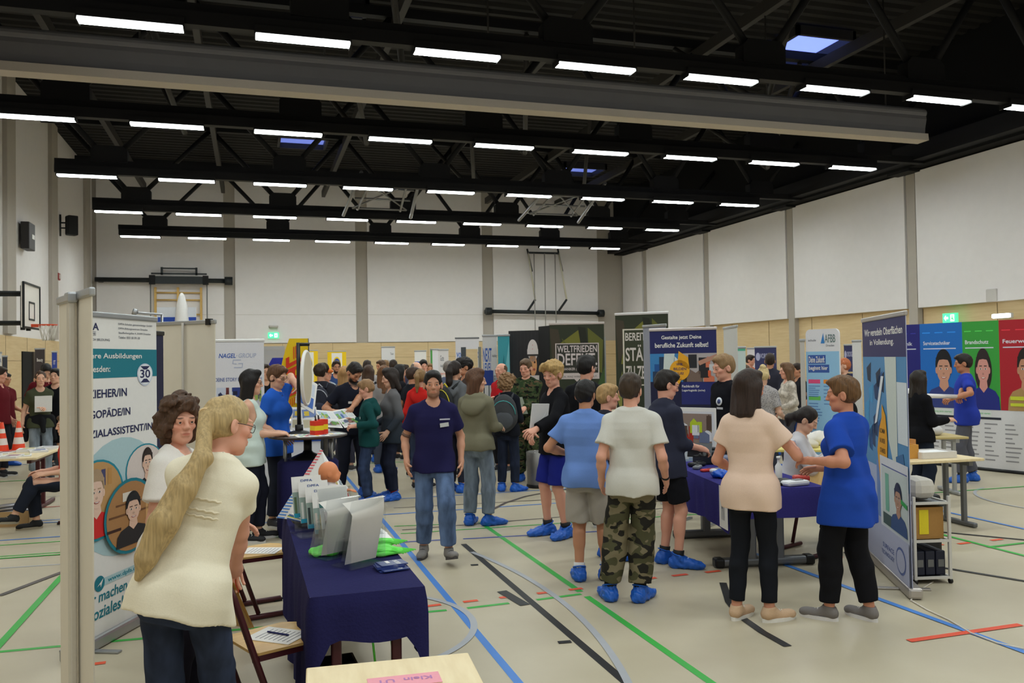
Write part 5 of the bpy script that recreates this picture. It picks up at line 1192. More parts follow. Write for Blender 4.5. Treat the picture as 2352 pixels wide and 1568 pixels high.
thing('pencil', MB().cyl((-.05, 0, 0), (.05, .05, .045), .004, mat((200, 160, 100)), 6), None, 'brown pencil lying on the white sheet with dark picture', 'pencil', loc=(.70, 5.46, zt+.006))
for i in range(3): thing('wrapped_sweet', MB().box((0, 0, .008), (.05, .018, .014), M_PW, None, .006).box((-.03, 0, .008), (.02, .03, .006), M_PW).box((.03, 0, .008), (.02, .03, .006), M_PW), None, 'small white wrapped sweet on the far right of the navy table', 'sweet', 'white sweets on the navy table', (.66+.05*i, 6.02-.07*i+.05*(i == 1), zt), .5+i)
# green bag and black crate under the table
r = empty('gym_bag', (.60, 4.40, 0), .2, 'bright green gym bag hanging under the near end of the table', 'bag'); g = SDF(); g.seg((0, 0, .10), (0, 0, .28), .13, .05, k=.05).ell((0, 0, .08), (.14, .08, .09), k=.04).half((0, 0, .002), (0, 0, -1)).noise(folds(4, .012, 45)); P, Q = g.mesh(.011); np_object('bag_body', P, Q, M_GREEN, r); MB().tube([(.0, 0, .3), (-.02, -.0, .5), (.0, .0, .71)], .006, M_GREEN, 6).tube([(.1, 0, .1), (.09, .0, .4), (.06, .0, .71)], .006, M_GREEN, 6).build('cord', None, r)
r = empty('plastic_crate', (.40, 4.55, 0), .05, 'black plastic crate under the near end of the navy table', 'crate'); mb = MB()
for s in (-1, 1): mb.box((s*.12, 0, .15), (.012, .34, .3), M_BLKP); mb.box((0, s*.17, .15), (.25, .012, .3), M_BLKP)
mb.box((0, 0, .01), (.25, .34, .02), M_BLKP)
for k in range(5): mb.box((-.125, -.13+.065*k, .15), (.006, .012, .26), M_TRUSS2)
mb.build('crate_body', None, r)
# ------------------------------------------------------------------ school chairs
def school_chair(x, y, rz, label):
    """seat faces local +x"""
    r = empty('school_chair', (x, y, 0), rz, label, 'chair'); 
    pl = [(-.19, -.17), (-.17, -.19), (.14, -.20), (.20, -.15), (.21, 0), (.20, .15), (.14, .20), (-.17, .19), (-.19, .17)]
    mb = MB().prism(pl, .014, M_BEECH, Matrix.Translation((0, 0, .455))); mb.build('seat', None, r)
    def bk(u, v): yy = (u-.5)*.40; return (-.245+.05*(1-(2*u-1)**2)*-1+.035-.0*v-.10*(v), yy, .60+.24*v)
    mb = MB(); mb.grid(bk, 10, 4, M_BEECH); V = [Vector(p) for p in mb.v]; mb.grid(lambda u, v: tuple(Vector(bk(1-u, v))+Vector((.013, 0, 0))), 10, 4, M_BEECH); mb.build('backrest', None, r)
    for s in (-1, 1):
        y_ = s*.205; MB().tube([(-.33, y_, .83), (-.30, y_, .76), (-.20, y_, .46), (-.06, y_, .045)], .017, M_RED, 10).build('upright', None, r); MB().tube([(-.20, y_, .022), (.22, y_, .022)], .02, M_RED, 10).build('floor_runner', None, r)
        MB().box((.0, s*.175, .44), (.36, .03, .03), M_RED).cyl((-.20, y_, .44), (-.17, s*.175, .44), .014, M_RED, 8).build('seat_rail', None, r); MB().box((.20, y_, .014), (.06, .035, .028), M_BLKP).build('glide', None, r)
    return r
school_chair(.10, 4.62, math.radians(24), 'wooden school chair with dark red frame held by the ponytail woman')
school_chair(.04, 6.78, math.radians(14), 'wooden school chair with dark red frame, the farther one with white sheet')
def seat_sheet(x, y, lab, rz): slab('paper_sheet', (x, y, .4695), .21, .28, .003, rz, M_PW, lab, 'paper', sides=lines)
seat_sheet(.12, 4.62, 'white forms lying on the nearer chair seat under a pen', .9); thing('ballpoint_pen', MB().cyl((-.07, 0, .006), (.07, 0, .006), .005, mat((28, 34, 96), .3), 8), None, 'dark blue pen on the white forms on the nearer chair', 'pen', loc=(.12, 4.63, .473), rz=-.75)
seat_sheet(.06, 6.74, 'white sheet curling on the farther chair seat', 1.2)
r = empty('orange_bag', (-.23, 6.95, 0), .3, 'orange red bag behind the farther school chair', 'bag'); g = SDF(); g.seg((0, 0, .12), (0, .0, .66), .13, .09, k=.05).half((0, 0, .002), (0, 0, -1)).noise(folds(8, .014, 30)); P, Q = g.mesh(.014); np_object('bag_body', P, Q, mat((214, 74, 34), .6, 0, .2, 40), r); MB().tube([(-.06, 0, .7), (0, 0, .86), (.06, 0, .7)], .01, mat((90, 170, 70)), 8).build('handle', None, r)
# ------------------------------------------------------------------ light wood table corner in front
ft = (.47, 2.93); frz = -.075; table('desk', ft, .62, .68, .75, frz, M_MAPLE, M_RED, 'light wooden desk corner with pink paper at the bottom edge', legs='c', tt=.025)
def pk(mb, t):
    V, F = text_mesh('Klein  UT'); mb.add([(.10-a*.2, .022-b*.032, t+.0008) for a, b in V], F, mat((176, 120, 176)))
slab('paper_note', (.515, 3.035, .7505), .26, .105, .002, frz+.02, mat((236, 158, 172), .7), 'pink handwritten paper strip on the light desk', 'note', sides=pk)
# ------------------------------------------------------------------ far left tables
table('exhibition_table', (-3.25, 12.72), 1.3, 1.35, .75, -.03, M_MAPLE, M_RED, 'wooden table with dark red legs and magazines at the left edge')
mags = [(-2.86, 12.35, .2), (-2.95, 12.2, -.1), (-3.2, 12.3, .1), (-3.45, 12.35, -.2), (-2.78, 12.85, .3), (-2.95, 13.0, .1), (-3.2, 12.9, -.15), (-3.5, 12.9, .2), (-2.75, 13.15, -.2)]
for i, (x, y, a) in enumerate(mags):
    def sd(mb, t, i=i): mb.box((.02, .03, t+.001), (.14, .14, .001), mat(((200, 190, 120), (150, 100, 110), (120, 150, 130), (180, 180, 190), (110, 120, 160))[i % 5])); mb.box((-.03, -.1, t+.001), (.1, .03, .001), mat((70, 90, 80)))
    slab('magazine', (x, y, .7505), .22, .30, .012+.012*(i % 3), a, paper((232, 230, 228)), 'glossy magazine on the wooden table at the left edge', 'magazine', 'magazines on the left table', sd)
def cone(x, y, z, lab):
    r = empty('traffic_cone', (x, y, z), 0, lab, 'traffic cone'); o_ = mat((232, 72, 38), .45); w_ = mat((232, 222, 214), .45)
    MB().lathe([(.085, .012), (.072, .09)], o_, n=20).lathe([(.072, .09), (.056, .18)], w_, n=20).lathe([(.056, .18), (.044, .25)], o_, n=20).lathe([(.044, .25), (.034, .31)], w_, n=20).lathe([(.034, .31), (.018, .40), (.012, .40)], o_, n=20).build('cone_body', None, r); MB().box((0, 0, .007), (.22, .22, .014), mat((206, 60, 40)), None, .004).build('base_plate', None, r)
cone(-3.28, 13.12, .7505, 'orange and white traffic cone on the left table, the left one'); cone(-3.10, 13.22, .7505, 'orange and white traffic cone on the left table, the right one')
bx = fl(40, 1205); r = empty('cardboard_box', (-2.75, 11.55, 0), -.1, 'open cardboard box of silver rolled tubes on the floor at the left', 'box'); mb = MB(); cbm = mat((176, 144, 102), .8)
for s in (-1, 1): mb.box((s*.2, 0, .09), (.008, .3, .18), cbm); mb.box((0, s*.15, .09), (.4, .008, .18), cbm)
mb.box((0, 0, .005), (.4, .3, .01), cbm).build('box_body', None, r)
for k in range(8): thing('rolled_tube', MB().cyl((-.2, 0, 0), (.18, .05, .03), .02, metal((176, 176, 184), .35), 10), None, 'silver rolled tube sticking out of the cardboard box', 'tube', 'silver tubes in the cardboard box', (-2.73-.02*(k % 3), 11.46+.025*k, .15+.035*(k % 3)), .1*((k % 4)-2))
table('exhibition_table', (-5.9, 19.9), 1.9, .8, .78, -.05, M_MAPLE, M_GLEG, 'grey legged table by the left wall behind the woman holding paper')
for nm, x, y, w, d, h, c_, lab in (('monitor', -5.35, 19.9, .25, .2, .62, (30, 30, 32), 'black upright device on the grey legged table'), ('carton', -5.6, 19.8, .6, .3, .28, (190, 190, 190), 'pale box on the grey legged table by the wall')): 
    r = empty(nm, (x, y, .7805), 0, lab, nm); MB().box((0, 0, h/2), (w*.5, d*.5, h), mat(c_, .5), None, .02).build('body', None, r); MB().box((0, 0, .012), (w, d, .024), mat(c_, .5), None, .008).build('base', None, r)
    if nm == 'monitor': MB().box((0, -d*.26, h*.75), (w*.4, .01, .08), mat((190, 70, 40))).build('display', None, r)
# posters and roll-ups along the left wall
def simple(u0, u1, vt, d, base, label, draw=None, bottom=0.0, z=None, rot=0.0, name='rollup_banner', **k):
    A = atD(u0, vt, d); B = atD(u1, vt, d+rot); h = A.z if z is None else z
    return rollup(name, (A.x, A.y), (B.x, B.y), h, base if not isinstance(base, tuple) else mat(base, .6), label, draw=draw, **k)
simple(80, 103, 801, 26, (70, 62, 62), 'dark brown roll-up banner by the left wall doorway', lambda p: (p.text('Beauty', .2, .84, .8, .89, M_PW), p.ell(.5, .5, .35, .22, mat((150, 140, 136)))))
simple(119, 131, 808, 25, (52, 72, 158), 'narrow blue roll-up banner by the left wall', lambda p: (p.text('IT', .3, .85, .7, .9, M_PW), p.poly([(.2, .3), (.8, .4), (.6, .6), (.3, .5)], M_PW)))
simple(-30, 4, 810, 22, (226, 224, 226), 'white banner cut off at the left picture edge', lambda p: p.text('FÜR', .5, .9, .97, .95, NAV)); simple(5, 17, 818, 23, (58, 60, 70), 'slim dark banner behind the men in dark red at the left edge')
r = empty('table_fan', (-3.5, 18.3, 0), 0, 'grey and blue crate pile behind the traffic cones', 'crate'); MB().box((0, 0, .2), (.5, .4, .4), mat((60, 66, 76), .6), None, .02).build('crate_body', None, r); MB().box((.32, -.1, .28), (.1, .4, .55), mat((44, 70, 150), .5), Matrix.Rotation(.2, 3, 'Y')).build('lid', None, r); r.name = 'storage_crate'
# ------------------------------------------------------------------ back row posters
def p_lidl(p):
    p.rect(0, 0, 1, 1, M_YEL); p.rect(.22, .45, .78, .97, M_PW, 2); p.ell(.5, .75, .22, .15, mat((240, 206, 30)), 3); p.ell(.5, .75, .19, .12, mat((40, 70, 160)), 4); p.text('LIDL', .36, .71, .64, .79, M_YEL, 5)
    p.text('Komm ins Team', .1, .2, .9, .3, BLU, 2)
simple(752, 795, 808, 36, M_YEL, 'yellow poster stand with round blue and yellow logo, the one in full view', p_lidl, z=2.35); simple(686, 730, 806, 36, M_YEL, 'yellow poster stand half behind the prize wheel', p_lidl, z=2.4)
simple(876, 907, 797, 24, (228, 226, 228), 'plain white roll-up behind the crowd with small grey logo', lambda p: (p.text('Team', .65, .9, .9, .93, GRT), p.text('Ausbildung', .3, .8, .7, .84, GRT)))
simple(952, 979, 806, 24, (60, 108, 190), 'blue and white roll-up behind the crowd', lambda p: (p.rect(0, .86, 1, 1, M_PW), p.poly([(0, .3), (1, .4), (1, .62), (0, .55)], mat((120, 150, 200)))))
simple(989, 993, 802, 22.5, (70, 160, 70), 'green edged banner seen nearly side on', rot=.3); simple(993, 1007, 802, 22, (232, 230, 234), 'white blank banner left of the apprenticeship banner')
simple(1006, 1030, 803, 22, (222, 218, 218), 'white roll-up with grey and orange lines of text', lambda p: (p.text('Gute', .2, .86, .55, .93, GRT), p.text('Ausbildung', .2, .77, .85, .82, GRT), p.text('beginnt hier', .2, .68, .75, .72, mat((226, 130, 100))), p.text('mit uns', .2, .62, .6, .66, mat((226, 130, 100))), p.rect(.2, .3, .8, .55, mat((190, 200, 200)))))
simple(1046, 1100, 787, 20, (226, 224, 230), 'tall white roll-up with blue name lettering behind the brown-haired girl', lambda p: (p.text('voinvelstaut', .04, .80, .98, .88, mat((84, 128, 206)), 2), p.text('wir · gemeinsam', .06, .74, .6, .77, mat((206, 140, 150)))), z=2.42, railc=(120, 120, 124))
# birch door leaf standing open with a dark jamb
A, B_ = atD(1071, 800, 17), atD(1098, 798, 17); r = empty('exhibit_wall', ((A.x+B_.x)/2, A.y, 0), facing(A, B_), 'light plywood display wall with hanging tools behind the dark-haired boy', 'display wall')
MB().box((0, 0, 1.06), ((B_-A).length, .05, 2.12), M_WOOD).build('plywood', None, r); MB().box((-(B_-A).length/2-.05, 0, 1.08), (.1, .08, 2.16), mat((66, 72, 76))).box(((B_-A).length/2+.04, 0, 1.08), (.06, .08, 2.16), mat((120, 122, 118))).build('frame', None, r)
for k, (x, z, h) in enumerate(((-.07, 1.78, .22), (-.02, 1.58, .3), (.03, 1.72, .08))): MB().box((x, -.04, z), (.03, .02, h), mat(((130, 84, 60), (196, 140, 80), (210, 150, 90))[k])).build('hanging_tool', None, r)
def p_next(p):
    p.rect(0, 0, 1, 1, mat((214, 212, 212))); p.text('NEXT', .02, .79, .62, .90, BLU, 2); p.text('LEVEL', .02, .71, .62, .78, BLU, 2); p.text('Ausbildung', .65, .82, .98, .85, GRT); p.rect(0, .60, .72, .72, mat((36, 62, 140)), 3)
    for k in range(5): p.rect(.03+.17*k, .15, .1+.17*k, .6, mat(((60, 66, 72), (210, 208, 204), (84, 90, 96), (190, 186, 180), (70, 74, 80))[k]), 2)
    p.person(.42, .1, .4, .35, (214, 150, 110), (60, 50, 46), (40, 44, 52), 4); p.rect(.72, .1, 1, .56, mat((176, 84, 52)), 3); p.text('BERUF', .74, .62, .98, .68, GRT)
simple(1108, 1141, 771, 15.3, (214, 212, 212), 'white blue and brown roll-up with large blue heading behind the red polo man', p_next)
def p_teal(p): p.rect(0, .55, 1, 1, mat((64, 158, 172))); p.poly([(.1, .55), (.5, .85), (.7, .6)], mat((40, 120, 132)), 2); p.poly([(.4, .6), (.95, .95), (1, .55)], mat((120, 196, 206)), 2); p.rect(0, .0, 1, .56, mat((200, 124, 96)), 2); p.poly([(.1, .36), (.9, .46), (.8, .3)], mat((120, 66, 80)), 3)
simple(1143, 1170, 770, 15.0, (64, 158, 172), 'teal and terracotta roll-up beside the dark tall display', p_teal)
# large dark and olive displays
def p_dark(p):
    p.rect(0, 0, 1, 1, mat((44, 44, 47)))
    for k in range(8): p.rect(.04+.12*k, .0, .06+.12*k, 1, mat((50, 50, 53)), 2)
    dv = .155; sh_ = lambda q: [(u, v+dv) for u, v in q]
    p.ell(.80, .69+dv, .17, .085, mat((224, 216, 214)), 3); p.rect(.62, .66+dv, .98, .70+dv, mat((224, 216, 214)), 4); p.rect(.62, .648+dv, .98, .662+dv, mat((60, 58, 58)), 5); p.ell(.80, .58+dv, .13, .085, mat((226, 164, 112)), 3); p.poly(sh_([(.68, .66), (.72, .52), (.74, .5), (.70, .62)]), mat((40, 34, 32)), 5); p.ell(.86, .60+dv, .03, .008, mat((60, 40, 30)), 5, 10); p.ell(.84, .545+dv, .04, .01, mat((176, 90, 80)), 5, 10); p.rect(.62, .42+dv, 1, .50+dv, mat((220, 210, 206)), 3)
    p.rect(.79, .73+dv, .81, .735+dv, mat((210, 90, 100)), 5); p.rect(.79, .70+dv, .81, .705+dv, mat((210, 90, 100)), 5)
A, B_ = atD(1168, 760, 15.2), atD(1237, 756, 15.0); rollup('display_wall', (A.x, A.y), (B_.x, B_.y), A.z, mat((44, 44, 47), .7), 'tall dark display with a printed face in white hard hat behind the soldier', cat='display', draw=p_dark, pole=False, rail=False)
A, B_ = atD(1237, 750, 14.9), atD(1262, 748, 14.5); rollup('display_wall', (A.x, A.y), (B_.x, B_.y), A.z, mat((22, 22, 24), .7), 'narrow black side panel left of the olive slogan display', cat='display', pole=False, rail=False)
OL = [mat((38, 40, 30), .7), mat((118, 116, 48), .7), mat((98, 100, 44), .7), mat((62, 88, 48), .7), mat((70, 62, 50), .7), mat((140, 140, 70), .7)]
def p_olive(p):
    p.rect(0, 0, 1, 1, mat((48, 54, 38))); p.poly([(.18, .86), (.55, .96), (.62, .70), (.1, .7)], OL[1], 2); p.poly([(.22, .9), (.6, .72), (.4, .72)], OL[2], 3); p.poly([(.70, .97), (.98, .88), (.95, .65), (.72, .68)], OL[2], 2); p.poly([(.52, .98), (.66, .97), (.78, .6), (.66, .6)], OL[0], 4); p.poly([(0, .97), (.16, .96), (.22, .82), (.05, .7)], OL[4], 3); p.poly([(.0, .5), (.12, .66), (.1, .4)], OL[5], 2); p.poly([(.8, .5), (1, .7), (1, .3), (.85, .3)], OL[3], 2); p.rect(0, 0, 1, .32, mat((52, 64, 46)), 2)
def p_welt(p):
    p_olive(p); p.vm = ([0, .455, .77, 1], [.25, .61, .862, 1.0]); p.rect(.10, .50, .90, .77, mat((206, 192, 190)), 5); p.rect(.12, .508, .88, .762, mat((50, 50, 44)), 6); p.text('WELTFRIEDEN', .135, .69, .865, .75, mat((214, 200, 200)), 7); p.text('DEFEKT.', .135, .575, .865, .68, mat((214, 200, 200)), 7); p.text('MECHANIKER (M/W) GESUCHT', .135, .525, .865, .555, mat((206, 192, 190)), 7)
    p.rect(.10, .455, .90, .50, mat((206, 192, 190)), 5); p.text('MACH, WAS WIRKLICH ZÄHLT.', .14, .465, .86, .488, mat((110, 104, 100)), 6); p.poly([(.44, .456), (.54, .456), (.49, .43)], mat((206, 192, 190)), 5)
A, B_ = atD(1262, 744, 14.3), atD(1387, 741, 14.3); rollup('display_wall', (A.x, A.y), (B_.x, B_.y), A.z, mat((48, 54, 38), .7), 'large olive display with boxed white slogan behind the dark-haired boy', cat='display', draw=p_welt, railc=(200, 190, 186), pole=False)
MB().box((.45, .05, 1.15), (.07, .05, 2.2), M_ALU).build('side_post', None, [o for o in bpy.data.objects if o.name.startswith('display_wall')][-1])
def p_bereit(p):
    p_olive(p); p.vm = ([0, .40, .83, 1], [0, .57, .91, 1]); p.rect(.14, .40, .92, .83, mat((214, 206, 190)), 5); p.rect(.17, .41, .90, .82, mat((58, 62, 44)), 6)
    p.text('BEREIT,', .19, .73, .60, .80, mat((216, 206, 200)), 7); p.text('STÄRKE', .19, .585, .86, .71, mat((216, 206, 200)), 7); p.text('ZU ZEIGEN.', .19, .45, .88, .55, mat((216, 206, 200)), 7); p.vm = None; p.rect(0, 0, 1, .42, mat((52, 66, 48)), 5)
A, B_ = atD(1413, 722, 12.6), atD(1534, 711, 12.4); rollup('rollup_banner', (A.x, A.y), (B_.x, B_.y), A.z, mat((48, 54, 38), .7), 'tall olive roll-up with boxed slogan and white top roller', draw=p_bereit, railc=(220, 218, 220))
A, B_ = atD(1477, 734, 12.0), atD(1529, 741, 11.6); rollup('rollup_banner', (A.x, A.y), (B_.x, B_.y), 2.33, mat((150, 152, 164), .6), 'blank grey back of a banner standing before the olive roll-up', pole=False)
def p_gest(p):
    p.vm = ([0, .34, .52, .80, 1], [0, .55, .685, .855, 1]); DB = mat((36, 40, 96), .6); p.rect(0, .80, 1, 1, DB); p.text('Gestalte jetzt Deine', .18, .91, .78, .95, M_PW, 2); p.text('berufliche Zukunft selbst!', .08, .85, .88, .89, M_PW, 2)
    pic(p, 0, .52, .5, .80, ((60, 130, 190), (34, 84, 150), (210, 220, 226), (40, 60, 90)), 3); p.poly([(.22, .8), (.38, .8), (.34, .62), (.16, .52), (.2, .6)], mat((206, 216, 214)), 6)
    pic(p, .5, .52, 1, .80, ((176, 168, 170), (40, 40, 46), (214, 120, 90), (200, 200, 204), (120, 100, 90)), 5); p.poly([(.72, .72), (1, .79), (1, .75), (.75, .68)], mat((190, 140, 120)), 6); p.rect(.76, .56, .88, .64, mat((40, 36, 40)), 6); p.rect(.87, .57, .91, .63, mat((222, 96, 56)), 7)
    OR = mat((232, 166, 40), .6); p.ell(.45, .635, .15, .10, OR, 8); p.poly([(.44, .82), (.58, .76), (.60, .64), (.42, .7)], OR, 8); p.poly([(.34, .56), (.48, .55), (.43, .49)], OR, 8)
    for i, t in enumerate(('WIR', 'BILDEN', 'AUS!')): p.text(t, (.40, .36, .39)[i], .68-.045*i, (.50, .55, .51)[i], .705-.045*i, DB, 9)
    p.rect(0, .0, 1, .52, mat((28, 30, 62))); p.rect(.47, .34, 1, .52, mat((38, 44, 112)), 2); p.text('Fachkraft für', .48, .475, .74, .495, M_PW, 3); p.text('Lagerlogistik (m/w)', .48, .44, .82, .46, M_PW, 3)
A, B_ = atD(1492, 758, 11.3), atD(1645, 752, 11.1); rollup('rollup_banner', (A.x, A.y), (B_.x, B_.y), A.z, mat((36, 40, 96), .6), 'dark blue roll-up with white heading and orange bubble behind the navy table', draw=p_gest, railc=(214, 206, 206))
def p_board(p):
    p.rect(.04, .02, .96, .95, mat((224, 224, 230))); pic(p, .08, .48, .9, .92, ((150, 130, 120), (180, 50, 40), (110, 120, 150), (190, 210, 50), (230, 230, 236), (90, 70, 60)), 11, 2, 16); p.rect(.08, .465, .9, .475, M_PW, 7); pic(p, .08, .06, .46, .45, ((206, 212, 222), (150, 170, 200), (60, 70, 90)), 12, 2, 9); pic(p, .48, .06, .9, .45, ((150, 120, 70), (220, 90, 40), (30, 30, 34), (200, 170, 90)), 13, 2, 9)
A, B_ = atD(1555, 935, 9.95), atD(1643, 937, 9.75); r = empty('photo_board', ((A.x+B_.x)/2, (A.y+B_.y)/2, 0), facing(A, B_), 'white framed photo board standing behind the right navy table', 'photo board'); w = (B_-A).length
pn = Panel(w, .85, M_PW, .02); p_board(pn); pn.build('printed_board', r, (-w/2, 0, A.z-.85))
for s in (-1, 1): MB().cyl((s*w*.4, .03, 0), (s*w*.4, .03, .6), .015, M_ALU, 8).box((s*w*.4, .03, .01), (.04, .36, .02), M_ALU).build('leg', None, r)
A, B_ = atD(1662, 757, 14), atD(1693, 752, 13); rollup('rollup_banner', (A.x, A.y), (B_.x, B_.y), 2.34, mat((206, 204, 200), .6), 'pale blank roll-up turned sideways behind the man in black', pole=False)
simple(1694, 1712, 798, 15, (200, 214, 212), 'narrow pale banner with green top strip', lambda p: p.rect(0, .97, 1, 1, mat((90, 180, 150)))); simple(1716, 1733, 800, 23, (226, 222, 224), 'small white and grey banner left of the dark blue poster', lambda p: p.text('SICHER', .1, .86, .6, .9, BLU))
def p_db(p): 
    p.rect(0, 0, 1, 1, mat((48, 50, 92)));  p.text('VORSORGE', .25, .86, .9, .92, mat((170, 170, 200)), 2); p.ell(.15, .88, .1, .05, mat((170, 170, 200)), 2); p.rect(0, .66, 1, .68, mat((190, 170, 130)), 2); p.text('Karriere', .2, .56, .8, .61, mat((190, 190, 210)), 2); p.rect(0, .42, 1, .44, mat((190, 170, 130)), 2)
simple(1733, 1783, 797, 22, (48, 50, 92), 'dark blue poster with pale lettering beyond the man in dark jacket', p_db); simple(1938, 1960, 792, 22, (60, 58, 92), 'dark blue poster half behind the light blue stand', p_db); simple(1957, 1978, 783, 16, (222, 220, 218), 'narrow white banner left of the tall blue surfaces banner')
# light blue stretch stand with rounded top
def p_afbb(p):
    p.rect(0, 0, 1, .86, mat((150, 196, 232))); p.text('schule', .08, .925, .32, .938, GRT); p.poly([(.46, .91), (.54, .975), (.58, .91)], mat((60, 130, 200)), 2); p.text('AFBB', .58, .915, .90, .965, mat((110, 130, 130)), 2); p.text('Dresden', .62, .89, .86, .903, GRT)
    p.text('Deine Zukunft', .08, .79, .58, .835, BLU, 3); p.text('beginnt bei uns', .08, .735, .68, .775, BLU, 3); p.rect(.06, .783, .60, .838, mat((60, 92, 168)), 2); p.rect(.06, .728, .70, .778, mat((60, 92, 168)), 2); p.text('Deine Zukunft', .09, .79, .57, .83, M_PW, 4); p.text('beginnt hier', .09, .737, .66, .77, M_PW, 4)
    p.rect(.06, .66, .42, .685, mat((224, 80, 130)), 2); p.rect(.52, .66, .88, .685, mat((236, 146, 60)), 2); p.rect(.06, .555, .42, .58, mat((110, 196, 90)), 2)
    rr = random.Random(2)
    for k in range(6): p.rect(.06, .64-.013*k, .06+rr.uniform(.2, .36), .646-.013*k, mat((100, 140, 196)), 2); p.rect(.52, .64-.022*k, .52+rr.uniform(.2, .4), .646-.022*k, mat((100, 140, 196)), 2)
    for k in range(14): p.rect(.06, .53-.018*k, .06+rr.uniform(.2, .40), .537-.018*k, mat((100, 140, 196)), 2)
    p.poly([(.45, .3), (1, .45), (1, .0), (.45, .0)], mat((40, 74, 160)), 2); 
    for k in range(5): p.rect(.55, .33-.03*k, .95, .34-.03*k, mat((170, 190, 226)), 3)
A, B_ = atD(1850, 757, 12.5), atD(1926, 752, 12.2); r = empty('stretch_stand', ((A.x+B_.x)/2, (A.y+B_.y)/2, 0), facing(A, B_), 'light blue stretch banner stand with rounded top and coloured headings', 'banner'); w = (B_-A).length
pn = Panel(w, A.z-.04, mat((226, 224, 230), .6), .03, corner=.07); p_afbb(pn); pn.build('printed_sleeve', r, (-w/2, 0, .04)); MB().box((0, .015, .02), (w+.06, .36, .04), M_ALU, None, .01).build('base', None, r)
simple(1837, 1848, 785, 12.5, (196, 190, 184), 'slim pale banner edge left of the light blue stand', z=2.1)
# near right banner
def p_ober(p):
    p.vm = ([0, .14, .385, .57, .79, 1], [0, .16, .44, .65, .84, 1]); DB = mat((50, 46, 96), .6); p.rect(0, .79, 1, 1, DB); p.text('Wir veredeln Oberflächen', .06, .905, .94, .945, M_PW, 2); p.text('in Vollendung.', .2, .845, .76, .885, M_PW, 2)
    p.rect(0, .30, 1, .79, mat((84, 142, 190))); rr = random.Random(4)
    for k in range(14): u = rr.uniform(0, .45); v = rr.uniform(.42, .76); p.poly([(u, v), (u+.12, v+.03), (u+.1, v-.07), (u+.02, v-.06)], mat(((44, 96, 158), (30, 62, 104), (70, 150, 200), (26, 44, 70))[k % 4]), 2)
    p.poly([(.55, .79), (.80, .79), (.78, .3), (.6, .45)], mat((206, 214, 206)), 3); p.poly([(.46, .70), (.52, .70), (.34, .5), (.28, .49)], mat((226, 232, 236)), 4); p.rect(.80, .45, 1, .68, mat((214, 222, 226)), 3); p.poly([(.75, .40), (.9, .42), (.95, .33), (.78, .32)], mat((60, 110, 160)), 4)
    OR = mat((226, 160, 36), .6); p.poly([(.34, .40), (.40, .48), (.46, .52), (.47, .57), (.55, .53), (.58, .45), (.56, .34), (.47, .26), (.44, .20), (.40, .27)], OR, 6)
    for i, t in enumerate(('KOMM', 'IN UNSER', 'STARKES', 'TEAM', 'JETZT')): p.text(t, .41, .465-.035*i, .53, .482-.035*i, mat((90, 70, 30)), 7)
    p.poly([(.5, .33), (.7, .34), (.72, .26), (.52, .22)], mat((36, 36, 80)), 5)
    p.rect(0, 0, .30, .34, mat((170, 182, 214)), 3); p.rect(.30, .16, .42, .36, mat((110, 140, 196)), 3)
    p.rect(.40, .0, 1, .385, mat((214, 216, 224)), 8); p.rect(.44, .145, .98, .35, mat((196, 206, 206)), 9); p.rect(.44, .352, .98, .356, B2, 9); p.person(.80, .15, .34, .17, (180, 140, 120), (40, 50, 80), (56, 82, 130), 10); p.rect(.52, .2, .6, .33, mat((120, 180, 160)), 10); p.poly([(.86, .27), (.98, .26), (.98, .245), (.86, .255)], mat((50, 160, 80)), 14); p.rect(.46, .15, .7, .19, mat((70, 90, 92)), 10)
    p.rect(0, 0, 1, .14, mat((178, 182, 208)), 15); p.ell(.84, .065, .1, .045, B2, 16, 24); p.ell(.84, .065, .085, .037, mat((178, 182, 208)), 17, 24); p.text('SURFACE', .45, .065, .7, .082, B2, 16); p.text('TECHNOLOGY', .42, .04, .7, .055, B2, 16)
A, B_ = atD(1981, 735, 8.6), atD(2080, 719, 7.2)
rollup('rollup_banner', (A.x, A.y), (B_.x, B_.y), 2.21, mat((178, 182, 208), .6), 'tall blue banner about surfaces beside the woman in the blue polo', draw=p_ober, railc=(190, 184, 180), pole=False)
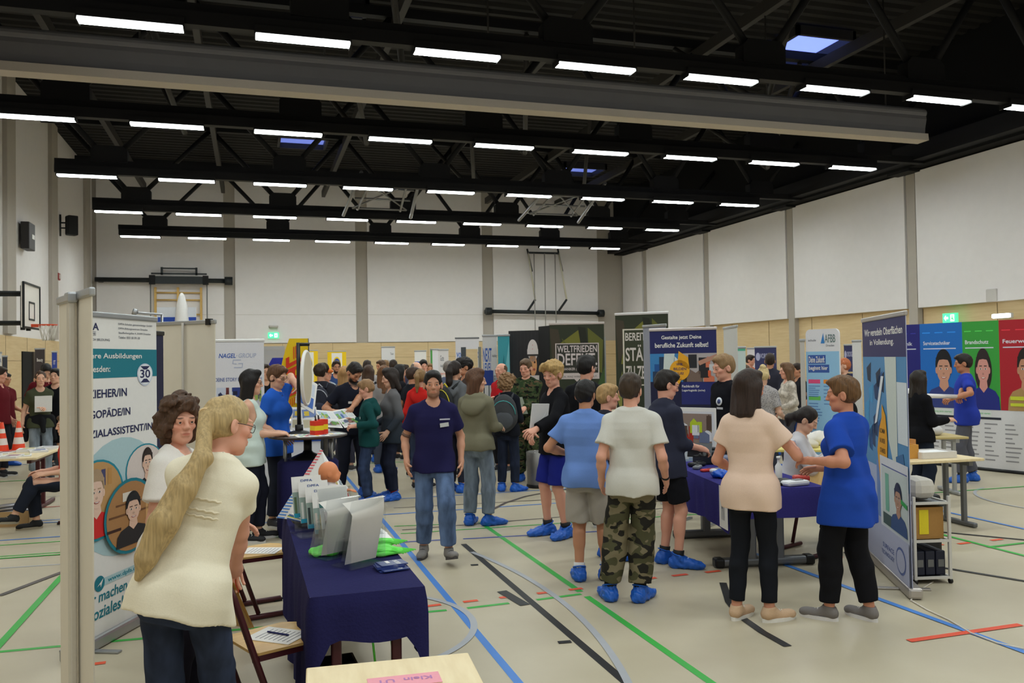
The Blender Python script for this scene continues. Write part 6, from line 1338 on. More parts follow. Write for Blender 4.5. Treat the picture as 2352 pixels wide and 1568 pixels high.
# ------------------------------------------------------------------ the coloured portrait wall at the right
wall_pts = []
for u in (2040, 2108, 2210, 2295, 2400):
    t_ = ray(u, 800); t_ = t_.x/t_.y; y_ = (11.14+.23*10.8)/(t_+.23); wall_pts.append((t_*y_+.04*(y_-10.6)**2, y_))
r = empty('portrait_wall', (11.2, 10.75, 0), 0, 'curved white exhibition wall with navy, blue, green and red portrait panels', 'exhibition wall')
cols_ = [((34, 34, 120), None, ''), ((30, 110, 196), ((204, 150, 126), (28, 26, 30), (52, 64, 130)), 'Servicetechniker'), ((60, 160, 64), ((214, 150, 140), (46, 34, 36), (34, 44, 130)), 'Brandschutz'), ((176, 34, 46), ((196, 140, 110), (36, 28, 26), (176, 140, 90)), 'Feuerwehr')]
for k in range(4):
    a, b = Vector((*wall_pts[k], 0))-Vector((11.2, 10.75, 0)), Vector((*wall_pts[k+1], 0))-Vector((11.2, 10.75, 0)); w = (b-a).length; c_, pe, t = cols_[k]
    pn = Panel(w, 2.36, mat((222, 220, 222), .5), .05); z0 = .40; pn.rect(0, z0, 1, 1, mat(c_, .5)); rr = random.Random(k)
    pn.text(t or 'Technik', .08, .845, .72, .872, mat((224, 226, 236)), 2); pn.rect(.08, .815, .85, .822, mat((214, 220, 236)), 2)
    for q in range(3): pn.rect(.06+.3*q, .93, .25+.3*q, .936, mat(tuple(min(255, int(x*1.3+20)) for x in c_)), 2)
    if pe: pn.person(.56, z0, .86 if k != 3 else .8, .42, pe[0], pe[1], pe[2], 3, longhair=(k == 2))
    if k == 3: pn.rect(.22, .47, .86, .495, mat((206, 214, 60)), 9); pn.rect(.22, .43, .86, .45, mat((206, 214, 60)), 9)
    if k in (1, 2): pn.rect(.12, z0-.05, .75, z0-.005, mat((222, 226, 222)), 4); pn.text('Ausbildung jetzt starten', .15, z0-.035, .72, z0-.018, mat((120, 190, 130)), 5); pn.rect(0, z0-.065, 1, z0-.05, mat((40, 42, 56)), 3)
    for q in range(9):
        for s in (.08, .55): pn.rect(s, .30-.03*q, s+rr.uniform(.15, .36), .309-.03*q, mat((150, 148, 152)), 2)
    pn.build('wall_panel', r, (a.x, a.y, .03), facing(a, b))
MB().tube([tuple(Vector((x, y, .02))-Vector((11.2, 10.75, 0))) for x, y in wall_pts], .03, M_BLKP, 8).build('base_rail', None, r)
# ------------------------------------------------------------------ right-hand navy table and what lies on it
va = Vector((.2, .98, 0)).normalized(); vb = Vector((.98, -.2, 0)); c0 = Vector((3.92, 6.36, 0)); tw, tl = .84, 1.98; tc2 = c0+va*tl/2+vb*tw/2; rz2 = math.atan2(vb.y, vb.x)
table('exhibition_table', (tc2.x, tc2.y), tw-.04, tl-.04, .742, rz2, M_MAPLE, M_GLEG, 'grey legged table under the navy cloth at the right', legs='x')
for sy in (-1, 1):
    p = c0+va*(tl/2+sy*(tl/2-.38))+vb*tw/2
for o in [o for o in bpy.data.objects if o.name.startswith('leg')][-4:]: bpy.data.objects.remove(o)
rt = [o for o in bpy.data.objects if o.name.startswith('exhibition_table')][-1]
for o in kids(rt):
    if o.name.startswith('exhibition_table') or o.name.split('.')[0] == 'leg': bpy.data.objects.remove(o)
for sy in (-1, 1):
    MB().box((-.12, sy*.62, .37), (.09, .09, .7), M_GLEG, None, .02).box((.14, sy*.62, .37), (.09, .09, .7), M_GLEG, None, .02).build('leg', None, rt)
    MB().box((0, sy*.62, .045), (.86, .10, .07), M_GLEG, None, .02).build('foot', None, rt)
    for s in (-1, 1): MB().box((s*.42, sy*.62, .045), (.09, .115, .085), M_BLKP, None, .02).build('foot_cap', None, rt)
def hem_b(s, t): return .37+.02*math.sin(t*7+s) if s == 3 else .50
tablecloth((tc2.x, tc2.y), tw, tl, .752, rz2, mat((56, 52, 122), .92, 0, .3, 70, .12, .1), 'bright navy tablecloth on the table between the boys and the women', hem_b, 5, .012)
def T(a, b, z=.7535): q = c0+va*a+vb*b; return (q.x, q.y, z)
def front_sign(a, w, h, lab, draw, z=.42):
    q = c0+va*a-vb*.035; r = Panel(w, h, M_PW, .003); draw(r); o = r.build('paper_sign', None, (q.x, q.y, z), math.atan2(-va.y, -va.x)); tag(o, lab, 'sign')
front_sign(1.55, .25, .30, 'white sign with grey round emblem on the front of the right navy cloth', lambda p: (p.ell(.5, .6, .28, .22, mat((190, 190, 196))), p.ell(.5, .6, .22, .17, M_PW, 2), p.poly([(.35, .5), (.45, .5), (.62, .72), (.52, .72)], mat((170, 170, 180)), 3), p.text('Handwerk', .15, .18, .85, .25, GRT)), .43)
front_sign(1.93, .14, .26, 'narrow white sign with blue arc at the far end of the right navy cloth', lambda p: (p.ell(.7, .5, .4, .35, BLU), p.ell(.8, .52, .36, .3, M_PW, 2)), .45)
front_sign(.22, .20, .36, 'white sign with vertical lettering at the near corner of the right navy cloth', lambda p: p.text('FIT', .3, .2, .7, .8, GRT), .40)
for i, (a, b, w, d, h, c_, rz, nm, lab) in enumerate(((1.55, .2, .2, .1, .05, (30, 30, 34), .5, 'scanner', 'black handheld scanner near the boy in navy'), (1.35, .14, .16, .07, .04, (120, 122, 128), 1.0, 'clamp', 'grey metal clamp on the right navy table'), (1.15, .2, .2, .06, .03, (206, 60, 50), .3, 'marker', 'red tool on the right navy table'), (1.0, .22, .12, .10, .05, (222, 222, 226), .2, 'mouse', 'white rounded device beside the blue packet'), (1.75, .4, .3, .2, .16, (40, 42, 48), .2, 'toolcase', 'dark open case on the far end of the right navy table'), (1.5, .55, .26, .2, .12, (120, 126, 150), -.2, 'goggles', 'blue and white safety goggles pile on the right navy table'), (1.2, .6, .34, .12, .09, (70, 72, 76), .1, 'drill', 'dark machine part on the right navy table'), (.25, .5, .36, .28, .03, (26, 26, 28), .1, 'tray', 'black tray near the right end of the navy table'), (.12, .62, .24, .12, .05, (230, 230, 234), .3, 'mouse', 'white curved device at the right end of the table'), (.35, .78, .14, .1, .06, (200, 70, 60), .0, 'tin', 'small red tin at the right end of the table'))):
    r = empty(nm, T(a, b), rz2+rz, lab, nm); MB().box((0, 0, h*.45), (w, d, h*.9), mat(c_, .4), None, min(.02, h*.4)).build('body', None, r); MB().box((w*.1, 0, h*.95), (w*.4, d*.5, h*.2), mat(tuple(max(10, int(x*.6)) for x in c_), .4), None, .005).build('top_part', None, r)
g = SDF(); g.ell((0, 0, .03), (.14, .09, .045), k=.02).half((0, 0, .002), (0, 0, -1)).noise(folds(3, .012, 60, 1)); P, Q = g.mesh(.009); o = np_object('shoe_cover_packet', P, Q, mat((28, 92, 206), .25, 0, .4, 60)); o.location = T(.72, .2); tag(o, 'shiny blue packet on the right navy table', 'packet')
thing('spray_bottle', MB().lathe([(0, 0), (.03, 0), (.032, .02), (.032, .13), (.012, .16), (.012, .2), (.018, .2), (.018, .22), (0, .22)], M_PW, n=16), None, 'white bottle standing at the right end of the navy table', 'bottle', loc=T(.42, .60))
school_chair(5.1, 6.95, math.radians(200), 'dark red framed chair behind the right navy table near the seated woman')
# ------------------------------------------------------------------ tables farther right
table('exhibition_table', (6.72, 8.95), 1.5, .75, .75, -.45, mat((222, 206, 120), .5), M_GLEG, 'yellow topped table in front of the light blue stand')
for i, (x, y, w, d, h, c_, lab) in enumerate(((6.9, 9.1, .5, .3, .17, (226, 220, 214), 'pile of white plastic bags on the yellow table'), (6.55, 8.9, .35, .25, .10, (208, 200, 184), 'beige tray of parts on the yellow table'), (7.1, 8.75, .25, .2, .2, (232, 232, 232), 'white container on the right of the yellow table'))):
    g = SDF(); g.ell((0, 0, h*.4), (w/2, d/2, h*.62), k=.03).half((0, 0, .003), (0, 0, -1)).noise(folds(20+i, .012, 35)); P, Q = g.mesh(.014); o = np_object(('plastic_bag', 'parts_tray', 'container')[i], P, Q, mat(c_, .5)); o.location = (x, y, .751); tag(o, lab, ('bag', 'tray', 'container')[i])
thing('glue_bottle', MB().lathe([(0, 0), (.05, 0), (.05, .16), (.03, .19), (0, .19)], mat((214, 196, 40), .4), n=14), None, 'yellow bottle at the left of the yellow table', 'bottle', loc=(6.22, 8.75, .751))
table('exhibition_table', (6.9, 7.55), 1.35, .62, .75, -.06, M_MAPLE, M_GLEG, 'light wooden table with grey legs behind the tall blue banner', legs='t')
for nm, x, y, w, d, h, c_, lab in (('crate', 6.72, 7.62, .42, .28, .15, (206, 150, 70), 'orange brown crate of samples on the light wooden table'), ('crate', 6.95, 7.8, .3, .2, .18, (190, 130, 70), 'second brown crate of samples, behind the first'), ('tray', 7.13, 7.52, .42, .3, .07, (222, 218, 214), 'shallow white tray on the light wooden table')):
    r = empty('sample_'+nm, (x, y, .751), -.1, lab, nm); mb = MB()
    for s in (-1, 1): mb.box((s*w/2, 0, h/2), (.014, d, h), mat(c_, .6)); mb.box((0, s*d/2, h/2), (w, .014, h), mat(c_, .6))
    mb.box((0, 0, .006), (w, d, .012), mat(c_, .6)).build('body', None, r); MB().box((0, 0, h*.75), (w*.85, d*.8, h*.3), mat((200, 120, 84) if nm == 'crate' else (236, 236, 236), .7), None, .02).build('contents', None, r)
g = SDF(); g.seg((0, 0, .08), (0, 0, .2), .13, .10, k=.04).half((0, 0, .003), (0, 0, -1)).noise(folds(31, .014, 30)); P, Q = g.mesh(.013); o = np_object('white_sack', P, Q, mat((214, 208, 200), .6)); o.location = (6.45, 7.7, .751); tag(o, 'bulging white sack at the left of the light wooden table', 'sack')
for s_, x in ((0, 7.75), (1, 8.3)): pass
table('exhibition_table', (8.6, 9.3), 1.1, .6, .78, -.3, mat((196, 176, 120), .5), M_ALU, 'small far table with samples left of the man in blue polo')
g = SDF(); g.ell((0, 0, .06), (.3, .2, .1), k=.03).half((0, 0, .003), (0, 0, -1)).noise(folds(41, .02, 20)); P, Q = g.mesh(.02); o = np_object('cover_cloth', P, Q, mat((206, 204, 206), .8)); o.location = (8.7, 9.3, .781); tag(o, 'grey white cloth heap on the small far table', 'cloth')
# trolley
tp_ = fl(2112, 1326); r = empty('trolley', (tp_.x, tp_.y, 0), -.22, 'white metal trolley beside the tall blue banner', 'trolley'); WM = mat((206, 202, 196), .5)
for sx in (-1, 1):
    for sy in (-1, 1): MB().box((sx*.15, sy*.2, .37), (.022, .022, .69), WM).build('post', None, r); MB().cyl((sx*.15-.012, sy*.2, .02), (sx*.15+.012, sy*.2, .02), .02, M_BLKP, 12).build('castor', None, r)
for z in (.05, .35, .66):
    mb = MB().box((0, 0, z-.004), (.29, .39, .006), M_GLEG)
    for q in (-1, 1): mb.box((q*.15, 0, z), (.02, .42, .02), WM); mb.box((0, q*.2, z), (.32, .02, .02), WM)
    mb.build('shelf', None, r)
r = empty('carton', (tp_.x-.0, tp_.y, .3615), -.22, 'brown carton with yellow label on the trolley middle shelf', 'carton'); MB().box((0, 0, .13), (.24, .34, .26), mat((168, 124, 66), .7)).build('body', None, r); MB().box((-.05, -.172, .14), (.08, .004, .2), mat((226, 206, 40))).build('sticker', None, r); MB().box((-.122, 0, .14), (.004, .12, .2), mat((226, 206, 40))).build('sticker', None, r)
for k in range(3): thing('storage_box', MB().box((0, 0, .1), (.082, .34, .2), mat((30, 33, 50), .5), None, .01).box((0, -.172, .1), (.05, .006, .06), M_GLEG), None, 'small dark drawer box in the bottom row of the trolley', 'box', 'dark boxes on the trolley bottom shelf', (tp_.x-.087+.087*k, tp_.y-.0195*(k-1), .0615), -.22)
thing('white_bag', MB().box((0, 0, .09), (.2, .26, .18), mat((206, 200, 190), .7), None, .06), None, 'crumpled white bag on the trolley top', 'bag', None, (tp_.x, tp_.y, .672), -.2)
r = empty('carry_case', (5.92, 6.40, 0), -.2, 'black case standing behind the trolley', 'case'); MB().box((0, 0, .3), (.34, .2, .58), mat((28, 28, 30), .5), None, .03).build('case_body', None, r); MB().tube([(-.08, 0, .58), (-.08, 0, .64), (.08, 0, .64), (.08, 0, .58)], .012, M_BLKP, 8).build('handle', None, r)
# white handrail tube held up between two stands
A, B_ = atD(2100, 908, 12.3), atD(2212, 911, 13.7); r = empty('white_tube', (0, 0, 0), 0, 'glossy white tube held level by the man in blue polo', 'tube'); MB().cyl(A, B_, .03, mat((236, 232, 232), .2), 14).build('tube', None, r); A2 = atD(2090, 905, 12.2)
MB().lathe([(0, -.06), (.07, -.04), (.08, .02), (.05, .07), (0, .08)], mat((226, 224, 222), .3), A2, 14).build('end_knob', None, r)
# cable on the floor, bin, cable duct
pts = [(2143, 1338), (2110, 1358), (2092, 1380), (2130, 1402), (2180, 1425), (2230, 1455), (2290, 1478), (2352, 1492)]
thing('cable', MB().tube([tuple(fl(u, v)+Vector((0, 0, .006))) for u, v in pts], .006, mat((214, 206, 194), .5), 6), None, 'thin white cable winding across the floor at the right', 'cable')
b_ = fl(1236, 1118); r = empty('waste_bin', (b_.x, b_.y, 0), 0, 'grey metal bin standing behind the blond boy', 'bin'); MB().lathe([(0, .0), (.15, .0), (.16, .02), (.17, .52), (.16, .53), (.155, .52), (.14, .05), (0, .04)], metal((140, 138, 136), .45), n=24).build('bin_body', None, r); MB().lathe([(.165, 0), (.175, .03), (.165, .05)], M_BLKP, n=24).build('base_ring', None, r)
lg = fl(1300, 1010, .5)
# ================================================================== PEOPLE
FAIR, ROSY, TAN, OLV = (224, 174, 148), (226, 166, 142), (200, 142, 110), (190, 136, 104)
BRN, DBR, BLK, BLD, GRY_, LBR = (84, 60, 42), (50, 36, 28), (28, 24, 24), (178, 146, 96), (120, 112, 106), (128, 96, 64)
def tee(c, **k): d = dict(name='t_shirt', mat=cloth(c) if isinstance(c, tuple) else c, sleeve=.58, hem=-.09); d.update(k); return d
def longs(c, **k): d = dict(name='sweater', mat=cloth(c) if isinstance(c, tuple) else c, sleeve=1.93, hem=-.08, loose=.016); d.update(k); return d
def pants(c, **k): d = dict(name='trousers', mat=cloth(c) if isinstance(c, tuple) else c); d.update(k); return d
def denim(c): 
    k = ('denim', c)
    if k not in _MC: _MC[k] = ramp_mat('denim_%d' % len(_MC), 7, [(.32, tuple(int(x*.8) for x in c)), (.5, c), (.7, tuple(min(255, int(x*1.18)) for x in c))], .9, 'Object', (1.6, 1.6, .5), 3, bump=.1, spec=.1)
    return _MC[k]
COVER = ('cover', (24, 94, 196), (0, 0, 0), None)
def cov(sock=None): return ('cover', (24, 94, 196), (0, 0, 0), sock)
SNK = ('sneaker', (40, 40, 44), (205, 205, 205))
def camo(name, sc, base, blobs):
    m = bpy.data.materials.new(name); m.use_nodes = True; nt = m.node_tree; b = nt.nodes['Principled BSDF']; b.inputs['Roughness'].default_value = .9; b.inputs['Specular IOR Level'].default_value = .1
    tc = nt.nodes.new('ShaderNodeTexCoord'); prev = None
    for i, (c, th, off) in enumerate(blobs):
        mp = nt.nodes.new('ShaderNodeMapping'); mp.inputs['Location'].default_value = (off, off*1.7, off*.6); mp.inputs['Scale'].default_value = (1, 1, 1.5); nt.links.new(tc.outputs['Object'], mp.inputs[0])
        n = nt.nodes.new('ShaderNodeTexNoise'); n.inputs['Scale'].default_value = sc; n.inputs['Detail'].default_value = 1.2; nt.links.new(mp.outputs[0], n.inputs['Vector'])
        g = nt.nodes.new('ShaderNodeMath'); g.operation = 'GREATER_THAN'; g.inputs[1].default_value = th; nt.links.new(n.outputs['Fac'], g.inputs[0])
        x = nt.nodes.new('ShaderNodeMix'); x.data_type = 'RGBA'; x.inputs[6].default_value = (*lin(base), 1); x.inputs[7].default_value = (*lin(c), 1); nt.links.new(g.outputs[0], x.inputs[0])
        if prev: nt.links.new(prev, x.inputs[6])
        prev = x.outputs[2]
    nt.links.new(prev, b.inputs['Base Color']); return m
CAMO = camo('camouflage_cloth', 9, (124, 114, 90), [((82, 80, 58), .50, 3.1), ((44, 42, 38), .56, 9.7)])
CAMO2 = camo('forest_camouflage', 13, (72, 80, 54), [((96, 76, 56), .58, 1.3), ((50, 66, 42), .52, 5.2), ((28, 30, 26), .57, 8.8)])
STRIPE = ramp_mat('striped_cloth', 26, [(.35, (214, 210, 214)), (.5, (150, 150, 162)), (.65, (214, 210, 214))], .9, 'Object', (0, 0, 1), 0, tex='wave_z')
DOTS = ramp_mat('spotted_cloth', 24, [(.0, (214, 208, 204)), (.30, (214, 208, 204)), (.34, (34, 32, 36))], .9, tex='voronoi', interp='CONSTANT')
DOTS2 = ramp_mat('speckled_cloth', 60, [(.0, (120, 116, 120)), (.30, (120, 116, 120)), (.4, (176, 170, 170))], .9, tex='voronoi')
PATT = ramp_mat('patterned_cloth', 9, [(.35, (206, 196, 182)), (.5, (168, 158, 146)), (.6, (216, 206, 194))], .9, detail=3)
OMBRE = ramp_mat('shaded_fleece', 1.0, [(.0, (40, 48, 58)), (.42, (52, 58, 68)), (.62, (100, 100, 104)), (1, (112, 110, 112))], .9, 'Generated', (0, 0, 1), 0, tex='wave_z')
_n = OMBRE.node_tree  # plain vertical dye gradient of the garment
for n_ in list(_n.nodes):
    if n_.type == 'TEX_WAVE':
        sx = _n.nodes.new('ShaderNodeSeparateXYZ'); mp_ = [q for q in _n.nodes if q.type == 'MAPPING'][0]; mp_.inputs['Scale'].default_value = (1, 1, 1)
        rp_ = [q for q in _n.nodes if q.type == 'VALTORGB'][0]; _n.links.new(mp_.outputs[0], sx.inputs[0]); _n.links.new(sx.outputs['Z'], rp_.inputs[0])
def stand(u, v, d, hmax=1.93):
    p = atD(u, v, d); return (p.x, p.y), min(hmax, p.z)
def held_sheet(name, p, w, h, rot, m, label, cat, draw=None, t=.006):
    pn = Panel(w, h, m, t)
    if draw: draw(pn)
    for i, v in enumerate(pn.mb.v): pn.mb.v[i] = (v[0]-w/2, v[1], v[2]-h/2)
    o = pn.mb.build(name, None, None, p); o.rotation_euler = rot; return tag(o, label, cat)
def backpack(I, c, label, c2=(70, 120, 120), w=.30, h=.44):
    s = I['s']; r = empty('backpack', I['root'].location, I['rz'], label, 'backpack'); L = I['L']; M = I['M']; g = SDF()
    g.ell(L(0, .215, .27), (w/2, .085, h/2), M, k=.02).ell(L(0, .20, .20), (w/2*1.02, .095, h*.36), M, k=.04)
    g.noise(folds(len(PEOPLE)+77, .008, 26)); P, Q = g.mesh((.010, .013, .018)[I['res']]); np_object('bag_body', P*s, Q, mat(c, .7, 0, .3, 60), r)
    g = SDF(); g.ell(L(0, .285, .16), (w*.40, .045, h*.24), M, k=.02); P, Q = g.mesh((.010, .013, .018)[I['res']]); np_object('front_pocket', P*s, Q, mat(tuple(int(x*1.25) for x in c), .7, 0, .3, 60), r)
    for q in (1, -1): MB().tube([Vector(L(q*.09, .15, .46)*s), Vector(L(q*.10, .03, .545)*s), Vector(L(q*.105, -.10, .43)*s), Vector(L(q*.12, -.11, .28)*s), Vector(L(q*.155, .03, .14)*s), Vector(L(q*.13, .17, .10)*s)], .018*s, mat(c, .7), 8).build('strap', None, r)
    MB().tube([Vector(L(-.05, .20, .48)*s), Vector(L(0, .2, .53)*s), Vector(L(.05, .2, .48)*s)], .01*s, mat(c2, .6), 8).build('handle', None, r)
    MB().tube([Vector(L(.155*math.cos(a)*w/.33, .262+.02*abs(math.sin(a)), .25+.2*math.sin(a))*s) for a in [k*PI/10 for k in range(11)]], .006*s, mat(c2, .5), 6).build('zip', None, r)
    return r
WB = paper((226, 226, 226))
# ---- the two women at the left
loc, H = stand(407, 906, 4.98)
I = person('woman with curly dark brown hair in a white top beside the teal banner', loc, 70, H-.02, 'f', 1.15, hyaw=-50, hpitch=2, top=tee((232, 226, 220), name='blouse', sleeve=.66, hem=-.14, loose=.022, slv=.03, neck=.088, nfront=.05, fold=.007), bottom=pants((32, 30, 40)), hair=('curly', (80, 56, 40)), skin=ROSY, rh=(-.21, -.20, 1.02), lh=(.2, -.26, 1.02), shoes=('flat', (96, 70, 52), (60, 44, 36)), rep=(-.5, 1, -.2), belly=.06)
MB().lathe([(0, -.009), (.007, -.005), (.008, 0), (.006, .006), (0, .009)], mat((226, 192, 120), .3), n=10).build('earring', None, I['root'], Vector(I['G'](-.086, .02, -.055)*I['s']))
loc, H = stand(422, 930, 3.98)
I2 = person('woman with long blond ponytail and cream lace blouse leaning on a chair', loc, 164, 1.80, 'f', .96, bust=.75, lean=13, side=-13, hroll=7, hyaw=-48, hpitch=-4, top=tee((240, 231, 208), name='blouse', sleeve=.50, hem=-.12, loose=.018, neck=.08, nfront=.05, fold=.006), bottom=pants(denim((50, 58, 78)), name='jeans'), hair=('pony', (184, 158, 112), [(0, .108, .03), (.02, .155, .53), (.055, .175, .40), (.09, .18, .25), (.125, .165, .10), (.14, .15, .02)], [.026, .036, .050, .056, .042, .012], 'world'), skin=ROSY, lhw=(-.215, 4.56, .885), rhw=(-.085, 4.33, .885), lcurl=.9, rcurl=.9, lp=(0, -.3, -1), rp=(0, -.3, -1), rf=(-.12, -.22, .085), lf=(.11, .06, .085), glasses=True, hip=(0, .05, -.01), lep=(.5, .8, .1), rep=(-.5, .8, .1))
g_ = I2['G'](0, .108, .03)*I2['s']; MB().tube([tuple(np.array(g_)+np.array([.026*math.cos(a), .012*math.sin(a), .026*math.sin(a)])) for a in [k*PI/8 for k in range(16)]], .006, mat((226, 196, 150)), 6, close=True).build('hair_tie', None, I2['root'])
def back_band(I, z, m, nm, r=.006, off=.022, amp=.0):
    zz = I['zs']; d = np.interp(z, zz, I['ds']); w = np.interp(z, zz, I['ws'])*.92; y0 = np.interp(z, zz, I['ys']); pts = []
    for k in range(25): x = w*(k/12-1); pts.append(tuple(I['L'](x, y0+(d+off)*max(0, 1-(abs(x)/(w*1.06))**2.25)**(1/2.25), z+amp*math.sin(k*2.2))*I['s']))
    return MB().tube(pts, r, m, 6).build(nm, None, I['root'])
for z in (.30, .325, .37): back_band(I2, z, cloth((236, 224, 198)), 'lace_ruffle', .005, .02, .003)
# ---- group around the high table
loc, H = stand(574, 850, 9.5)
I = person('woman with long black hair and glasses in a mint sleeveless top', loc, 84, H, 'f', 1.02, hpitch=4, top=tee((206, 220, 214), name='tank_top', sleeve=-1, hem=-.14, loose=.024, fold=.008), bottom=pants((34, 36, 50), name='jeans'), hair=('long', BLK, -.36), skin=FAIR, rhw=(.27, 9.42, 1.135), lhw=(.27, 9.62, 1.135), lcurl=.9, rcurl=.9, glasses=True, shoes=('sneaker', (30, 30, 34), (206, 204, 204)), lf=(.09, -.06, .085), rf=(-.09, .06, .085), rp=(0, 0, -1), lp=(0, 0, -1))
loc, H = stand(634, 838, 10.25)
I = person('woman with short brown hair and glasses in a royal blue polo shirt', loc, 58, H, 'f', .98, hpitch=16, top=tee((44, 100, 206), name='polo_shirt', collar=True, hem=-.14), bottom=pants((40, 44, 58)), hair=('short', (96, 66, 46)), skin=FAIR, glasses=True, lhw=tuple(atD(683, 893, 10.3)), rh=(-.22, -.18, 1.0), lcurl=.8)
badge(I, .07, .33, .05, .07, M_PW, tilt=20)
hp = wpos(I, I['hands'][0]); held_sheet('price_sheet', hp+Vector((.09, -.02, -.02)), .30, .42, (-.4, .5, .6), M_PW, 'white price sheet held up by the woman in the blue polo', 'sheet', lambda p: (p.rect(.1, .5, .9, .9, mat((206, 212, 226))), p.rect(.15, .55, .5, .8, mat((226, 206, 90)), 2), p.rect(.1, .1, .9, .45, mat((70, 110, 190)))))
loc, H = stand(608, 836, 15); person('man in black standing behind the white slogan roll-up', loc, 20, H, top=longs((28, 28, 32), name='jacket'), bottom=pants((36, 36, 40)), hair=('short', DBR), skin=FAIR)
loc, H = stand(806, 832, 12.1)
I = person('bearded man in a black navy shirt with name badge pointing at a brochure', loc, 24, 1.90, 'm', 1.10, lean=7, hpitch=34, hyaw=14, top=tee((30, 32, 44), name='polo_shirt', sleeve=.66, hem=-.1, collar=True), bottom=pants((36, 38, 50), name='jeans'), hair=('short', (34, 28, 26)), beard=1.0, skin=TAN, lhw=tuple(atD(806, 940, 11.6)), rhw=tuple(atD(764, 944, 11.75)), shoes=cov((150, 70, 40)), lf=(.16, 0, .085), rf=(-.16, .05, .085), lcurl=.5)
badge(I, -.085, .33, .075, .032, M_PW); badge(I, .09, .27, .07, .012, mat((200, 200, 206)), 'shirt_print', .02)
bp = atD(776, 963, 11.35); r = empty('open_brochure', bp, .45, 'open white brochure with coloured pictures held by the boy and bearded man', 'brochure')
for s in (-1, 1):
    pn = Panel(.27, .36, M_PW, .003); pic(pn, .06, .5, .6, .92, ((170, 186, 206), (70, 100, 160), (200, 190, 90), (120, 170, 90)), 30+s); pn.rect(.64, .5, .94, .92, mat((214, 216, 216))); pic(pn, .06, .08, .94, .42, ((206, 206, 206), (150, 110, 100), (90, 100, 130), (110, 160, 80)), 34+s)
    for i, v in enumerate(pn.mb.v): pn.mb.v[i] = (v[0]-(.27 if s < 0 else 0), v[1], v[2]-.18)
    o = pn.build('page', r); o.rotation_euler = (-.95, -.12*s, 0)
loc = fl(847, 1158); I = person('boy in a teal hooded jacket holding the open brochure', (loc.x, loc.y), -96, 1.66, 'm', .88, hpitch=22, top=longs((26, 72, 72), name='hooded_jacket', hood=True, hem=-.1), bottom=pants(denim((52, 64, 92)), name='jeans'), hair=('short', (146, 112, 78)), skin=ROSY, lhw=tuple(atD(818, 978, 11.2)), rhw=tuple(atD(812, 965, 11.45)), shoes=cov((40, 40, 40)), lcurl=.7, rcurl=.7)
badge(I, .12, .30, .03, .03, mat((214, 226, 226)), 'patch', .03); 
loc = fl(902, 1146); I = person('child with dark shoulder hair in a grey to blue fleece', (loc.x, loc.y), -78, 1.80, 'f', .96, hpitch=12, hyaw=-4, top=longs(OMBRE, name='fleece_jacket', hem=-.16), bottom=pants(denim((34, 38, 54)), name='jeans'), hair=('bob', (44, 34, 30), -.15), skin=FAIR, shoes=cov((150, 40, 36)), lh=(.20, -.1, .92), rh=(-.16, -.2, 1.0))
loc, H = stand(737, 836, 14.1); I = person('person with dark hair and navy backpack behind the prize wheel', loc, 172, H, 'm', 1.0, hyaw=-20, top=longs((44, 44, 52), name='jacket'), bottom=pants((84, 80, 76)), hair=('mop', DBR), shoes=cov((120, 80, 60)))
backpack(I, (30, 32, 48), 'dark navy backpack with small reflectors behind the prize wheel', (180, 180, 190))
loc, H = stand(749, 838, 17); I = person('man in an orange cap behind the prize wheel', loc, 40, H-.05, top=tee((160, 170, 180)), bottom=pants((60, 64, 74)), hair=('buzz', BRN), skin=ROSY)
g = SDF(); g.ell(I['G'](0, .012, .055), (.092, .108, .085), k=.02).half(I['G'](0, 0, .05), I['HM'] @ np.array([0, 0, -1])); g.seg(I['G'](-.03, -.11, .055), I['G'](.03, -.11, .055), .03, .03); P, Q = g.mesh(.012); np_object('cap', P*I['s'], Q, mat((214, 110, 50), .8), I['root'])
loc, H = stand(772, 826, 18.5); person('bearded man with glasses in blue facing the camera below the yellow poster', loc, 10, H, 'm', 1.0, top=tee((52, 74, 120)), over=None, bottom=pants((40, 42, 50)), hair=('short', DBR), beard=1.0, skin=TAN, glasses=True, res=1)
loc, H = stand(790, 842, 15); person('girl with long light blond hair seen from behind near the bearded man', loc, 165, H, 'f', .9, top=tee((110, 104, 110)), bottom=pants((60, 60, 74)), hair=('long', (176, 136, 92), -.3), skin=FAIR)
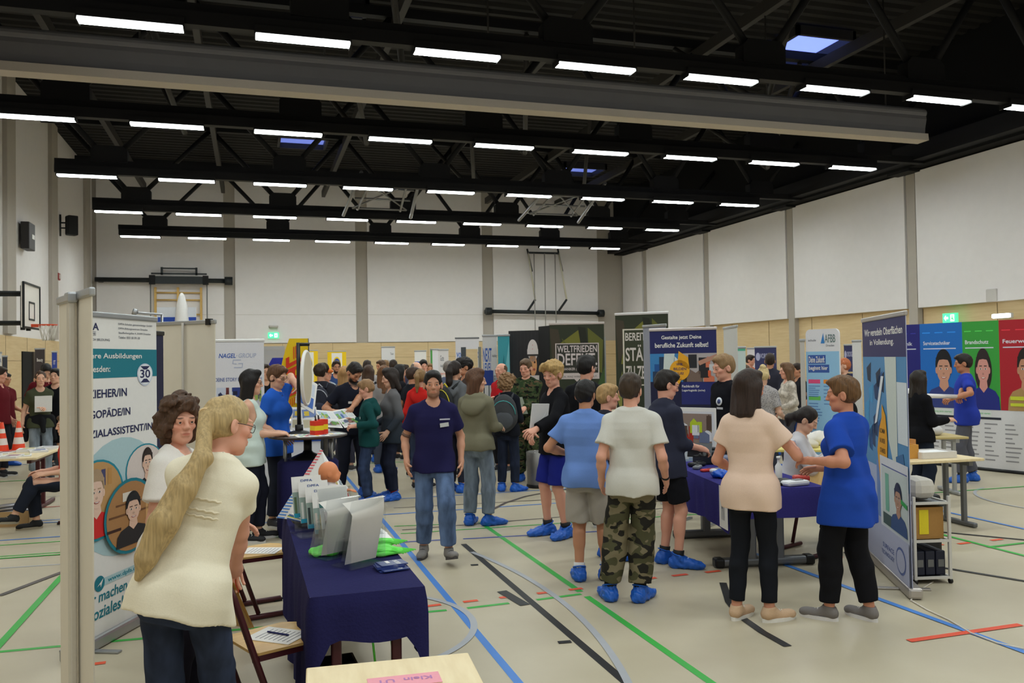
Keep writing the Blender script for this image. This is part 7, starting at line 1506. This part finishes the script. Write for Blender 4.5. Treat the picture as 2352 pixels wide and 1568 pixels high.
# ---- the crowd in the middle distance
crowd = [
 (843, 827, 19, 175, 'm', 'short', DBR, tee((172, 168, 168)), (60, 60, 70), 'man in a pale grey shirt seen from behind beyond the spotted woman'),
 (846, 839, 16.2, 165, 'f', 'long', (70, 50, 38), longs(DOTS, name='blouse'), (40, 42, 60), 'woman in a black blouse with white spots seen from behind'),
 (876, 821, 20.4, -60, 'm', 'short', BRN, tee((30, 30, 34)), (50, 50, 56), 'man in black bending to the left in the crowd'),
 (885, 815, 21.5, 160, 'm', 'short', LBR, tee((90, 80, 76)), (60, 60, 66), 'tall man with light brown hair at the back of the crowd'),
 (903, 823, 18.6, 170, 'm', 'short', DBR, longs((122, 76, 60), name='jacket'), (56, 56, 66), 'man in a rust brown jacket seen from behind'),
 (881, 840, 14.6, 178, 'f', 'long', (112, 76, 50), longs((150, 146, 146), name='cardigan'), (70, 76, 92), 'girl with long chestnut hair behind the child in fleece'),
 (917, 838, 16.4, 120, 'f', 'bob', BLK, tee((32, 32, 38)), (50, 52, 62), 'woman with black bob in black looking right in the crowd'),
 (929, 837, 20.2, 130, 'm', 'short', DBR, tee((60, 60, 80)), (50, 52, 62), 'dark-haired man partly hidden behind the woman with black bob'),
 (947, 843, 13.9, 128, 'm', 'short', (62, 44, 34), tee((30, 32, 40)), (46, 48, 60), 'boy with brown hair in black looking right, left of the red hood'),
 (955, 831, 16.0, 60, 'm', 'bald', GRY_, tee((120, 124, 134)), (60, 60, 66), 'bald man with glasses beyond the red hood'),
 (972, 826, 18.8, 5, 'm', 'short', BLK, tee((222, 220, 220), name='shirt', collar=True), (40, 42, 50), 'man in a white shirt facing the camera behind the walking man'),
 (985, 834, 20, 20, 'm', 'short', LBR, tee((206, 150, 120)), (60, 60, 66), 'man with light hair right of the white shirt'),
 (966, 848, 12.6, 172, 'f', 'pony', (140, 108, 70), longs((206, 42, 38), name='red_hoodie', hood=True), (60, 70, 96), 'girl with blond ponytail in a bright red hooded top'),
 (1030, 829, 15.4, 150, 'm', 'short', GRY_, longs((96, 104, 128), name='jacket'), (56, 58, 66), 'grey-haired man in blue grey behind the backpack girl'),
 (1068, 820, 13.8, -62, 'm', 'mop', BLK, tee((72, 60, 56)), (50, 50, 60), 'boy with thick black hair looking left before the plywood wall'),
 (1712, 838, 15.5, 170, 'm', 'short', BRN, tee((90, 84, 84)), (50, 52, 60), 'brown-haired man behind the woman in peach'),
 (1722, 815, 22.5, 60, 'm', 'short', DBR, tee((226, 104, 62), name='vest'), (60, 60, 66), 'man in an orange vest far behind, left of the dark blue poster'),
 (1768, 808, 16.8, 172, 'm', 'short', DBR, longs((52, 52, 64), name='jacket'), (44, 44, 54), 'man in a dark jacket seen from behind before the dark blue poster'),
 (1752, 843, 12.4, 165, 'f', 'bun', (214, 190, 140), tee(DOTS2, name='blouse', sleeve=.7), (60, 60, 70), 'woman with white blond bun in a speckled grey blouse'),
 (1808, 834, 14.6, -70, 'f', 'long', (110, 80, 56), longs(PATT, name='blouse'), (70, 70, 80), 'woman in a beige patterned blouse turned left'),
 (1833, 834, 16.4, -60, 'm', 'short', DBR, tee((34, 34, 38)), (40, 60, 110), 'man in black behind the woman in beige pattern'),
 (1938, 822, 15.2, -70, 'm', 'buzz', (190, 110, 70), tee((30, 30, 34)), (50, 50, 56), 'person in black with reddish hair right of the light blue stand'),
 (-3, 842, 17.2, 60, 'm', 'short', DBR, tee((104, 30, 38), name='polo_shirt', collar=True), (40, 40, 46), 'man in dark red polo cut by the left picture edge'),
 (10, 856, 19, 40, 'm', 'short', BLK, tee((96, 28, 36), name='polo_shirt', collar=True), (40, 40, 46), 'dark-haired man in dark red behind the one at the left edge')]
BACK = {}
for i, (u, v, d, f, sx, hk, hcol, tp, pc, lab) in enumerate(crowd):
    loc, H = stand(u, v, d); I = person(lab, loc, f, H, sx, rnd.uniform(.92, 1.05), hyaw=rnd.uniform(-15, 15), hpitch=rnd.uniform(0, 14), top=tp, bottom=pants(pc), hair=(hk, hcol) if hk != 'long' else (hk, hcol, -.3), skin=(FAIR, ROSY, TAN)[i % 3], shoes=COVER if i % 2 else SNK, beard=.4 if sx == 'm' and i % 3 == 0 else 0, glasses=(hk == 'bald'), lh=(.2, -.2, 1.02) if i % 2 else None, rh=(-.2, -.24, 1.05) if i % 3 == 0 else None); BACK[lab] = I
loc, H = stand(1044, 828, 12.2); I = person('girl with dark ponytail in a grey hooded jacket with backpack, behind the walking man', loc, 138, H, 'f', .95, hyaw=10, top=longs((104, 106, 110), name='hooded_jacket', hood=True), bottom=pants((40, 40, 52)), hair=('pony', (42, 32, 28), [(0, .11, .06), (0, .15, -.02), (0, .15, -.14), (0, .13, -.26)], [.03, .045, .04, .012]), shoes=COVER)
backpack(I, (34, 36, 38), 'black backpack with yellow clip on the dark ponytail girl', (220, 200, 50))
# ---- centre
loc = fl(1000, 1283)
I = person('man in a navy t-shirt and faded jeans walking towards the camera', (loc.x, loc.y), 2, 1.815, 'm', .98, top=tee((36, 34, 74), sleeve=.68, hem=-.10, slv=.012, fold=.006), bottom=pants(denim((92, 112, 148)), name='jeans', loose=.014), hair=('short', (26, 22, 22)), beard=.55, skin=(206, 150, 122), lf=(.115, -.20, .12), rf=(-.10, .16, .085), heel=(-14, 0), hpitch=1, rh=(-.25, -.06, .91), lh=(.25, -.02, .895), shoes=('sneaker', (132, 128, 126), (70, 66, 66)), hip=(0, 0, -.012), rep=(-.5, 1, 0), lep=(.5, 1, 0))
badge(I, .095, .335, .085, .038, mat((206, 208, 206)), tilt=-6, off=.028); badge(I, .10, .385, .10, .014, mat((196, 196, 214)), 'shirt_print', .026)
e = I['SH'][-1]+(I['EL'][-1]-I['SH'][-1])*.86; dd = (I['EL'][-1]-I['SH'][-1]); dd = dd/np.linalg.norm(dd)
MB().cyl(Vector((e-dd*.012)*I['s']), Vector((e+dd*.012)*I['s']), .0445*I['s'], mat((120, 92, 82), .6), 18).build('armband_tattoo', None, I['root'])
loc = fl(1098, 1206)
person('girl in an olive hooded jacket and pale jeans with blue shoe covers, looking right', (loc.x, loc.y), 158, 1.79, 'f', 1.0, hyaw=-58, hpitch=4, top=longs((122, 118, 98), name='hooded_jacket', hood=True, hem=-.07, loose=.02), bottom=pants(denim((122, 134, 150)), name='jeans', loose=.014), hair=('bob', (92, 62, 44), -.19), skin=FAIR, shoes=COVER, lh=(.18, -.26, 1.06), rh=(-.18, -.28, 1.08), lf=(.10, .0, .085), rf=(-.12, -.02, .085), toes=(10, 45))
loc, H = stand(1152, 834, 14.3); person('bald man in a red polo shirt with folded arms', loc, -48, H, 'm', 1.06, top=tee((186, 32, 40), name='polo_shirt', collar=True, sleeve=.7), bottom=pants((40, 40, 46)), hair=('bald', (110, 84, 66)), skin=ROSY, lh=(-.10, -.24, 1.17), rh=(.10, -.27, 1.20), lcurl=.8, rcurl=.8, belly=.05)
loc = fl(1168, 1128); I = person('child with light brown hair and a grey backpack seen from behind', (loc.x, loc.y), 168, 1.68, 'f', .92, hyaw=-40, hpitch=22, top=longs((26, 28, 36), name='jacket'), bottom=pants(denim((38, 44, 62)), name='jeans'), hair=('curly', (136, 104, 72)), skin=FAIR, shoes=COVER, lh=(.16, -.24, 1.05), rh=(-.16, -.24, 1.05), toes=(10, 40))
backpack(I, (58, 60, 64), 'grey school backpack with turquoise trim on the child in the middle', (70, 170, 170), .38, .56)
loc = fl(1212, 1104); I = person('soldier in camouflage uniform smiling down at the child with backpack', (loc.x, loc.y), -12, 1.90, 'm', 1.05, hpitch=12, hyaw=-10, top=longs(CAMO2, name='field_jacket', hem=-.14, collar=True), bottom=pants(CAMO2, loose=.022), hair=('short', (96, 74, 54)), skin=ROSY, shoes=cov((30, 30, 28)), lh=(.04, -.32, 1.06), rh=(-.12, -.30, 1.04), lcurl=.7, rcurl=.7)
hp = wpos(I, (-.04, -.36, 1.10)); held_sheet('clipboard', hp, .24, .3, (-.6, 0, .2), mat((120, 126, 110), .6), 'grey green clipboard held by the soldier', 'clipboard', t=.01)
loc = fl(1278, 1230)
I = person('blond boy in a black sweater and blue shorts holding a white folder', (loc.x, loc.y), -62, 1.87, 'm', .95, hyaw=30, hpitch=10, top=longs((22, 22, 26), hem=-.10, loose=.024, fold=.007), bottom=pants((34, 42, 134), name='shorts', len=.93, loose=.02), hair=('mop', (182, 148, 94)), skin=ROSY, shoes=cov((26, 26, 30)), lhw=tuple(atD(1232, 985, 8.55)), rhw=tuple(atD(1222, 1002, 8.75)), lf=(.12, .05, .085), rf=(-.10, -.04, .085), lcurl=.7, rcurl=.6, toes=(25, 0))
held_sheet('white_folder', atD(1240, 956, 8.62), .235, .26, (.12, .05, .42), mat((220, 218, 218), .4), 'glossy white folder held by the blond boy in black', 'folder', lambda p: (p.poly([(.4, .2), (.75, .5), (.9, .8), (.72, .52), (.42, .22)], mat((240, 240, 240), .3))), t=.012)
loc, H = stand(1345, 816, 9.6); person('tall man with black hair in a black shirt behind the boy in light blue', loc, 152, H, 'm', 1.0, hyaw=-4, hpitch=6, top=tee((24, 24, 28), name='shirt', sleeve=.7), bottom=pants((40, 40, 46)), hair=('short', (26, 22, 22)), skin=ROSY, lh=(.18, -.26, 1.08), rh=(-.18, -.26, 1.08))
loc = fl(1352, 1330)
person('boy in a light blue t-shirt and beige shorts seen from behind', (loc.x, loc.y), 168, 1.71, 'm', 1.06, hyaw=-8, hpitch=4, top=tee((112, 146, 214), sleeve=.66, hem=-.10, loose=.02, slv=.022, fold=.007), bottom=pants((172, 164, 154), name='shorts', len=.96, loose=.028), hair=('short', (26, 22, 22)), skin=TAN, shoes=cov((222, 220, 220)), lh=(.20, -.17, 1.08), rh=(-.16, -.24, 1.06), lep=(.8, .6, -.3), lf=(.07, .05, .085), rf=(-.15, -.04, .085), toes=(20, 15))
loc, H = stand(1393, 882, 8.05); person('blond boy in a dark jacket looking right behind the boy in grey', loc, 112, H, 'm', .92, hyaw=-10, hpitch=3, top=longs((46, 46, 56), name='jacket'), bottom=pants((60, 60, 70), name='shorts', len=.95), hair=('short', (172, 138, 92)), skin=ROSY, shoes=COVER, lh=(.16, -.24, 1.05))
loc = fl(1458, 1380)
I = person('boy in a pale grey t-shirt and camouflage trousers seen from behind', (loc.x, loc.y), 176, 1.775, 'm', 1.0, hyaw=-16, hpitch=4, top=tee((214, 211, 203), sleeve=.66, hem=-.10, loose=.018, slv=.022, fold=.007), bottom=pants(CAMO, loose=.028, fold=.007, len=1.86), hair=('short', (62, 48, 36)), skin=ROSY, shoes=cov((24, 24, 26)), lf=(.19, .0, .085), rf=(-.04, .0, .085), toes=(20, 20), lh=(.245, -.06, .92), rh=(-.25, -.08, .93))
e = I['WR'][-1]; dd = I['WR'][-1]-I['EL'][-1]; dd = dd/np.linalg.norm(dd); MB().cyl(Vector((e-dd*.03)*I['s']), Vector((e-dd*.008)*I['s']), .030*I['s'], mat((22, 22, 24), .4), 14).build('wristwatch', None, I['root'])
loc = fl(1537, 1297)
I = person('dark-haired boy in a navy hooded sweater and black shorts at the right table', (loc.x, loc.y), 122, 1.775, 'm', .98, hyaw=-10, hpitch=16, top=longs((50, 52, 68), name='hooded_sweater', hood=True, sleeve=1.45, hem=-.12), bottom=pants((24, 24, 28), name='shorts', len=.80, loose=.022), hair=('short', (34, 27, 24)), skin=ROSY, shoes=cov((24, 24, 26)), lh=(.06, -.28, 1.05), rh=(-.10, -.29, 1.04), lf=(.08, .0, .085), rf=(-.12, -.02, .085), lcurl=.7, rcurl=.7, toes=(0, 40), glasses=True)
hp = wpos(I, (I['hands'][0]+I['hands'][1])/2); held_sheet('tablet', hp+Vector((.03, .05, -.02)), .22, .17, (-.9, 0, -.6), mat((44, 46, 52), .4), 'dark grey tablet in the hands of the boy in navy', 'tablet', t=.012)
# ---- right-hand group
loc, H = stand(1664, 817, 10.5); I = person('fair man in a black polo shirt smiling to the left behind the right table', loc, -58, H, 'm', 1.06, headsc=1.12, hpitch=12, hyaw=-8, top=tee((22, 22, 28), name='polo_shirt', collar=True, sleeve=.7), bottom=pants((38, 38, 46)), hair=('short', (142, 112, 78)), skin=ROSY, lh=(.22, -.08, .9), rh=(-.22, -.1, .9))
o = MB().lathe([(0, -.002), (.05, -.002), (.05, .002), (0, .002)], mat((220, 224, 232)), n=20).build('shirt_emblem', None, I['root'], chest(I, .085, .33, .026)); o.rotation_euler = (PI/2-.1, 0, .2); MB().lathe([(0, -.0035), (.028, -.0035), (.028, .0035), (0, .0035)], mat((70, 80, 128)), n=16).build('emblem_ring', None, o); badge(I, .085, .255, .10, .025, mat((200, 200, 206)), 'shirt_print', .024)
loc = fl(1732, 1425)
I = person('woman with dark shoulder-length hair in a peach top seen from behind', (loc.x, loc.y), 166, 1.79, 'f', .95, hyaw=-30, hpitch=4, top=tee((232, 202, 182), name='blouse', sleeve=.55, hem=-.13, loose=.014, slv=.02, neck=.08, fold=.007), bottom=pants((28, 30, 36), loose=0), hair=('bob', (52, 38, 32), -.165), skin=(208, 146, 120), shoes=('sneaker', (206, 172, 140), (232, 228, 222)), rh=(-.23, -.27, 1.21), lh=(.19, -.22, 1.02), lep=(.45, 1, -.2), rep=(-.42, 1, -.3), lf=(.115, .02, .085), rf=(-.10, -.03, .085), toes=(-15, 40), rcurl=.8)
hp = wpos(I, I['hands'][1]); thing('phone_grip', MB().box((0, 0, 0), (.03, .09, .05), mat((200, 206, 216), .3), None, .01), None, 'small pale gadget in the hand of the woman in peach', 'gadget', loc=hp)
loc = fl(1952, 1424)
I = person('woman with short brown hair in a royal blue polo shirt turned to the left', (loc.x, loc.y), -118, 1.74, 'f', 1.10, hyaw=22, hpitch=6, top=tee((36, 74, 174), name='polo_shirt', collar=True, sleeve=.72, hem=-.22, loose=.026, slv=.026, fold=.010), bottom=pants((24, 24, 28)), hair=('short', (104, 74, 46)), skin=(206, 142, 114), shoes=('sneaker', (120, 114, 112), (222, 218, 218)), lhw=tuple(atD(1864, 1058, 6.3)), rh=(-.16, -.28, 1.05), lf=(.10, -.10, .085), rf=(-.10, .10, .085), lcurl=.6)
loc, H = stand(1808, 918, 9.15); I = person('seated woman with dark hair in a striped blouse behind the right table', loc, 84, 1.80, 'f', .98, hip=(0, 0, -.40), lean=14, hpitch=18, top=longs(STRIPE, name='blouse', hem=-.04), bottom=pants((24, 24, 28)), hair=('pony', (40, 32, 30), [(0, .11, -.02), (0, .14, -.07), (0, .12, -.13)], [.04, .045, .02]), skin=FAIR, lf=(.10, -.40, .085), rf=(-.10, -.34, .085), lh=(.12, -.42, .90), rh=(-.12, -.42, .88), shoes=('flat', (30, 30, 34), (24, 24, 24)))
loc, H = stand(2108, 852, 11.6); person('woman with long dark hair in black beside the white tube', loc, 128, H, 'f', 1.04, hyaw=10, top=longs((20, 20, 24)), bottom=pants((34, 40, 54), name='jeans'), hair=('long', (40, 32, 28), -.34), skin=FAIR, lh=(.18, -.26, 1.1), rh=(-.18, -.28, 1.12))
loc = fl(2222, 1106); person('man in a royal blue polo shirt holding a white tube before the portrait wall', (loc.x, loc.y), -84, 1.87, 'm', 1.04, hpitch=8, top=tee((44, 62, 164), name='polo_shirt', collar=True, sleeve=.66, hem=-.14), bottom=pants((92, 92, 102)), hair=('short', (36, 28, 26)), skin=(186, 126, 96), shoes=cov((40, 40, 40)), lhw=tuple(atD(2190, 914, 13.45)), rhw=tuple(atD(2204, 910, 13.65)), lcurl=.8, rcurl=.8, lf=(.11, -.08, .085), rf=(-.11, .08, .085))
# ---- far left
loc, H = stand(92, 852, 16.5); I = person('young woman in an olive t-shirt clasping a white paper, jacket round the waist', loc, 8, H, 'f', .95, top=tee((70, 74, 56)), bottom=pants(denim((124, 134, 146)), name='jeans'), hair=('pony', (74, 54, 42)), skin=FAIR, lh=(.02, -.22, 1.14), rh=(-.26, -.03, .90), lcurl=.5, res=1)
hp = wpos(I, (.02, -.19, 1.22)); held_sheet('paper_folder', hp, .26, .27, (.05, 0, I['rz']), mat((226, 224, 222), .6), 'white paper clasped by the woman in olive', 'paper', t=.008)
g = SDF(); zz = I['L'](0, 0, .08); g.loft(I['O'], I['M'], [-.04, .02, .10, .12], [.195, .205, .195, .18], [.14, .15, .145, .13], [.01]*4, k=.02)
for q in (1, -1): g.seg(I['L'](q*.18, .02, .06), I['L'](q*.21, .03, -.28), .05, .04, k=.03)
g.seg(I['L'](.0, -.14, .05), I['L'](.02, -.15, -.14), .035, .03, k=.03).noise(folds(55, .012, 26)); P, Q = g.mesh(.014); np_object('tied_jacket', P*I['s'], Q, cloth((30, 30, 34)), I['root'])
loc, H = stand(101, 836, 18); person('man in a dark red polo with badge bending behind the woman in olive', loc, 12, H+.04, 'm', 1.05, lean=10, hpitch=24, top=tee((100, 28, 36), name='polo_shirt', collar=True, sleeve=.7), bottom=pants((40, 40, 46)), hair=('short', BLK), skin=FAIR, rh=(-.3, -.2, .95)); badge(PEOPLE[-1], .08, .34, .08, .03, M_PW)
loc, H = stand(128, 846, 17); person('person in black half hidden by the cream banner edge', loc, -20, H, 'm', 1.0, top=longs((20, 20, 24), name='jacket'), bottom=pants((24, 24, 28), name='shorts', len=.95), hair=('short', BLK), skin=FAIR)
loc = atD(166, 1000, 11.4); person('seated person behind the cream banner stretching one dark leg out', (loc.x, loc.y), -78, 1.75, 'm', 1.0, hip=(0, 0, -.42), lean=4, top=tee((196, 60, 50)), bottom=pants((34, 38, 50), name='jeans', len=1.84), hair=('short', BRN), skin=FAIR, lf=(.06, -.62, .20), rf=(-.10, -.36, .085), shoes=('sneaker', (26, 26, 28), (150, 140, 120)), heel=(-8, 0), kpole=(0, -1, 1), lh=(.14, -.3, .66), rh=(-.14, -.3, .66))
school_chair(loc.x+.10, loc.y+.02, PEOPLE[-1]['rz']-PI/2, 'dark red framed chair under the seated person behind the cream banner')
